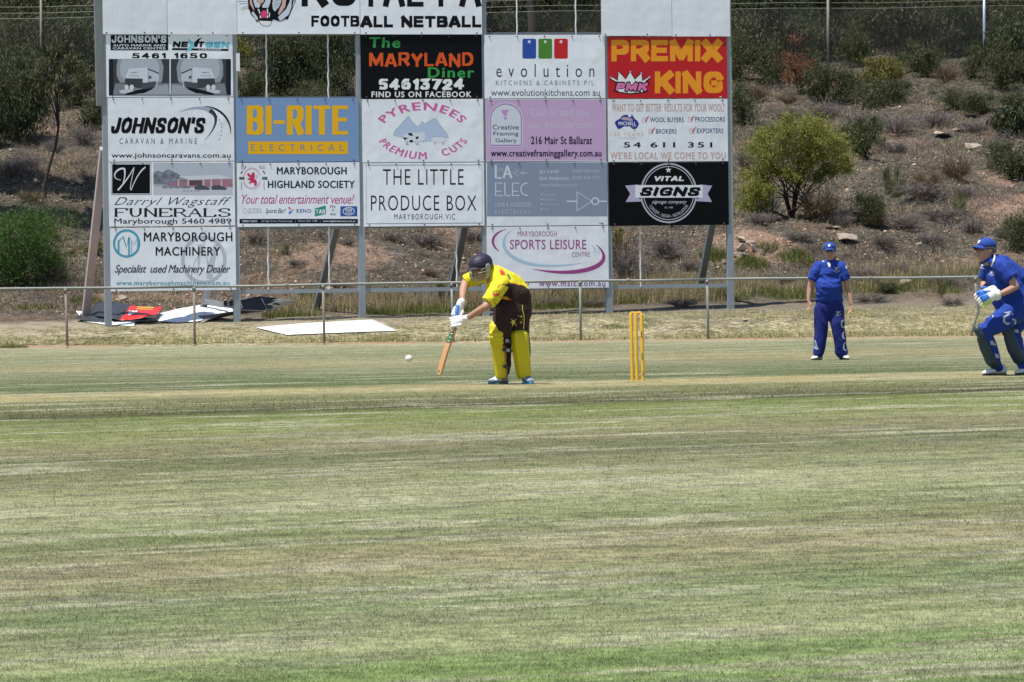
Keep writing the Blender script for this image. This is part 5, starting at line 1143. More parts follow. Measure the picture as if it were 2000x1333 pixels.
stroke(trou, [(1979, 614), (1969, 614), (1961, 620), (1961, 629), (1967, 633), (1978, 632)], 4.5, LEGP, 'leg_letter', bv=bv); stroke(trou, [(1977, 624), (1984, 626), (1982, 634)], 4, LEGP, 'leg_letter', bv=bv)
stroke(trou, [(1962, 611), (1974, 609.5)], 1.3, WHT, 'leg_text', bv=bv); decal(trou, [(1934, 666), (1944, 667), (1946, 675), (1935, 674)], LEGP, 'leg_patch', bv=bv); decal(trou, [(1943, 691), (1950, 692), (1953, 700), (1945, 700)], LEGP, 'leg_patch', bv=bv)
decal(trou, [(1913, 637), (1915.5, 636), (1915, 645), (1912.5, 643)], LEGP, 'leg_patch', bv=bv); decal(trou, [(1981, 643), (1989, 645), (1990, 651), (1982, 649)], LEGP, 'leg_patch', bv=bv)
decal(trou, [(1938, 616), (1940.5, 617), (1938.5, 620)], WHT, 'brand_mark', bv=bv)
def kpad(pts, knee, name='leg_pad'):
    mb = MB()
    for (a, b) in zip(pts[:-1], pts[1:]): k.cap(mb, a[:3], b[:3], a[3], b[3], kb=.72)
    o = bake(name, mb, PADN, k.e, .009, 3); mb = MB(); k.cap(mb, knee[0][:3], knee[1][:3], knee[0][3], knee[1][3], kb=.85); o2 = bake('knee_flap', mb, PADN, k.e, .009, 3); return o
kpad([(1918, 662, -.20, 10.5), (1924, 680, -.17, 11), (1936, 706, -.1, 11.5), (1944, 713, -.06, 11)], ((1910, 645, -.26, 9), (1916, 655, -.26, 8)))
kpad([(1972, 660, -.06, 12), (1980, 682, -.03, 13.5), (1990, 700, .02, 13.5)], ((1966, 641, -.06, 13.5), (1970, 650, -.06, 13)))
def kglove(c, dx, dy, d, sgn):
    mb = MB(); W = k.J(c[0], c[1], d)
    ax = (k.J(c[0] + dx, c[1] + dy, d) - W).normalized(); sd = Vector((0, 0, 1)) - ax * ax.z; sd.normalize(); nr = ax.cross(sd)
    mb.capsule(W - ax * .05, W + ax * .06, .050, .062, sd, 1.0, .62); fing = MB()
    for i in range(4):
        p = W + ax * .07 + sd * (.045 - .03 * i); m = p + ax * (.055 - .006 * abs(i - 1)) + nr * .008 * sgn; q = m + (ax * .8 - sd * .35).normalized() * .035
        fing.capsule(p - ax * .03, m, .0175, .017, seg=10); fing.capsule(m, q, .0168, .013, seg=10)
    fing.capsule(W + sd * .045, W + sd * .075 + ax * .045, .019, .016, seg=10)
    g = bake('keeping_glove', mb, [WHT, GLB, GLG], k.e, .007, 3, zone=lambda X, Yp, c_: np.where((c_ - np.array(W)) @ np.array(ax) > .035, np.where((c_ - np.array(W)) @ np.array(sd) < -.012, 2, 1), 0))
    fo = bake('glove_fingers', fing, [GLB, GLG, WHT], k.e, .006, 2, zone=lambda X, Yp, c_: np.where(((c_ - np.array(W)) @ np.array(sd) < -.028), 1, np.where((c_ - np.array(W)) @ np.array(ax) > .125, 2, 0)))
    return g
kglove((1938, 578), -19, 11, -.42, 1); kglove((1931, 571), -18, 9, -.33, -1)
cf = MB(); k.cap(cf, (1950, 575, -.39), (1943, 578, -.41), 10.5, 11, flat0=True, flat1=True); bake('glove_cuff', cf, WHT, k.e, .008, 1)
k.shoe((1965, 727, .06), (1919, 736, -.08), 'shoe', WHT, BLK, .10, .05); k.shoe((2022, 727, .20), (1983, 735.5, .02), 'shoe', WHT, BLK, .10, .05)

# ---------------------------------------------------------------- batter
b = Fig((990, 751), 'batter in yellow and brown kit, yellow pads and dark helmet, bending over his bat')
B = MB()
b.chain(B, [(1004, 588, 0, 26), (988, 562, 0, 27), (966, 543, 0, 20)], kb=.8); b.cap(B, (966, 541, 0), (948, 530, -.03), 11, 10.5)
b.chain(B, [(990, 600, -.04, 19), (976, 655, -.10, 12)]); b.chain(B, [(977, 655, -.06, 12), (983, 690, -.0, 10), (984, 740, .0, 7)])
b.chain(B, [(1014, 600, .08, 20), (1019, 662, .02, 13)]); b.chain(B, [(1019, 662, .02, 13), (1020, 700, .06, 11), (1026, 738, .08, 7.5)])
b.chain(B, [(928, 545, .22, 10), (910, 552, .2, 9), (905, 566, .12, 8), (903.5, 578, .0, 6.6), (904, 590, -.05, 5.6)])
b.chain(B, [(975, 560, -.22, 11), (957, 592, -.3, 9.2), (948, 600, -.32, 8.2), (930, 611, -.26, 7), (912, 622, -.2, 5.4)])
P, RR = head(b, B, 939, 524, -.06, .75, .30, 1.05)
body = bake('body', B, SKIN_D, b.e, .009, 3); mouth(b, P, RR)
ey = MB()
for q in (-1, 1): ey.ball(P(q * .033, -.083, .012), .012, (1.2, .7, .7))
part('eyes', ey, M('eye_dark', (.05, .04, .04), .3), b.e, True)
S = MB()
b.chain(S, [(957, 535, 0, 20), (975, 549, 0, 29), (990, 562, 0, 32), (1003, 576, .0, 31)], kb=.78); b.cap(S, (985, 575, 0), (998, 582, .0), 28, 28, kb=.78)
b.cap(S, (972, 580, -.04), (980, 588, -.03), 17, 14)
b.cap(S, (950, 540, .12), (930, 541, .2), 12, 12); b.cap(S, (928, 541, .22), (909, 551, .21), 14.5, 12, flat1=True)
b.cap(S, (978, 556, -.18), (962, 582, -.28), 17, 15); b.cap(S, (964, 578, -.27), (953, 591, -.30), 15, 13.5, flat1=True)
sleeve = [(942, 592), (945, 580), (962, 562), (985, 556.5), (993, 562), (979, 583), (962, 598), (948, 600)]
def sz(X, Yp, c):
    z = np.zeros(len(X), int)
    dark = inpoly(X, Yp, [(975, 566), (984, 557), (995, 553.5), (1023, 558), (1040, 572), (1040, 586), (1011, 597), (1004, 594), (990, 580), (974, 579)])
    z[dark] = 1; z[inpoly(X, Yp, sleeve) & (c[:, 1] < b.Y - .08)] = 0; return z
shirt = bake('shirt', S, [YEL, BRN], b.e, .0085, 3, .018, 8, zone=sz, wdir=(1, 1, .7)); bv = bvh_of(shirt)
D = lambda X, Yc: (820 + X / 4.442, 470 + Yc / 4.442)
decal(shirt, [D(648, 212), D(700, 235), D(735, 275), D(738, 300), D(712, 305), D(690, 270)], REDP, 'back_flash', bv=bv); decal(shirt, [D(742, 256), D(765, 275), D(790, 335), D(772, 335)], GRNP, 'back_flash', bv=bv)
stroke(shirt, [D(672, 412), D(690, 385), D(740, 376), D(800, 372), D(900, 392)], 1.6, REDP, 'trim_line', bv=bv); stroke(shirt, [D(700, 492), D(790, 515), D(850, 548)], 1.8, REDP, 'trim_line', bv=bv)
for cx, cy, r in ((692, 543, 15), (770, 553, 24), (655, 545, 10)):
    decal(shirt, [D(cx + (r if i % 2 == 0 else r * .42) * math.sin(math.pi * i / 5 + .2), cy - (r if i % 2 == 0 else r * .42) * math.cos(math.pi * i / 5 + .2)) for i in range(10)], REDP, 'print_star', bv=bv)
for i in range(5): stroke(shirt, [D(630 + i * 16, 452 - (8 if i in (1, 2, 3) else 0)), D(637 + i * 14, 440 - (10 if i in (1, 2, 3) else 0))], 1.2, BLK, 'sleeve_crown', bv=bv)
decal(shirt, [D(628, 458), D(690, 455), D(685, 480), D(640, 486)], REDP, 'sleeve_logo', bv=bv); stroke(shirt, [D(582, 518), D(600, 500), D(612, 520), D(630, 505), D(650, 515)], 1.4, BLK, 'sleeve_lettering', bv=bv)
stroke(shirt, [D(578, 430), D(604, 432)], 1.6, BLK, 'chest_logo', bv=bv); stroke(shirt, [D(445, 320), D(470, 310)], 1.5, GRNP, 'chest_logo', bv=bv); decal(shirt, [D(592, 330), D(604, 300), D(612, 345), D(585, 380), D(572, 345)], M('neck_shadow_skin', (.33, .18, .13), .6), 'neck_opening', bv=bv)
T = MB()
b.chain(T, [(1000, 592, 0, 30), (1004, 604, .0, 31)], kb=.8); b.cap(T, (1012, 580, .02), (1014, 610, .03), 24, 25, kb=.9)
b.chain(T, [(988, 604, -.05, 25), (981, 640, -.08, 18), (978, 662, -.08, 14)]); b.chain(T, [(986, 658, -.02, 13), (989, 690, .02, 10.5), (988, 728, .03, 7)])
b.chain(T, [(1010, 604, .05, 26), (1013, 640, .04, 21), (1018, 662, .04, 16), (1022, 720, .08, 11)])
trou = bake('trousers', T, BRN_T, b.e, .009, 3, .024, 6, wdir=(1, 1, .6)); bv = bvh_of(trou)
decal(trou, [D(845, 678), D(822, 702), D(845, 752), D(818, 722), D(800, 748), D(803, 718), D(782, 712), D(803, 702), D(788, 680), D(812, 694)], GOLD, 'star_print', bv=bv)
for cx, cy, r in ((880, 660, 16), (878, 712, 14), (858, 655, 8), (886, 690, 7)): decal(trou, [D(cx + (r if i % 2 == 0 else r * .3) * math.sin(math.pi * i / 4), cy - (r if i % 2 == 0 else r * .3) * math.cos(math.pi * i / 4)) for i in range(8)], GOLD, 'star_print', bv=bv)
stroke(trou, [D(890, 560), D(890, 600), D(903, 650), D(905, 700), D(900, 770)], 1.6, GOLD, 'piping', bv=bv)
def bpad(tab, name, roll, lab=None):
    """tab: (py, centre px, half width px); shell with flutes"""
    rings = []
    for (y, cx, hw, dd) in tab:
        c = b.J(cx, y, dd); w_ = b.r(hw); ring = []
        for q in range(28):
            a = 2 * math.pi * q / 28; fl = 1 + .06 * math.cos(a * 9) if math.sin(a) < 0 else 1; ring.append(c + Vector((w_ * fl * math.cos(a), (w_ * .82 if math.sin(a) < 0 else w_ * .5) * fl * math.sin(a), 0)))
        rings.append(ring)
    mb = MB().loft(rings[::-1])
    for y, cx, hw, dd in roll: b.cap(mb, (cx - hw + 5, y, dd - .05), (cx + hw - 5, y + 1, dd - .05), 5.6, 5.6)
    o = bake(name, mb, PADY, b.e, .006, 2)
    return o
p1 = bpad([(627, 966.5, 4.5, -.10), (630, 966.5, 8, -.10), (637, 967, 11.5, -.11), (648, 969, 13.5, -.12), (656, 969.5, 13.6, -.12), (668, 970, 13.2, -.1), (682, 972.5, 12.4, -.09), (700, 975, 12.2, -.07), (720, 977, 11.8, -.05), (734, 978, 11, -.04), (739, 978.5, 9.5, -.04)], 'batting_pad', [(652, 969, 13.5, -.12), (660.5, 969.5, 13.6, -.12), (669, 970, 13.2, -.11)])
p2 = bpad([(643.5, 1014.5, 8, -.02), (646, 1014.5, 13.5, -.02), (651, 1014.5, 17.5, -.03), (660, 1015, 18.2, -.03), (672, 1016, 17.8, -.03), (690, 1018, 17, -.01), (710, 1020.5, 16, .01), (728, 1022.5, 15.2, .02), (736, 1023.5, 14, .02), (740, 1024, 11.5, .02)], 'batting_pad', [])
for x0, y0, x1, y1 in ((980, 664, 997, 668), (983, 683, 998, 686), (986, 716, 992, 718)):
    mb = MB(); b.cap(mb, (x0, y0, -.12), (x1, y1, -.10), 3.6, 3.4, ka=1, kb=.6); part('pad_strap', mb, M('strap_dark', (.05, .04, .045), .6), b.e, True)
    if y0 < 700: mb = MB().box(b.J((x0 + x1) / 2 + 2, (y0 + y1) / 2, -.155), (.035, .012, .032)); part('buckle', mb, GREYM, b.e)
b.shoe((992, 748, .06), (954, 752, -.06), 'shoe', WHT, SOLE, .10, .05, SHB); b.shoe((1024, 745, .12), (1037, 750.5, -.12), 'shoe', M('shoe_grey_blue', (.20, .24, .32), .6), SHB, .10, .052)
# helmet: shell, peak, ear guard, grille
hm = MB(); HR = RR
def hp(x, y, z): return P(x, y, z)
rings = []
for z, kk in ((-.03, .95), (.0, 1.03), (.04, 1.08), (.08, 1.0), (.11, .80), (.130, .5), (.138, .18)):
    ring = []
    for q in range(28):
        a = 2 * math.pi * q / 28; y = math.sin(a); zz = z
        if z < .03 and y < -.1: zz = z + min(.06, (.035 - z) * 1.0)
        ring.append(hp(.101 * kk * math.cos(a), .012 + .125 * kk * y, zz))
    rings.append(ring)
hm.loft(rings); hel = bake('helmet', hm, HELM, b.e, .007, 4)
pk = MB(); top = []
for j in range(6):
    v = j / 5
    for i in range(13):
        u = -1 + 2 * i / 12; top.append(hp(u * .092 * (1 - .12 * v), -.10 - .072 * v * (1 - .4 * u * u) + .065 * u * u, .048 - .010 * v - .02 * u * u))
pk.v = top + [p - Vector((0, 0, .008)) for p in top]
for j in range(5):
    for i in range(12): a = j * 13 + i; pk.f += [[a, a + 1, a + 14, a + 13], [a + 78, a + 91, a + 92, a + 79]]
ed = [i for i in range(13)] + [j * 13 + 12 for j in range(1, 6)] + [65 + i for i in range(11, -1, -1)] + [j * 13 for j in range(4, 0, -1)]
for i in range(len(ed)): a, c2 = ed[i], ed[(i + 1) % len(ed)]; pk.f.append([c2, a, a + 78, c2 + 78])
part('helmet_peak', pk, HELM, b.e, True)
for z, rr in ((.012, .0), (-.018, .004), (-.048, .004), (-.078, -.004), (-.100, -.018)):
    pts = [hp((.104 + rr) * math.sin(t), -.010 - (.125 + rr) * math.cos(t), z) for t in np.linspace(-1.65, 1.65, 17)] if z < .0 else [hp(.104 * math.sin(t), -.010 - .125 * math.cos(t), z) for t in np.linspace(.9, 1.65, 5)]
    part('grille_bar', MB().tube(pts, .0042, 6), GREYM, b.e, True)
for t in (-1.2, -.35, .35, 1.2): part('grille_bar', MB().tube([hp(.106 * math.sin(t), -.010 - .127 * math.cos(t), z) for z in (-.02, -.05, -.08, -.10)], .004, 6), GREYM, b.e, True)
eg = MB()
for sx in (1, -1): eg.capsule(hp(sx * .103, .0, .012), hp(sx * .098, -.028, -.075), .038, .022, HR @ Vector((0, 1, 0)), 1, .3)
part('ear_guard', eg, GREYM, b.e, True)['kind'] = 'stuff'
# gloves round the handle
def bglove(W, K_, d0, d1, name, grip, sc=1.0):
    mb = MB(); A = b.J(*W, d0); C2 = b.J(*K_, d1); ax = (C2 - A).normalized(); sd = Vector((grip[0], 0, grip[1])); sd = (sd - ax * sd.dot(ax)).normalized(); nr = ax.cross(sd)
    if nr.y > 0: nr = -nr
    mb.capsule(A, C2, .040 * sc, .052 * sc, sd, 1.0, .75); mb.capsule(A - ax * .03, A + ax * .02, .043, .045, sd, 1, .85)
    for i in range(4):
        p = C2 + sd * (-.042 + .028 * i) * sc + nr * .012; m = p + (ax * .9 + nr * .5).normalized() * .045 * sc; q = m + (ax * .1 + nr * .2 - sd * .0 + Vector((.0, .6, 0))).normalized() * .03
        mb.capsule(p - ax * .03, m, .0175 * sc, .017 * sc, seg=10); mb.capsule(m, q, .0168 * sc, .0145 * sc, seg=10)
    mb.capsule(A + ax * .02 + sd * .03, A + ax * .065 + sd * .05 + nr * .02, .018, .016, seg=10)
    return bake(name, mb, [WHT, GLB], b.e, .006, 2)
bglove((899, 596), (894, 610), -.06, -.06, 'batting_glove', (.4, .9)); bglove((908, 624), (892, 629), -.18, -.14, 'batting_glove', (-.3, -1))
for (x0, y0, d) in ((904, 589, -.05), (912, 621, -.2)):
    mb = MB(); b.cap(mb, (x0 - 2, y0 - 1, d), (x0 + 2 - 4, y0 + 3, d), 7.4, 7.8, flat0=True, flat1=True); bake('glove_cuff', mb, WHT, b.e, .006, 1)
# bat: blade with spine and shoulders, splice, rubber grip, stickers
g0 = b.J(893.5, 596, -.10); sh = b.J(888.5, 640, -.12); toe = b.J(857.5, 732, -.16)
ax = (toe - sh).normalized(); wv = Vector((.42, -.9, .0)); wv = (wv - ax * wv.dot(ax)).normalized(); fv = ax.cross(wv)
if fv.y > 0: fv = -fv
Lb = (toe - sh).length; bt = empty('cricket_bat', toe, 'cricket bat with orange willow blade and green sticker held down in the batter\'s gloves', 'cricket bat')
rings = []
for t, hw, th in ((0, .2, .9), (.03, .5, .9), (.09, .96, .9), (.2, 1, 1), (.5, 1, 1.25), (.78, 1, 1.5), (.93, 1, 1.0), (.985, .93, .75), (1, .8, .6)):
    c = sh + ax * Lb * t + fv * .012 * math.sin(t * 3.1); w_ = .054 * hw; h_ = .018 * th
    rings.append([c + wv * w_ + fv * .008, c - wv * w_ + fv * .008, c - wv * w_ - fv * .010, c - wv * w_ * .5 - fv * (.010 + h_ * .5), c - fv * (.012 + h_), c + wv * w_ * .5 - fv * (.010 + h_ * .5), c + wv * w_ - fv * .010])
bl = part('blade', MB().loft(rings), WOOD, bt)
def bstick(t0, t1, u0, u1, mat, name, d=.0095):
    mb = MB(); n = 4
    for i in range(n + 1):
        t = t0 + (t1 - t0) * i / n; c = sh + ax * Lb * t + fv * (.012 * math.sin(t * 3.1) + d); mb.v += [c + wv * .054 * u0, c + wv * .054 * u1]
    for i in range(n): mb.f.append([2 * i, 2 * i + 1, 2 * i + 3, 2 * i + 2])
    part(name, mb, mat, bl, base=bt.location)
bstick(.10, .33, -.95, .97, BLK, 'sticker'); 
for i in range(5): bstick(.125 + i * .04, .150 + i * .04, -.6, .75 - .12 * (i % 2), GRNP if i % 2 else M('sticker_lime', (.25, .5, .2)), 'sticker_letter', .0105)
bstick(.91, .965, -.6, .2, GRNP, 'toe_sticker'); bstick(.0, .085, -.3, .3, WHT, 'splice_label', .0112)
part('handle', MB().tube([sh + ax * .01, sh.lerp(g0, .5), g0], [.017, .0168, .0175], 12), GLB, bt, True)
# ================================================================ HILLSIDE: rocks, litter, grass
def litter_mat(name, cols, spread=40, rough=.9):
    t = NT(name); P = t.pos(); n = t.noise(P, spread, 2, .5); k = len(cols); cf = t.ramp(n, [(.28 + .44 * i / max(1, k - 1), lin(c) if isinstance(c, str) else c) for i, c in enumerate(cols)], 'CONSTANT' if k > 3 else 'LINEAR')
    t.set(color=cf, rough=rough, spec=.15); return t.m
def scatter(n, px0, px1, Y0, Y1, dens=None, clear=None):
    x = RNG.uniform(px0, px1, n); u = RNG.uniform(0, 1, n); Yt = Y0 + (Y1 - Y0) * u; X = (x - 1000) / FPX * Yt
    keep = np.ones(n, bool)
    if dens is not None: keep &= RNG.uniform(0, 1, n) < dens(X, Yt)
    X, Yt = X[keep], Yt[keep]; return np.stack([X, Yt, hill_z(X, Yt)], -1)
sdm = lambda X, Yt, f, o, lo, hi: np.clip((fbm2(X * f + o, Yt * f - o, 4) - lo) / (hi - lo), 0, 1)
# loose stones and pebbles: low irregular octahedra
def stones(name, P, size, mat):
    n = len(P); base = np.array([[1, 0, 0], [0, 1, 0], [-1, 0, 0], [0, -1, 0], [0, 0, .6], [0, 0, -.4]]); F0 = np.array([[0, 1, 4], [1, 2, 4], [2, 3, 4], [3, 0, 4], [1, 0, 5], [2, 1, 5], [3, 2, 5], [0, 3, 5]])
    V = base[None] * RNG.uniform(.55, 1.3, (n, 6, 3)) * size[:, None, None]; a = RNG.uniform(0, 6.28, n); c, s_ = np.cos(a)[:, None], np.sin(a)[:, None]
    V = np.stack([V[..., 0] * c - V[..., 1] * s_, V[..., 0] * s_ + V[..., 1] * c, V[..., 2]], -1) + P[:, None]
    o = link(name, np_mesh(name, V.reshape(-1, 3), (F0[None] + 6 * np.arange(n)[:, None, None]).reshape(-1, 3)), mat); tag(o, kind='stuff'); return o
P = scatter(19000, -150, 2150, 110.5, 150, lambda X, Yt: .25 + .75 * sdm(X, Yt, .5, 4, .45, .62)); P = P[P[:, 1] - .27 * P[:, 0] > 111.2]
stones('loose_stones', P, RNG.uniform(.012, .05, len(P)) * (1 + 1.2 * (RNG.uniform(0, 1, len(P)) > .96)), litter_mat('stone_mix', ['b59a80', '8c7866', 'c2a892', 'a27e62', 'd0c0b0', '786a60'], 60))
P = scatter(18000, -150, 2150, 110.5, 160, lambda X, Yt: .35 + .65 * sdm(X, Yt, .8, 14, .4, .6)); P = P[P[:, 1] - .27 * P[:, 0] > 111.0]
stones('leaf_litter', P, RNG.uniform(.012, .034, len(P)), litter_mat('litter_mix', ['6b5646', 'a98f78', '4a3c32', '8c7462', '9c6a48', 'b9a898'], 70))
def sticks(name, P, L, W, mat, up=.25, label=None):
    """thin lying twigs and fallen bark: slender four-sided slivers"""
    n = len(P); a = RNG.uniform(0, 6.28, n); d = np.stack([np.cos(a), np.sin(a), RNG.uniform(-.1, up, n)], -1); s_ = np.stack([-np.sin(a), np.cos(a), np.zeros(n)], -1)
    L = L[:, None]; W = W[:, None]; z = np.array([0, 0, 1.0])
    V = np.stack([P, P + d * L * .5 + s_ * W, P + d * L, P + d * L * .5 + z * W * 1.2], 1); F0 = np.array([[0, 1, 2, 3]])
    o = link(name, np_mesh(name, V.reshape(-1, 3), (F0[None] + 4 * np.arange(n)[:, None, None]).reshape(-1, 4)), mat); tag(o, kind='stuff'); return o
P = scatter(26000, -150, 2150, 111, 165, lambda X, Yt: sdm(X, Yt, .4, 24, .42, .58)); P = P[P[:, 1] - .27 * P[:, 0] > 111.4]
sticks('fallen_twigs', P + np.array([0, 0, .01]), RNG.uniform(.1, .45, len(P)), RNG.uniform(.004, .010, len(P)), litter_mat('twig_mix', ['8d8178', '5c4f46', 'a89a8e', '75665a', '4b3f38'], 30))
GRASS_DRY = litter_mat('dry_grass_blades', ['a29474', '7c6e56', 'b5a67e', '847a60', '645a48'], 16); GRASS_GREY = litter_mat('grey_twig_grass', ['74685f', '5a4f48', '85786c', '463d37'], 12)
GRASS_GRN = litter_mat('green_grass_blades', ['4c562a', '666c3a', '7c7a46', '39441f'], 14)
P = scatter(420000, -120, 2120, 111.2, 168, lambda X, Yt: sdm(X, Yt, .42, 44, .42, .58) * .85 + .05); P = P[P[:, 1] - .27 * P[:, 0] > 111.8]
blades('grey_undergrowth', P, RNG.uniform(.05, .20, len(P)) * (.5 + 1.3 * sdm(P[:, 0], P[:, 1], 1.1, 80, .4, .65)), RNG.uniform(.006, .013, len(P)), GRASS_GREY, 1.5)
P = scatter(330000, -120, 2120, 110.6, 160, lambda X, Yt: sdm(X, Yt, .6, 64, .45, .6) * .7 + .03); P = P[P[:, 1] - .27 * P[:, 0] > 111.2]
blades('dry_undergrowth', P, RNG.uniform(.05, .2, len(P)), RNG.uniform(.006, .012, len(P)), GRASS_DRY, 1.0)
# long dry grass along the foot of the bank, behind the frame, and the rough verge inside it
def band(n, px0, px1, e0, e1): 
    x = RNG.uniform(px0, px1, n); Yt = RNG.uniform(0, 1, n); X = (x - 1000) / FPX * 111; b = 110.0 + .27 * X; Yt = b + e0 + (e1 - e0) * Yt; return np.stack([X, Yt, hill_z(X, Yt)], -1)
P = band(52000, 540, 2100, .7, 2.9); d_ = fbm2(P[:, 0] * 1.2 + 9, P[:, 1] * 1.2, 3); P = P[(RNG.uniform(0, 1, len(P)) < np.clip((d_ - .36) * 5, .06, 1)) & ((P[:, 0] < 5) | (RNG.uniform(0, 1, len(P)) < .3))]
blades('long_dry_grass', P, RNG.uniform(.16, .42, len(P)), RNG.uniform(.006, .011, len(P)), GRASS_DRY, .35)
P = band(42000, 520, 2100, .35, 1.8); d_ = fbm2(P[:, 0] * .9 + 19, P[:, 1] * 1.2, 3); P = P[RNG.uniform(0, 1, len(P)) < np.clip((d_ - .42) * 6, 0, 1)]
blades('green_verge_grass', P, RNG.uniform(.06, .22, len(P)), RNG.uniform(.006, .011, len(P)), GRASS_GRN, .5)
n = 90000; x = RNG.uniform(-120, 2120, n); Yt = RNG.uniform(104.85, 110.6, n); X = (x - 1000) / FPX * Yt; d_ = fbm2(X * .8 + 2, Yt * 2, 3); edge = np.exp(-((Yt - 105.25) / .35) ** 2)
kp = RNG.uniform(0, 1, n) < np.clip((d_ - .45) * 4 + edge, .05, 1); P = np.stack([X, Yt, hill_z(X, Yt)], -1)[kp]; ed_ = edge[kp]
P = P[(P[:, 1] - .27 * P[:, 0] + RNG.normal(size=len(P)) * .7 < 108.6)]; ed_ = np.exp(-((P[:, 1] - 105.25) / .35) ** 2)
blades('verge_grass', P, RNG.uniform(.02, .07, len(P)) * (1 + .9 * ed_), RNG.uniform(.006, .011, len(P)), litter_mat('verge_mix', ['a3966a', '80824a', 'b8a878', '68703a', 'c2b48a'], 5), .8)
# tufts at post feet and braces
def tuft(px, py, r, n, h, mat, name='grass_tuft', label=None, group=None):
    c = gp(px, py, 104.9); R_ = np.sqrt(RNG.uniform(0, 1, n)) * r; a = RNG.uniform(0, 6.28, n); X = c.x + R_ * np.cos(a); Yt = c.y + R_ * np.sin(a) * .8; Pp = np.stack([X - c.x, Yt - c.y, hill_z(X, Yt) - c.z], -1)
    o = blades(name, Pp, RNG.uniform(.4, 1, n) * h * (1.2 - R_ / r * .6), RNG.uniform(.006, .012, n), mat, .7, kind=None); o.location = c
    if 'kind' in o.keys(): del o['kind']
    tag(o, label, 'grass tuft', group); return o
TUFTS = [(165, 592, .35, 900, .22, 'green grass tuft round the foot of the leaning left brace'), (70, 600, .5, 900, .12, 'thin green grass patch below the bright green bush'), (612, 580, .3, 700, .3, 'grass tuft at the foot of the brace below the highland society board'), (1393, 505, .3, 900, .42, 'upright green tuft between the right-hand brace and the right post'),
         (1468, 515, .35, 900, .3, 'green tuft growing in front of the split rocks by the right post'), (1500, 492, .22, 500, .3, 'green tuft right of the split rocks'), (1555, 505, .4, 800, .3, 'thin green grass tuft left of the standing fielder'), (885, 600, .4, 900, .32, 'green tuft under the brace behind the batter'),
         (560, 600, .5, 1400, .3, 'long grass tuft at the right end of the fallen sheets'), (1410, 580, .3, 700, .25, 'green tuft at the foot of the right post'), (1200, 640, .25, 300, .08, 'small green tuft in the verge left of the stumps'), (25, 690, .3, 500, .1, 'weedy tuft at the left end of the boundary fence'), (1010, 590, .6, 1500, .3, 'long grass tuft behind the bent-over batter')]
for t_ in TUFTS: tuft(*t_[:5], GRASS_GRN if 'long' not in t_[5] else GRASS_DRY, label=t_[5])

ROCK = NT('sandstone_rock'); _p = ROCK.pos(); _n = ROCK.noise(_p, 5, 5, .65); _c = ROCK.ramp(_n, [(.3, (.16, .125, .095)), (.5, (.29, .24, .19)), (.7, (.38, .315, .245))]); ROCK.set(color=_c, rough=.9, spec=.2, normal=ROCK.bump(ROCK.noise(_p, 18, 4), .6, .03)); ROCK = ROCK.m
def rock(px, py, wpx, hpx, label, seed, flat=1.0):
    c = gp(px, py, 104.9); s_ = FPX / c.y; rnd = random.Random(seed); bm = bmesh.new()
    for i in range(10):
        a = rnd.uniform(0, 6.28); e = rnd.uniform(-.6, 1); r_ = math.sqrt(max(0, 1 - e * e * .8)); bm.verts.new((math.cos(a) * r_ * wpx / s_ / 2 * rnd.uniform(.6, 1.15), math.sin(a) * r_ * wpx / s_ / 2.4, (.35 + e * .62) * hpx / s_ * flat))
    bmesh.ops.convex_hull(bm, input=bm.verts[:]); bmesh.ops.bevel(bm, geom=bm.edges[:], offset=.006, segments=1, affect='EDGES')
    me = bpy.data.meshes.new('rock'); bm.to_mesh(me); bm.free(); o = link('rock', me, ROCK, None, c); o.rotation_euler = (rnd.uniform(-.25, .25), rnd.uniform(-.2, .2), 0); tag(o, label, 'rock', 'rocks on the bank'); return o
for i, r_ in enumerate([(1447, 472, 24, 12, 'flat pale rock, topmost of the split rocks right of the right post'), (1447, 490, 26, 17, 'pale broken rock with a dark hollow, in the middle of the split rocks'), (1466, 480, 22, 13, 'tan slab leaning at the upper right of the split rocks'), (1468, 492, 20, 18, 'grey-tan block at the right of the hollow rock'),
     (1452, 508, 32, 20, 'large rounded rock at the bottom of the split rocks'), (1436, 503, 14, 12, 'small tan rock touching the right post'), (1484, 498, 20, 14, 'orange-tan rock at the right end of the split rocks'), (1416, 516, 18, 9, 'small flat rock between the right-hand brace and right post'), (1650, 466, 66, 9, 'long flat grey slab above the standing fielder\'s cap'),
     (1628, 447, 34, 7, 'narrow flat slab in the bank up and right of the split rocks'), (1772, 560, 34, 20, 'pale boulder behind the rail midway between the fielders'), (1795, 480, 14, 8, 'small pale stone on the bank left of the keeper\'s cap'), (1830, 508, 12, 8, 'small pale stone on the bank above the rail, left of the keeper'), (1838, 264, 44, 8, 'long grey-white slab high on the right bank'),
     (1870, 258, 40, 9, 'tan slab high on the right bank beside the long grey-white slab'), (1488, 562, 16, 8, 'tan stone behind the rail right of the right post'), (1455, 628, 14, 6, 'small pale stone in the verge between stumps and fielder'), (238, 592, 26, 18, 'brown broken board-like rock behind the red printed sheet'), (1312, 444, 16, 6, 'small orange stone under the black badge board'), (1900, 290, 46, 10, 'pale slab among dry bushes on the upper right bank')]):
    rock(*r_[:5], seed=i * 7 + 3)

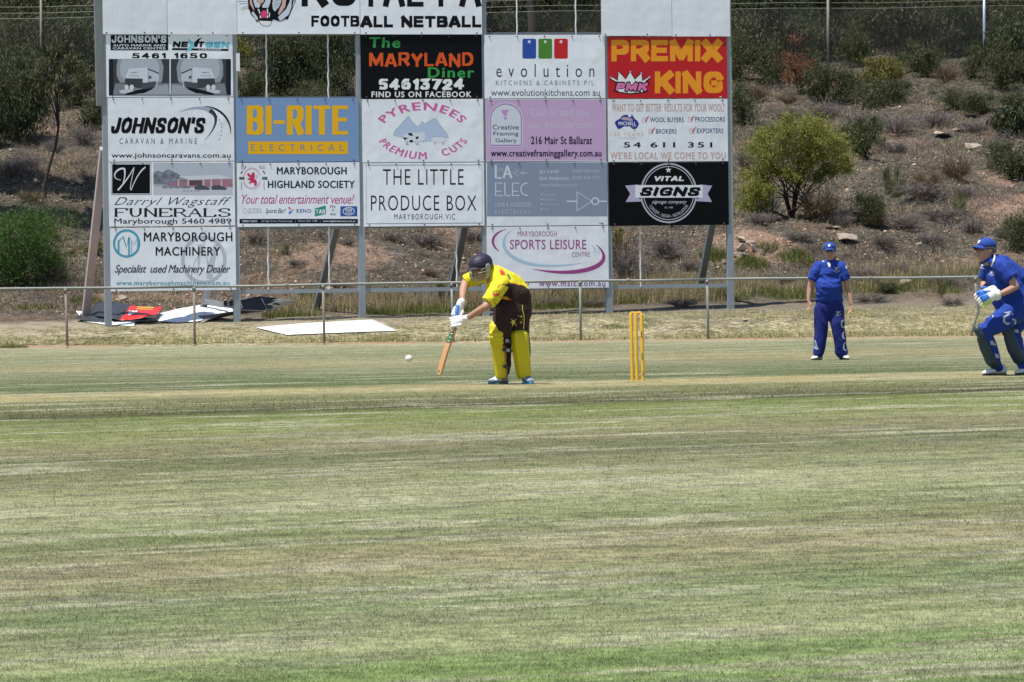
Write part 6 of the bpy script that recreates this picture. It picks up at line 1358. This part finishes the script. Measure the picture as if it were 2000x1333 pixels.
# ================================================================ SHRUBS AND TREES
def leaf_mat(name, a, b, c=None, trans=.25, rough=.6, scale=7):
    t = NT(name); P = t.pos(); n1 = t.noise(P, scale, 3, .7); n2 = t.noise(P, 70, 1); cf = t.ramp(t.math('ADD', t.math('MULTIPLY', n1, .6), t.math('MULTIPLY', n2, .4)), [(.36, a), (.5, b), (.62, c or b)])
    t.set(color=cf, rough=rough, spec=.25); tr = t.n('BsdfTranslucent', i={'Color': cf}); mx = t.n('MixShader', i={0: trans, 1: t.b.outputs[0], 2: tr.outputs[0]}); t.t.links.new(mx.outputs[0], t.out.inputs[0]); return t.m
LM = dict(green=leaf_mat('leaf_bright_green', (.03, .065, .016), (.065, .125, .026), (.11, .175, .04)), wattle=leaf_mat('leaf_yellow_green', (.085, .10, .018), (.19, .20, .038), (.30, .30, .07)), olive=leaf_mat('leaf_olive', (.035, .045, .018), (.075, .085, .035), (.13, .135, .06)),
          gum=leaf_mat('leaf_gum', (.026, .034, .016), (.055, .066, .028), (.12, .13, .065), rough=.65), yellow=leaf_mat('leaf_yellow', (.07, .07, .016), (.15, .14, .025), (.24, .215, .045)), red=leaf_mat('leaf_rust', (.10, .045, .025), (.20, .085, .045), (.28, .13, .07)),
          dry=leaf_mat('twigs_grey', (.085, .07, .062), (.16, .135, .12), (.25, .215, .195), .05), brown=leaf_mat('twigs_brown', (.06, .045, .03), (.14, .10, .06), (.22, .16, .09), .05), spiky=leaf_mat('leaf_sedge', (.06, .07, .03), (.12, .14, .05), (.22, .22, .10)))
BARK_D = M('bark_dark', (.035, .028, .024), .9, 0, .3, 6); BARK_G = M('bark_grey', (.22, .19, .17), .85, 0, .35, 4); BARK_B = M('bark_brown', (.09, .065, .05), .9, 0, .3, 6)
def leaf_quads(C, D, L, W):
    """diamond leaves: centre, direction, length, width"""
    n = len(C); r = RNG.normal(size=(n, 3)); s_ = np.cross(D, r); s_ /= np.linalg.norm(s_, axis=1)[:, None] + 1e-9; L = L[:, None]; W = W[:, None]
    V = np.stack([C - D * L / 2, C + s_ * W / 2, C + D * L / 2, C - s_ * W / 2], 1).reshape(-1, 3); return V, np.arange(4 * n).reshape(-1, 4)
SPEC = {  # leaves, leaf length, width, direction bias (up, out, random), clumps, clump size, bare stem share, stems
 'green': (16000, .075, .013, (.5, .4, .7), 60, .20, .02, 9, BARK_B), 'wattle': (15000, .085, .013, (.3, .3, .9), 70, .14, .42, 14, BARK_D), 'olive': (5200, .075, .020, (.4, .4, .8), 26, .22, .02, 7, BARK_B), 'gum': (7000, .13, .030, (-.8, .2, .6), 50, .2, .15, 6, BARK_D),
 'yellow': (4500, .07, .022, (.4, .3, .8), 22, .22, .05, 6, BARK_B), 'red': (4200, .08, .016, (.3, .6, .8), 26, .17, .25, 9, BARK_D), 'dry': (6500, .15, .006, (.4, .8, .6), 22, .28, .0, 9, BARK_G), 'brown': (6000, .13, .008, (.5, .7, .6), 22, .26, .0, 9, BARK_B), 'spiky': (900, .34, .008, (1.0, .9, .4), 6, .2, .0, 3, BARK_B)}
def shrub_meshes(kind, seed, wm, hm, dens=1.0, clumps=None):
    """foliage and stem meshes of a shrub wm wide, hm high, base at the origin"""
    n, LL, LW, bias, nc, cs, bare, ns, bark = SPEC[kind]; rg = np.random.default_rng(seed); n = int(n * dens)
    cen = []
    while len(cen) < nc:
        p = rg.uniform(-1, 1, 3); r_ = np.linalg.norm(p * np.array([1, 1, 1]))
        if r_ > 1 or (r_ < .45 and rg.uniform() < .7): continue
        cen.append(p)
    cen = np.array(cen); cen[:, 2] = bare + (1 - bare) * (cen[:, 2] * .5 + .5) * .9
    sq = 1 - .35 * (1 - cen[:, 2]) ** 2 if bare < .1 else 1 - .25 * np.abs(cen[:, 2] - .65)
    cen[:, 0] *= wm / 2 * .86 * sq; cen[:, 1] *= wm / 2 * .8 * sq; cen[:, 2] *= hm
    cen[:, 2] = np.where(rg.uniform(size=nc) < .3, cen[:, 2] * rg.uniform(.6, 1.0, nc), cen[:, 2])
    csz = cs * (wm + hm) / 2 * rg.uniform(.45, 1.5, nc); cen[:, :2] *= 1 + .25 * rg.normal(size=(nc, 1)); cen[:, 2] *= 1 + .16 * rg.normal(size=nc); cen[:, 0] += .12 * wm * np.sin(cen[:, 2] / hm * 4 + seed); 
    if clumps is not None: cen = np.array([(a, rg.uniform(-.45, .45) * wm * .6, b) for a, b, r in clumps for _ in range(3)]) + rg.normal(size=(3 * len(clumps), 3)) * .08; nc = len(cen); csz = np.array([r for a, b, r in clumps for _ in range(3)]) * rg.uniform(.7, 1.2, nc)
    pick = rg.integers(0, nc, n); off = rg.normal(size=(n, 3)) * .45 * rg.choice([.7, 1, 1.9], size=(n, 1)); C = cen[pick] + off * csz[pick][:, None] * np.array([1, 1, .75])
    C[:, 2] = np.maximum(C[:, 2], .02); out = C - np.array([0, 0, hm * .25]); out /= np.linalg.norm(out, axis=1)[:, None] + 1e-9
    D = out * bias[1] + np.array([0, 0, 1]) * bias[0] + rg.normal(size=(n, 3)) * bias[2] * .7; D /= np.linalg.norm(D, axis=1)[:, None]
    V, F = leaf_quads(C, D, rg.uniform(.6, 1.4, n) * LL, rg.uniform(.7, 1.4, n) * LW); mb = MB()
    if kind in ('dry', 'brown'):
        m = 150; a = rg.uniform(0, 6.28, m); t_ = rg.uniform(.1, 1, m) ** .8; P0 = np.stack([np.cos(a) * .12 * wm * rg.uniform(0, 1, m), np.sin(a) * .12 * wm, np.zeros(m)], -1); D0 = np.stack([np.cos(a) * t_ * wm / hm * .6, np.sin(a) * t_ * wm / hm * .6, rg.uniform(.35, 1, m)], -1)
        D0 /= np.linalg.norm(D0, axis=1)[:, None]; L0 = hm * .42 * rg.uniform(.6, 1.15, m); segs = []; cur = [(P0, D0, L0, .0065)]
        for gen in range(4):
            nxt = []
            for (p, d, l, w_) in cur:
                segs.append((p + d * l[:, None] / 2, d, l * 1.04, np.full(len(p), w_)))
                for _ in range(3 if gen < 2 else 2):
                    k_ = rg.uniform(size=len(p)) < (.9 if gen < 2 else .8); q = p + d * (l * rg.uniform(.45, 1, len(p)))[:, None]; dd = d + rg.normal(size=d.shape) * .48 + np.array([0, 0, .05]); dd /= np.linalg.norm(dd, axis=1)[:, None]; nxt.append((q[k_], dd[k_], (l * rg.uniform(.4, .75, len(l)))[k_], w_ * .72))
            cur = nxt
        Cc = np.concatenate([q[0] for q in segs]); Dd = np.concatenate([q[1] for q in segs]); Ll = np.concatenate([q[2] for q in segs]); Ww = np.concatenate([q[3] for q in segs]) * 2.1
        Cc[:, 2] = np.maximum(Cc[:, 2], .01); sel = rg.permutation(len(Cc))[:9000]; V, F = leaf_quads(Cc[sel], Dd[sel], Ll[sel], Ww[sel]); ns = 4
    for i in range(ns):
        tgt = cen[rg.integers(0, nc)]; a = rg.uniform(0, 6.28); b0 = Vector((math.cos(a) * .05, math.sin(a) * .05, -.05)) + (Vector(((.0 if i % 3 else .62), 0, .02)) if clumps else Vector((0, 0, 0))); m1 = Vector((tgt[0] * .35 + rg.normal() * .03, tgt[1] * .35, tgt[2] * .45)); t_ = Vector(tgt)
        r0 = (.008 + .008 * hm) * rg.uniform(.6, 1.2); mb.tube([b0, m1, (m1 + t_) / 2 + Vector(rg.normal(size=3) * .03), t_], [r0, r0 * .7, r0 * .5, r0 * .25], 5)
        for j in range(2):
            t2 = Vector(cen[rg.integers(0, nc)]) * .8 + m1 * .2; mb.tube([m1, (m1 + t2) / 2 + Vector(rg.normal(size=3) * .04), t2], [r0 * .5, r0 * .35, r0 * .15], 4)
    return np_mesh('foliage', V, F), mb.mesh('stems', True)
TPL = {}
def shrub(kind, px, py, wpx, hpx, label=None, own=False, name=None, group=None, dens=1.0, Yd=None, clumps=None):
    c = gp(px, py, 104.9) if Yd is None else Vector(((px - 1000) / FPX * Yd, Yd, ground_z((px - 1000) / FPX * Yd, Yd))); s_ = FPX / c.y; wm, hm = wpx / s_, hpx / s_; nm = name or 'shrub'
    e = empty(nm, c, label, {'spiky': 'sedge'}.get(kind, 'shrub'), group)
    if own: fm, st = shrub_meshes(kind, int(px * 7 + py), wm, hm, dens, [((a - px) / s_, (py - b_) / s_, 1.22 * r / s_) for a, b_, r in clumps] if clumps else None); sc = (1, 1, 1)
    else:
        big = (2.4 if max(wm, hm) > 1.7 else 1.3 if max(wm, hm) > .9 else .7) if kind in ('gum', 'olive', 'yellow', 'red') else 1.0   # shrubs of like size share a mesh, so leaves keep their size
        v = (kind, int(px + py) % (3 if big < 2 else 2), big)
        if v not in TPL: TPL[v] = shrub_meshes(kind, sum(map(ord, kind)) + v[1] * 31 + int(big * 10), big, .8 * big, {2.4: 2.1, 1.3: 1.1, .7: .6}.get(big, 1.0))
        fm, st = TPL[v]; sc = (wm / big, (wm + hm) / 2 / big, hm / .8 / big)
    fo = bpy.data.objects.new('foliage', fm); so_ = bpy.data.objects.new('stems', st)
    for o, m_ in ((fo, LM[kind]), (so_, SPEC[kind][8])):
        COL.objects.link(o); o.parent = e; o.scale = sc
        if not o.data.materials: o.data.materials.append(m_)
        o['kind'] = 'stuff'
    e.rotation_euler = (0, 0, (px * 1.7 + py) % 6.28) if not own else (0, 0, 0); return e
shrub('green', 38, 556, 175, 172, 'dense bright green bush at the left edge, behind the fence', True, dens=1.7)
shrub('wattle', 1545, 424, 205, 195, 'big yellow-green wattle bush with bare dark stems beside the right boards', True, dens=2.6, clumps=[(1475, 290, 22), (1492, 272, 22), (1520, 262, 22), (1545, 248, 20), (1580, 243, 22), (1612, 252, 22), (1632, 272, 20), (1642, 300, 18), (1652, 322, 14), (1600, 282, 20), (1560, 282, 22), (1530, 292, 22), (1502, 312, 22), (1482, 332, 20), (1472, 360, 15), (1466, 385, 13), (1460, 405, 11), (1560, 332, 16), (1582, 326, 14), (1545, 342, 12), (1610, 304, 16), (1640, 312, 12), (1495, 345, 13), (1515, 330, 14), (1560, 355, 10), (1535, 270, 20), (1590, 262, 18), (1480, 378, 14), (1505, 372, 12), (1625, 338, 14), (1600, 345, 12), (1570, 300, 20), (1485, 398, 10)])
BRV = []
for sd_ in range(3):
    fm_, st_ = shrub_meshes('dry', 400 + sd_, 1.0, .55); v_ = np.empty(len(fm_.vertices) * 3); fm_.vertices.foreach_get('co', v_); v_ = v_.reshape(-1, 4, 3); BRV.append(v_); bpy.data.meshes.remove(fm_); bpy.data.meshes.remove(st_)
allv = []
def brush(n, f0, lo, hi, smin, smax):
    P = scatter(n, -100, 2100, 112.2, 166, lambda X, Yt: sdm(X, Yt, f0, 99, lo, hi) + .08); P = P[P[:, 1] - .27 * P[:, 0] > 112.4]
    for i in range(len(P)):
        q = BRV[i % 3]; m = 330; q = q[RNG.permutation(len(q))[:m]]; sc_ = RNG.uniform(smin, smax); a = RNG.uniform(0, 6.28); M_ = np.array([[math.cos(a), -math.sin(a), 0], [math.sin(a), math.cos(a), 0], [0, 0, RNG.uniform(.6, 1.2)]]) * sc_
        allv.append((q @ M_.T + P[i] - np.array([0, 0, .03])).reshape(-1, 3))
brush(1300, .5, .43, .58, .45, 1.15)
V_ = np.concatenate(allv); o = link('brushwood', np_mesh('brushwood', V_, np.arange(len(V_)).reshape(-1, 4)), LM['dry']); tag(o, kind='stuff')
allv = []; brush(420, .7, .45, .6, .35, .8); V_ = np.concatenate(allv); o = link('brown_scrub', np_mesh('brown_scrub', V_, np.arange(len(V_)).reshape(-1, 4)), LM['brown']); tag(o, kind='stuff')
allv = []; brush(420, .9, .48, .6, .35, .8); V_ = np.concatenate(allv); V_ = V_[np.repeat(V_[3::4, 1] > 126, 4)]; o = link('olive_scrub', np_mesh('olive_scrub', V_, np.arange(len(V_)).reshape(-1, 4)), LM['olive']); tag(o, kind='stuff')
LOOK = {'dry': 'grey leafless twiggy bush', 'brown': 'brown dried-out bush', 'olive': 'dark olive green bush', 'gum': 'dark leafy gum sapling', 'yellow': 'yellow-green bush', 'red': 'rust red dead bush', 'spiky': 'thin upright sedge clump', 'green': 'green bush', 'wattle': 'yellow-green bush'}
SH = [ # kind, px, base py, width, height
 ('dry', 105, 552, 75, 85), ('gum', 35, 275, 150, 150), ('gum', -30, 300, 150, 170), ('olive', 150, 205, 120, 85), ('olive', 60, 165, 120, 70), ('dry', 165, 285, 70, 60), ('olive', 185, 250, 60, 60), ('dry', 20, 345, 90, 55), ('dry', 60, 330, 60, 40), ('yellow', 190, 500, 42, 26), ('yellow', 140, 503, 26, 16), ('yellow', 100, 463, 46, 22),
 ('dry', 195, 430, 50, 40), ('brown', 60, 395, 70, 34), ('olive', 15, 210, 100, 90), ('dry', 110, 300, 60, 44),
 ('olive', 1440, 160, 90, 100), ('olive', 1500, 172, 80, 90), ('red', 1562, 185, 95, 82), ('red', 1510, 160, 60, 40), ('olive', 1600, 196, 70, 95), ('olive', 1450, 240, 85, 80), ('brown', 1478, 195, 70, 50), ('olive', 1640, 205, 80, 95), ('yellow', 1705, 175, 62, 58), ('yellow', 1747, 165, 66, 56), ('olive', 1700, 215, 90, 64), ('olive', 1760, 205, 70, 60),
 ('olive', 1672, 130, 60, 90), ('olive', 1815, 150, 100, 70), ('olive', 1790, 140, 70, 60), ('olive', 1870, 212, 130, 52), ('olive', 1920, 222, 90, 50), ('brown', 1850, 160, 80, 50), ('olive', 1960, 175, 90, 100), ('gum', 1985, 160, 100, 120), ('olive', 1985, 225, 80, 60), ('gum', 1985, 262, 70, 60), ('olive', 1900, 150, 70, 60), ('brown', 1540, 205, 60, 34),
 ('dry', 1540, 240, 90, 50), ('dry', 1500, 262, 60, 40), ('dry', 1610, 235, 100, 56), ('dry', 1680, 252, 90, 52), ('dry', 1750, 262, 100, 56), ('dry', 1830, 248, 110, 44), ('dry', 1900, 262, 90, 40), ('olive', 1690, 305, 56, 72), ('olive', 1665, 285, 50, 50), ('dry', 1745, 300, 90, 40), ('spiky', 1722, 300, 26, 70), ('dry', 1945, 250, 70, 40),
 ('brown', 1810, 375, 110, 62), ('brown', 1868, 350, 90, 66), ('olive', 1945, 332, 80, 72), ('olive', 1985, 350, 60, 70), ('dry', 1800, 385, 130, 44), ('dry', 1880, 390, 80, 44), ('spiky', 1748, 385, 40, 64), ('spiky', 1730, 380, 26, 56), ('dry', 1705, 420, 50, 46), ('olive', 1690, 440, 66, 84), ('brown', 1710, 445, 50, 50), ('dry', 1765, 450, 110, 50), ('dry', 1730, 480, 90, 34),
 ('dry', 1840, 430, 110, 40), ('dry', 1820, 475, 90, 28), ('spiky', 1872, 420, 30, 50), ('dry', 1900, 455, 70, 40), ('olive', 1982, 490, 70, 90), ('dry', 1960, 470, 50, 44), ('brown', 1602, 428, 110, 86), ('dry', 1480, 440, 70, 36), ('dry', 1640, 442, 70, 40), ('dry', 1460, 330, 50, 60), ('dry', 1455, 400, 46, 50), ('dry', 1500, 415, 60, 50),
 ('dry', 1560, 470, 90, 26), ('dry', 1690, 545, 110, 34), ('dry', 1750, 530, 90, 24), ('dry', 1840, 555, 90, 26), ('olive', 1730, 572, 46, 26), ('olive', 1757, 568, 16, 12), ('spiky', 1838, 582, 14, 34), ('dry', 1600, 560, 80, 24), ('dry', 1530, 550, 70, 24), ('dry', 1700, 590, 120, 24), ('dry', 1860, 595, 90, 22),
 ('dry', 1222, 548, 84, 100), ('brown', 1212, 520, 70, 80), ('yellow', 1200, 500, 46, 50), ('dry', 1300, 500, 80, 54), ('dry', 1280, 545, 90, 50), ('dry', 1350, 530, 60, 36), ('dry', 1322, 560, 70, 30), ('dry', 930, 470, 90, 34), ('dry', 830, 480, 90, 40), ('dry', 770, 470, 60, 26), ('brown', 1160, 480, 60, 40),
 ('dry', 500, 470, 60, 24), ('dry', 580, 520, 70, 22), ('dry', 680, 480, 50, 24), ('spiky', 560, 500, 22, 26), ('dry', 760, 590, 120, 30), ('dry', 660, 560, 60, 20), ('brown', 840, 540, 60, 22), ('spiky', 860, 590, 36, 46), ('dry', 1080, 600, 90, 30), ('dry', 1160, 600, 70, 26), ('dry', 1330, 600, 90, 26),
 ('gum', 570, 195, 130, 150), ('gum', 650, 200, 120, 150), ('olive', 490, 205, 70, 90), ('yellow', 468, 130, 40, 60), ('olive', 610, 215, 150, 60), ('brown', 500, 190, 60, 30), ('dry', 690, 200, 40, 40),
 ('yellow', 975, 95, 60, 64), ('yellow', 1045, 92, 80, 72), ('yellow', 1085, 98, 60, 44), ('olive', 1130, 100, 90, 60), ('olive', 1010, 100, 60, 50)]
WH = [(-200, 60, 'at the far left edge'), (60, 130, 'by the dark sapling'), (130, 212, 'left of the left post'), (212, 705, 'behind the blue board column'), (705, 960, 'below the produce board'), (960, 1200, 'behind the leisure board'), (1200, 1430, 'below the badge board'), (1430, 1580, 'right of the frame'), (1580, 1690, 'above the fielder'), (1690, 1800, 'between the fielders'), (1800, 1895, 'left of the keeper'), (1895, 2200, 'above the keeper')]
def where(px, py):
    w_ = [w3 for a, b2, w3 in WH if a <= px < b2][0]
    if py < 235: z = 'by the wire fence'
    elif py < 330: z = 'high on the bank'
    elif py < 430: z = 'halfway up the bank'
    elif py < 520: z = 'low on the bank'
    else: z = 'at the bank foot'
    return z + ' ' + w_
seen = {}
for i, q in enumerate(SH): seen.setdefault((q[0], where(q[1], q[2])), []).append(i)
ORD = ['', 'leftmost', 'second', 'third', 'fourth', 'fifth', 'sixth']
labs = {}
for (kd, wh), ids in seen.items():
    ids = sorted(ids, key=lambda i: SH[i][1])
    for j, i in enumerate(ids):
        pre = '' if len(ids) == 1 else ('left of two: ' if j == 0 else 'right of two: ') if len(ids) == 2 else (['leftmost', 'second', 'third', 'fourth', 'fifth'][j] + ' of %d: ' % len(ids))
        labs[i] = pre + LOOK[kd] + ' ' + wh
for i, (kd, px, py, wpx, hpx) in enumerate(SH): shrub(kd, px, py, wpx, hpx, labs[i][:110], group='shrubs on the bank')

def tree(px, py, hm, cr, lean, label, kind='gum', nleaf=9000, low=.35, bark=BARK_D, trunk=.13, Yd=None, seed=None, leaf=1.5, cz=1.0):
    """tapered trunk, limbs and a drooping broken crown; hm height in metres, cr crown radius"""
    c = gp(px, py, 104.9) if Yd is None else Vector(((px - 1000) / FPX * Yd, Yd, ground_z((px - 1000) / FPX * Yd, Yd))); rg = np.random.default_rng(seed or int(px * 3 + py + 5000))
    e = empty('tree', c, label, 'tree', 'trees behind the bank'); mb = MB(); top = Vector((lean[0], lean[1], hm)); P_ = []; R_ = []
    for i in range(8):
        t = i / 7; P_.append(Vector((lean[0] * t ** 1.3 + .12 * math.sin(t * 7 + px) * (t > 0), lean[1] * t + .1 * math.sin(t * 5), -.2 + hm * .93 * t))); R_.append(trunk * (1 - .8 * t) * (1.25 if i == 0 else 1))
    mb.tube(P_, R_, 9); nc = 46; cen = []
    while len(cen) < nc:
        p = rg.uniform(-1, 1, 3)
        if np.linalg.norm(p) > 1 or np.linalg.norm(p) < .35: continue
        z = low + (1 - low) * (p[2] * .5 + .5) ** .9; k = 1 - .5 * abs(z - .62); cen.append((lean[0] * z ** 1.3 + p[0] * cr * k, lean[1] * z + p[1] * cr * k, hm * z * cz))
    cen = np.array(cen)
    for i in range(13):
        t = rg.uniform(max(.25, low * .8), .85); q = t * 7; a = P_[int(q)].lerp(P_[min(7, int(q) + 1)], q - int(q)); tg = Vector(cen[rg.integers(0, nc)]); m_ = (a + tg) / 2 + Vector((0, 0, .25)) + Vector(rg.normal(size=3) * .15); r0 = trunk * (1 - .8 * t) * .55
        mb.tube([a, m_, tg], [r0, r0 * .6, r0 * .2], 6)
        for j in range(2): t2 = tg + Vector(rg.normal(size=3) * .4); mb.tube([m_, (m_ + t2) / 2, t2], [r0 * .45, r0 * .3, r0 * .1], 5)
    n = nleaf; pick = rg.integers(0, nc, n); sz_ = rg.uniform(.25, .6, nc) * cr * .42; C = cen[pick] + rg.normal(size=(n, 3)) * .5 * sz_[pick][:, None] * np.array([1, 1, 1.2]); D = np.array([0, 0, -1]) * .9 + rg.normal(size=(n, 3)) * .5; D /= np.linalg.norm(D, axis=1)[:, None]
    V, F = leaf_quads(C, D, rg.uniform(.6, 1.4, n) * .13 * leaf, rg.uniform(.7, 1.3, n) * .034 * leaf)
    a = link('crown', np_mesh('crown', V, F), LM[kind], e); a['kind'] = 'stuff'; link('trunk', mb.mesh('trunk', True), bark, e); return e
tree(92, 393, 3.55, .55, (.32, .2), 'slender dark sapling leaning right, on the shaded bank left of the frame', 'olive', 2300, .6, BARK_D, .045, leaf=.9)
tree(-150, 440, 9.0, 2.4, (1.5, -.2), 'tall gum whose crown shades the bank at the far left edge', 'gum', 17000, .62, BARK_G, .16, leaf=2.8)
tree(-60, 380, 8.5, 2.2, (.9, 0), 'dark gum trunk behind the saplings at the left edge', 'gum', 14000, .62, BARK_D, .11, leaf=2.8)
UNDER = []
TR = [(1045, 167.5, 10, 2.2, (.3, .5), BARK_D, .16, 'dark-trunked tree seen between the club board and the blank boards'), (965, 172, 9, 2.4, (-.3, 0), BARK_G, .14, 'grey gum behind the yellow bushes above the kitchens board'), (1110, 173, 9, 2.2, (.4, 0), BARK_D, .12, 'leafy gum behind the wire fence above the kitchens board'),
      (1450, 170, 9, 1.9, (.5, 0), BARK_G, .11, 'leaning grey-limbed gum just right of the blank top board'), (1530, 168, 9, 2.1, (-.2, .2), BARK_D, .15, 'gum with hanging foliage above the rust red bush'), (1590, 172, 10, 2.0, (.2, .4), BARK_D, .24, 'thick dark trunk left of the wire fence post'), (1660, 176, 10, 2.6, (0, 0), BARK_D, .2, 'dark gum right of the middle wire fence post'),
      (1735, 171, 10, 2.2, (-.2, 0), BARK_D, .2, 'shaded gum above the yellow bushes by the wire fence'), (1800, 178, 11, 2.8, (.3, 0), BARK_D, .2, 'deeply shaded gum between the wire fence posts'), (1845, 169, 10, 2.0, (.1, .2), BARK_G, .15, 'gum with a pale streaked trunk left of the bright fence post'), (1935, 173, 10, 2.4, (.1, 0), BARK_G, .22, 'broad grey trunk directly right of the bright fence post'), (2000, 170, 10, 2.5, (-.3, 0), BARK_D, .2, 'dense dark gum in the top right corner'),
      (30, 170, 9, 2.6, (.3, 0), BARK_G, .15, 'olive gum behind the wire fence at the top left corner'), (150, 173, 9, 2.6, (-.2, 0), BARK_D, .14, 'gum behind the wire fence next to the sign frame'), (90, 180, 10, 2.8, (0, 0), BARK_D, .16, 'farther gum behind the top left wire fence post'), (560, 170, 8, 2.4, (.2, 0), BARK_D, .15, 'gum hanging over the empty opening above the blue board'), (650, 172, 8, 2.4, (.2, 0), BARK_G, .15, 'gum at the right of the empty opening above the blue board')]
for i, (px, Yd, hm, cr, ln, bk, tk, lb) in enumerate(TR): tree(px, 0, hm, cr, ln, lb, 'gum', 10500, .02, bk, tk, Yd, 900 + i, 1.0)
BK = [(1420 + 95 * i, 186 + 3 * (i % 3)) for i in range(7)] + [(-20, 188), (110, 190), (950, 186), (1080, 188), (520, 184), (620, 187), (1000, 197), (40, 200)]
src = None
for i, (px, Yd) in enumerate(BK):
    lb = ('far back tree of the dark wood, filling gaps at the top of the picture'); x = (px - 1000) / FPX * Yd
    if src is None: src = tree(px, 0, 11, 3.2, (0, 0), lb, 'gum', 26000, .0, BARK_D, .2, Yd, 77, 1.4); src['group'] = 'trees far back in the dark wood'; r_ = src
    else:
        r_ = src.copy(); COL.objects.link(r_)
        for ch in src.children: cc = ch.copy(); COL.objects.link(cc); cc.parent = r_
    r_.location = (x, Yd, ground_z(x, Yd)); r_.rotation_euler = (0, 0, i * 1.3); r_.scale = (1, 1, .9 + .05 * (i % 4))

# ================================================================ CHAIN-LINK FENCE ON TOP OF THE BANK
FY = 165.0; WIRE = M('fence_wire', (.26, .26, .24), .5, .3); POSTG = M('fence_post_grey', (.20, .19, .17), .7, .2, .2); POSTB = M('fence_post_bright', (.36, .42, .50), .45, .4)
cf_ = empty('chain_link_fence', pt(1600, 130, FY), 'chain-link wire fence with barbed strands along the top of the bank', 'fence'); ztop = lambda x: pt(1000, 24, FY).z + .0 * x
x0, x1 = pt(-200, 100, FY).x, pt(2300, 100, FY).x; zt = ztop(0); Hf = 2.0; sp = .088; V = []; F = []
def wire(a, b, r=.0035):
    d = (b - a).normalized(); u = d.cross(Vector((0, 1, 0))).normalized(); w_ = Vector((0, 1, 0)); n = len(V)
    for p in (a, b):
        for q in range(3): t = 2.094 * q; V.append(p + (u * math.cos(t) + w_ * math.sin(t)) * r)
    for q in range(3): r2 = (q + 1) % 3; F.append([n + q, n + r2, n + 3 + r2, n + 3 + q])
x = x0; i = 0
while x < x1:
    sag = .03 * math.sin(x * .7); run = Hf * .86
    wire(Vector((x, FY, zt + sag)), Vector((x - run, FY, zt + sag - Hf))); wire(Vector((x, FY + .008, zt + sag)), Vector((x + run, FY + .008, zt + sag - Hf)), .0014)
    wire(Vector((x - .012, FY, zt + sag + .03)), Vector((x, FY, zt + sag - .01)), .004); x += sp
me = np_mesh('wire_mesh', np.array([tuple(v - cf_.location) for v in V]), np.array(F)); o = link('wire_mesh', me, WIRE, cf_); o['kind'] = 'stuff'
for dz in (.0, .16, .34): part('barbed_strand', MB().tube([Vector((x, FY + .02, zt + dz + .02 * math.sin(x))) for x in np.linspace(x0, x1, 30)], .0035, 4), WIRE, cf_)
for px, py, m_, r_ in ((80, 118, POSTG, .035), (1617, 122, POSTG, .04), (1922, 150, POSTB, .04), (1270, 130, POSTG, .035), (900, 130, POSTG, .035), (440, 125, POSTG, .035)):
    p = pt(px, py, FY); t = pt(px, -20, FY); part('fence_post', MB().tube([Vector((p.x, FY - .03, ground_z(p.x, FY) - .3)), Vector((t.x, FY - .03, t.z))], r_, 8), m_, cf_, True)

# dark understorey just behind the wire fence
UN = [(-60, 170, 3.0), (20, 168, 2.2), (110, 169, 2.4), (185, 167, 2.2), (480, 170, 2.4), (540, 172, 2.8), (610, 169, 2.6), (690, 170, 2.4), (950, 170, 2.2), (1015, 172, 2.6), (1130, 169, 2.2), (1175, 171, 2.6), (1440, 168, 2.4), (1500, 171, 2.8), (1555, 168, 2.0), (1600, 172, 2.8), (1650, 169, 2.2), (1705, 171, 2.8), (1760, 169, 2.4), (1815, 172, 3.0), (1870, 168, 2.0), (1900, 171, 2.8), (1960, 169, 2.6), (2030, 171, 3.0)]
NM = ['below the top left corner', 'left of the sign frame', 'in the opening over the blue board', 'in the opening over the kitchens board', 'right of the blank top boards', 'left of the middle wire post', 'right of the middle wire post', 'near the bright wire post']
cnt = {}
def zone_(px): return 0 if px < 60 else 1 if px < 300 else 2 if px < 800 else 3 if px < 1300 else 4 if px < 1520 else 5 if px < 1620 else 6 if px < 1790 else 7
for px, Yd, h in UN: cnt.setdefault(zone_(px), []).append(px)
for i, (px, Yd, h) in enumerate(UN):
    L_z = cnt[zone_(px)]; j = L_z.index(px); pre = '' if len(L_z) == 1 else ['first', 'second', 'third', 'fourth', 'fifth'][j] + ' from left: '
    shrub('gum' if i % 3 != 1 else 'olive', px, 0, h * 66 * 1.3, h * 66, pre + 'shaded understorey bush behind the wire ' + NM[zone_(px)], group='understorey behind the wire fence', Yd=Yd)
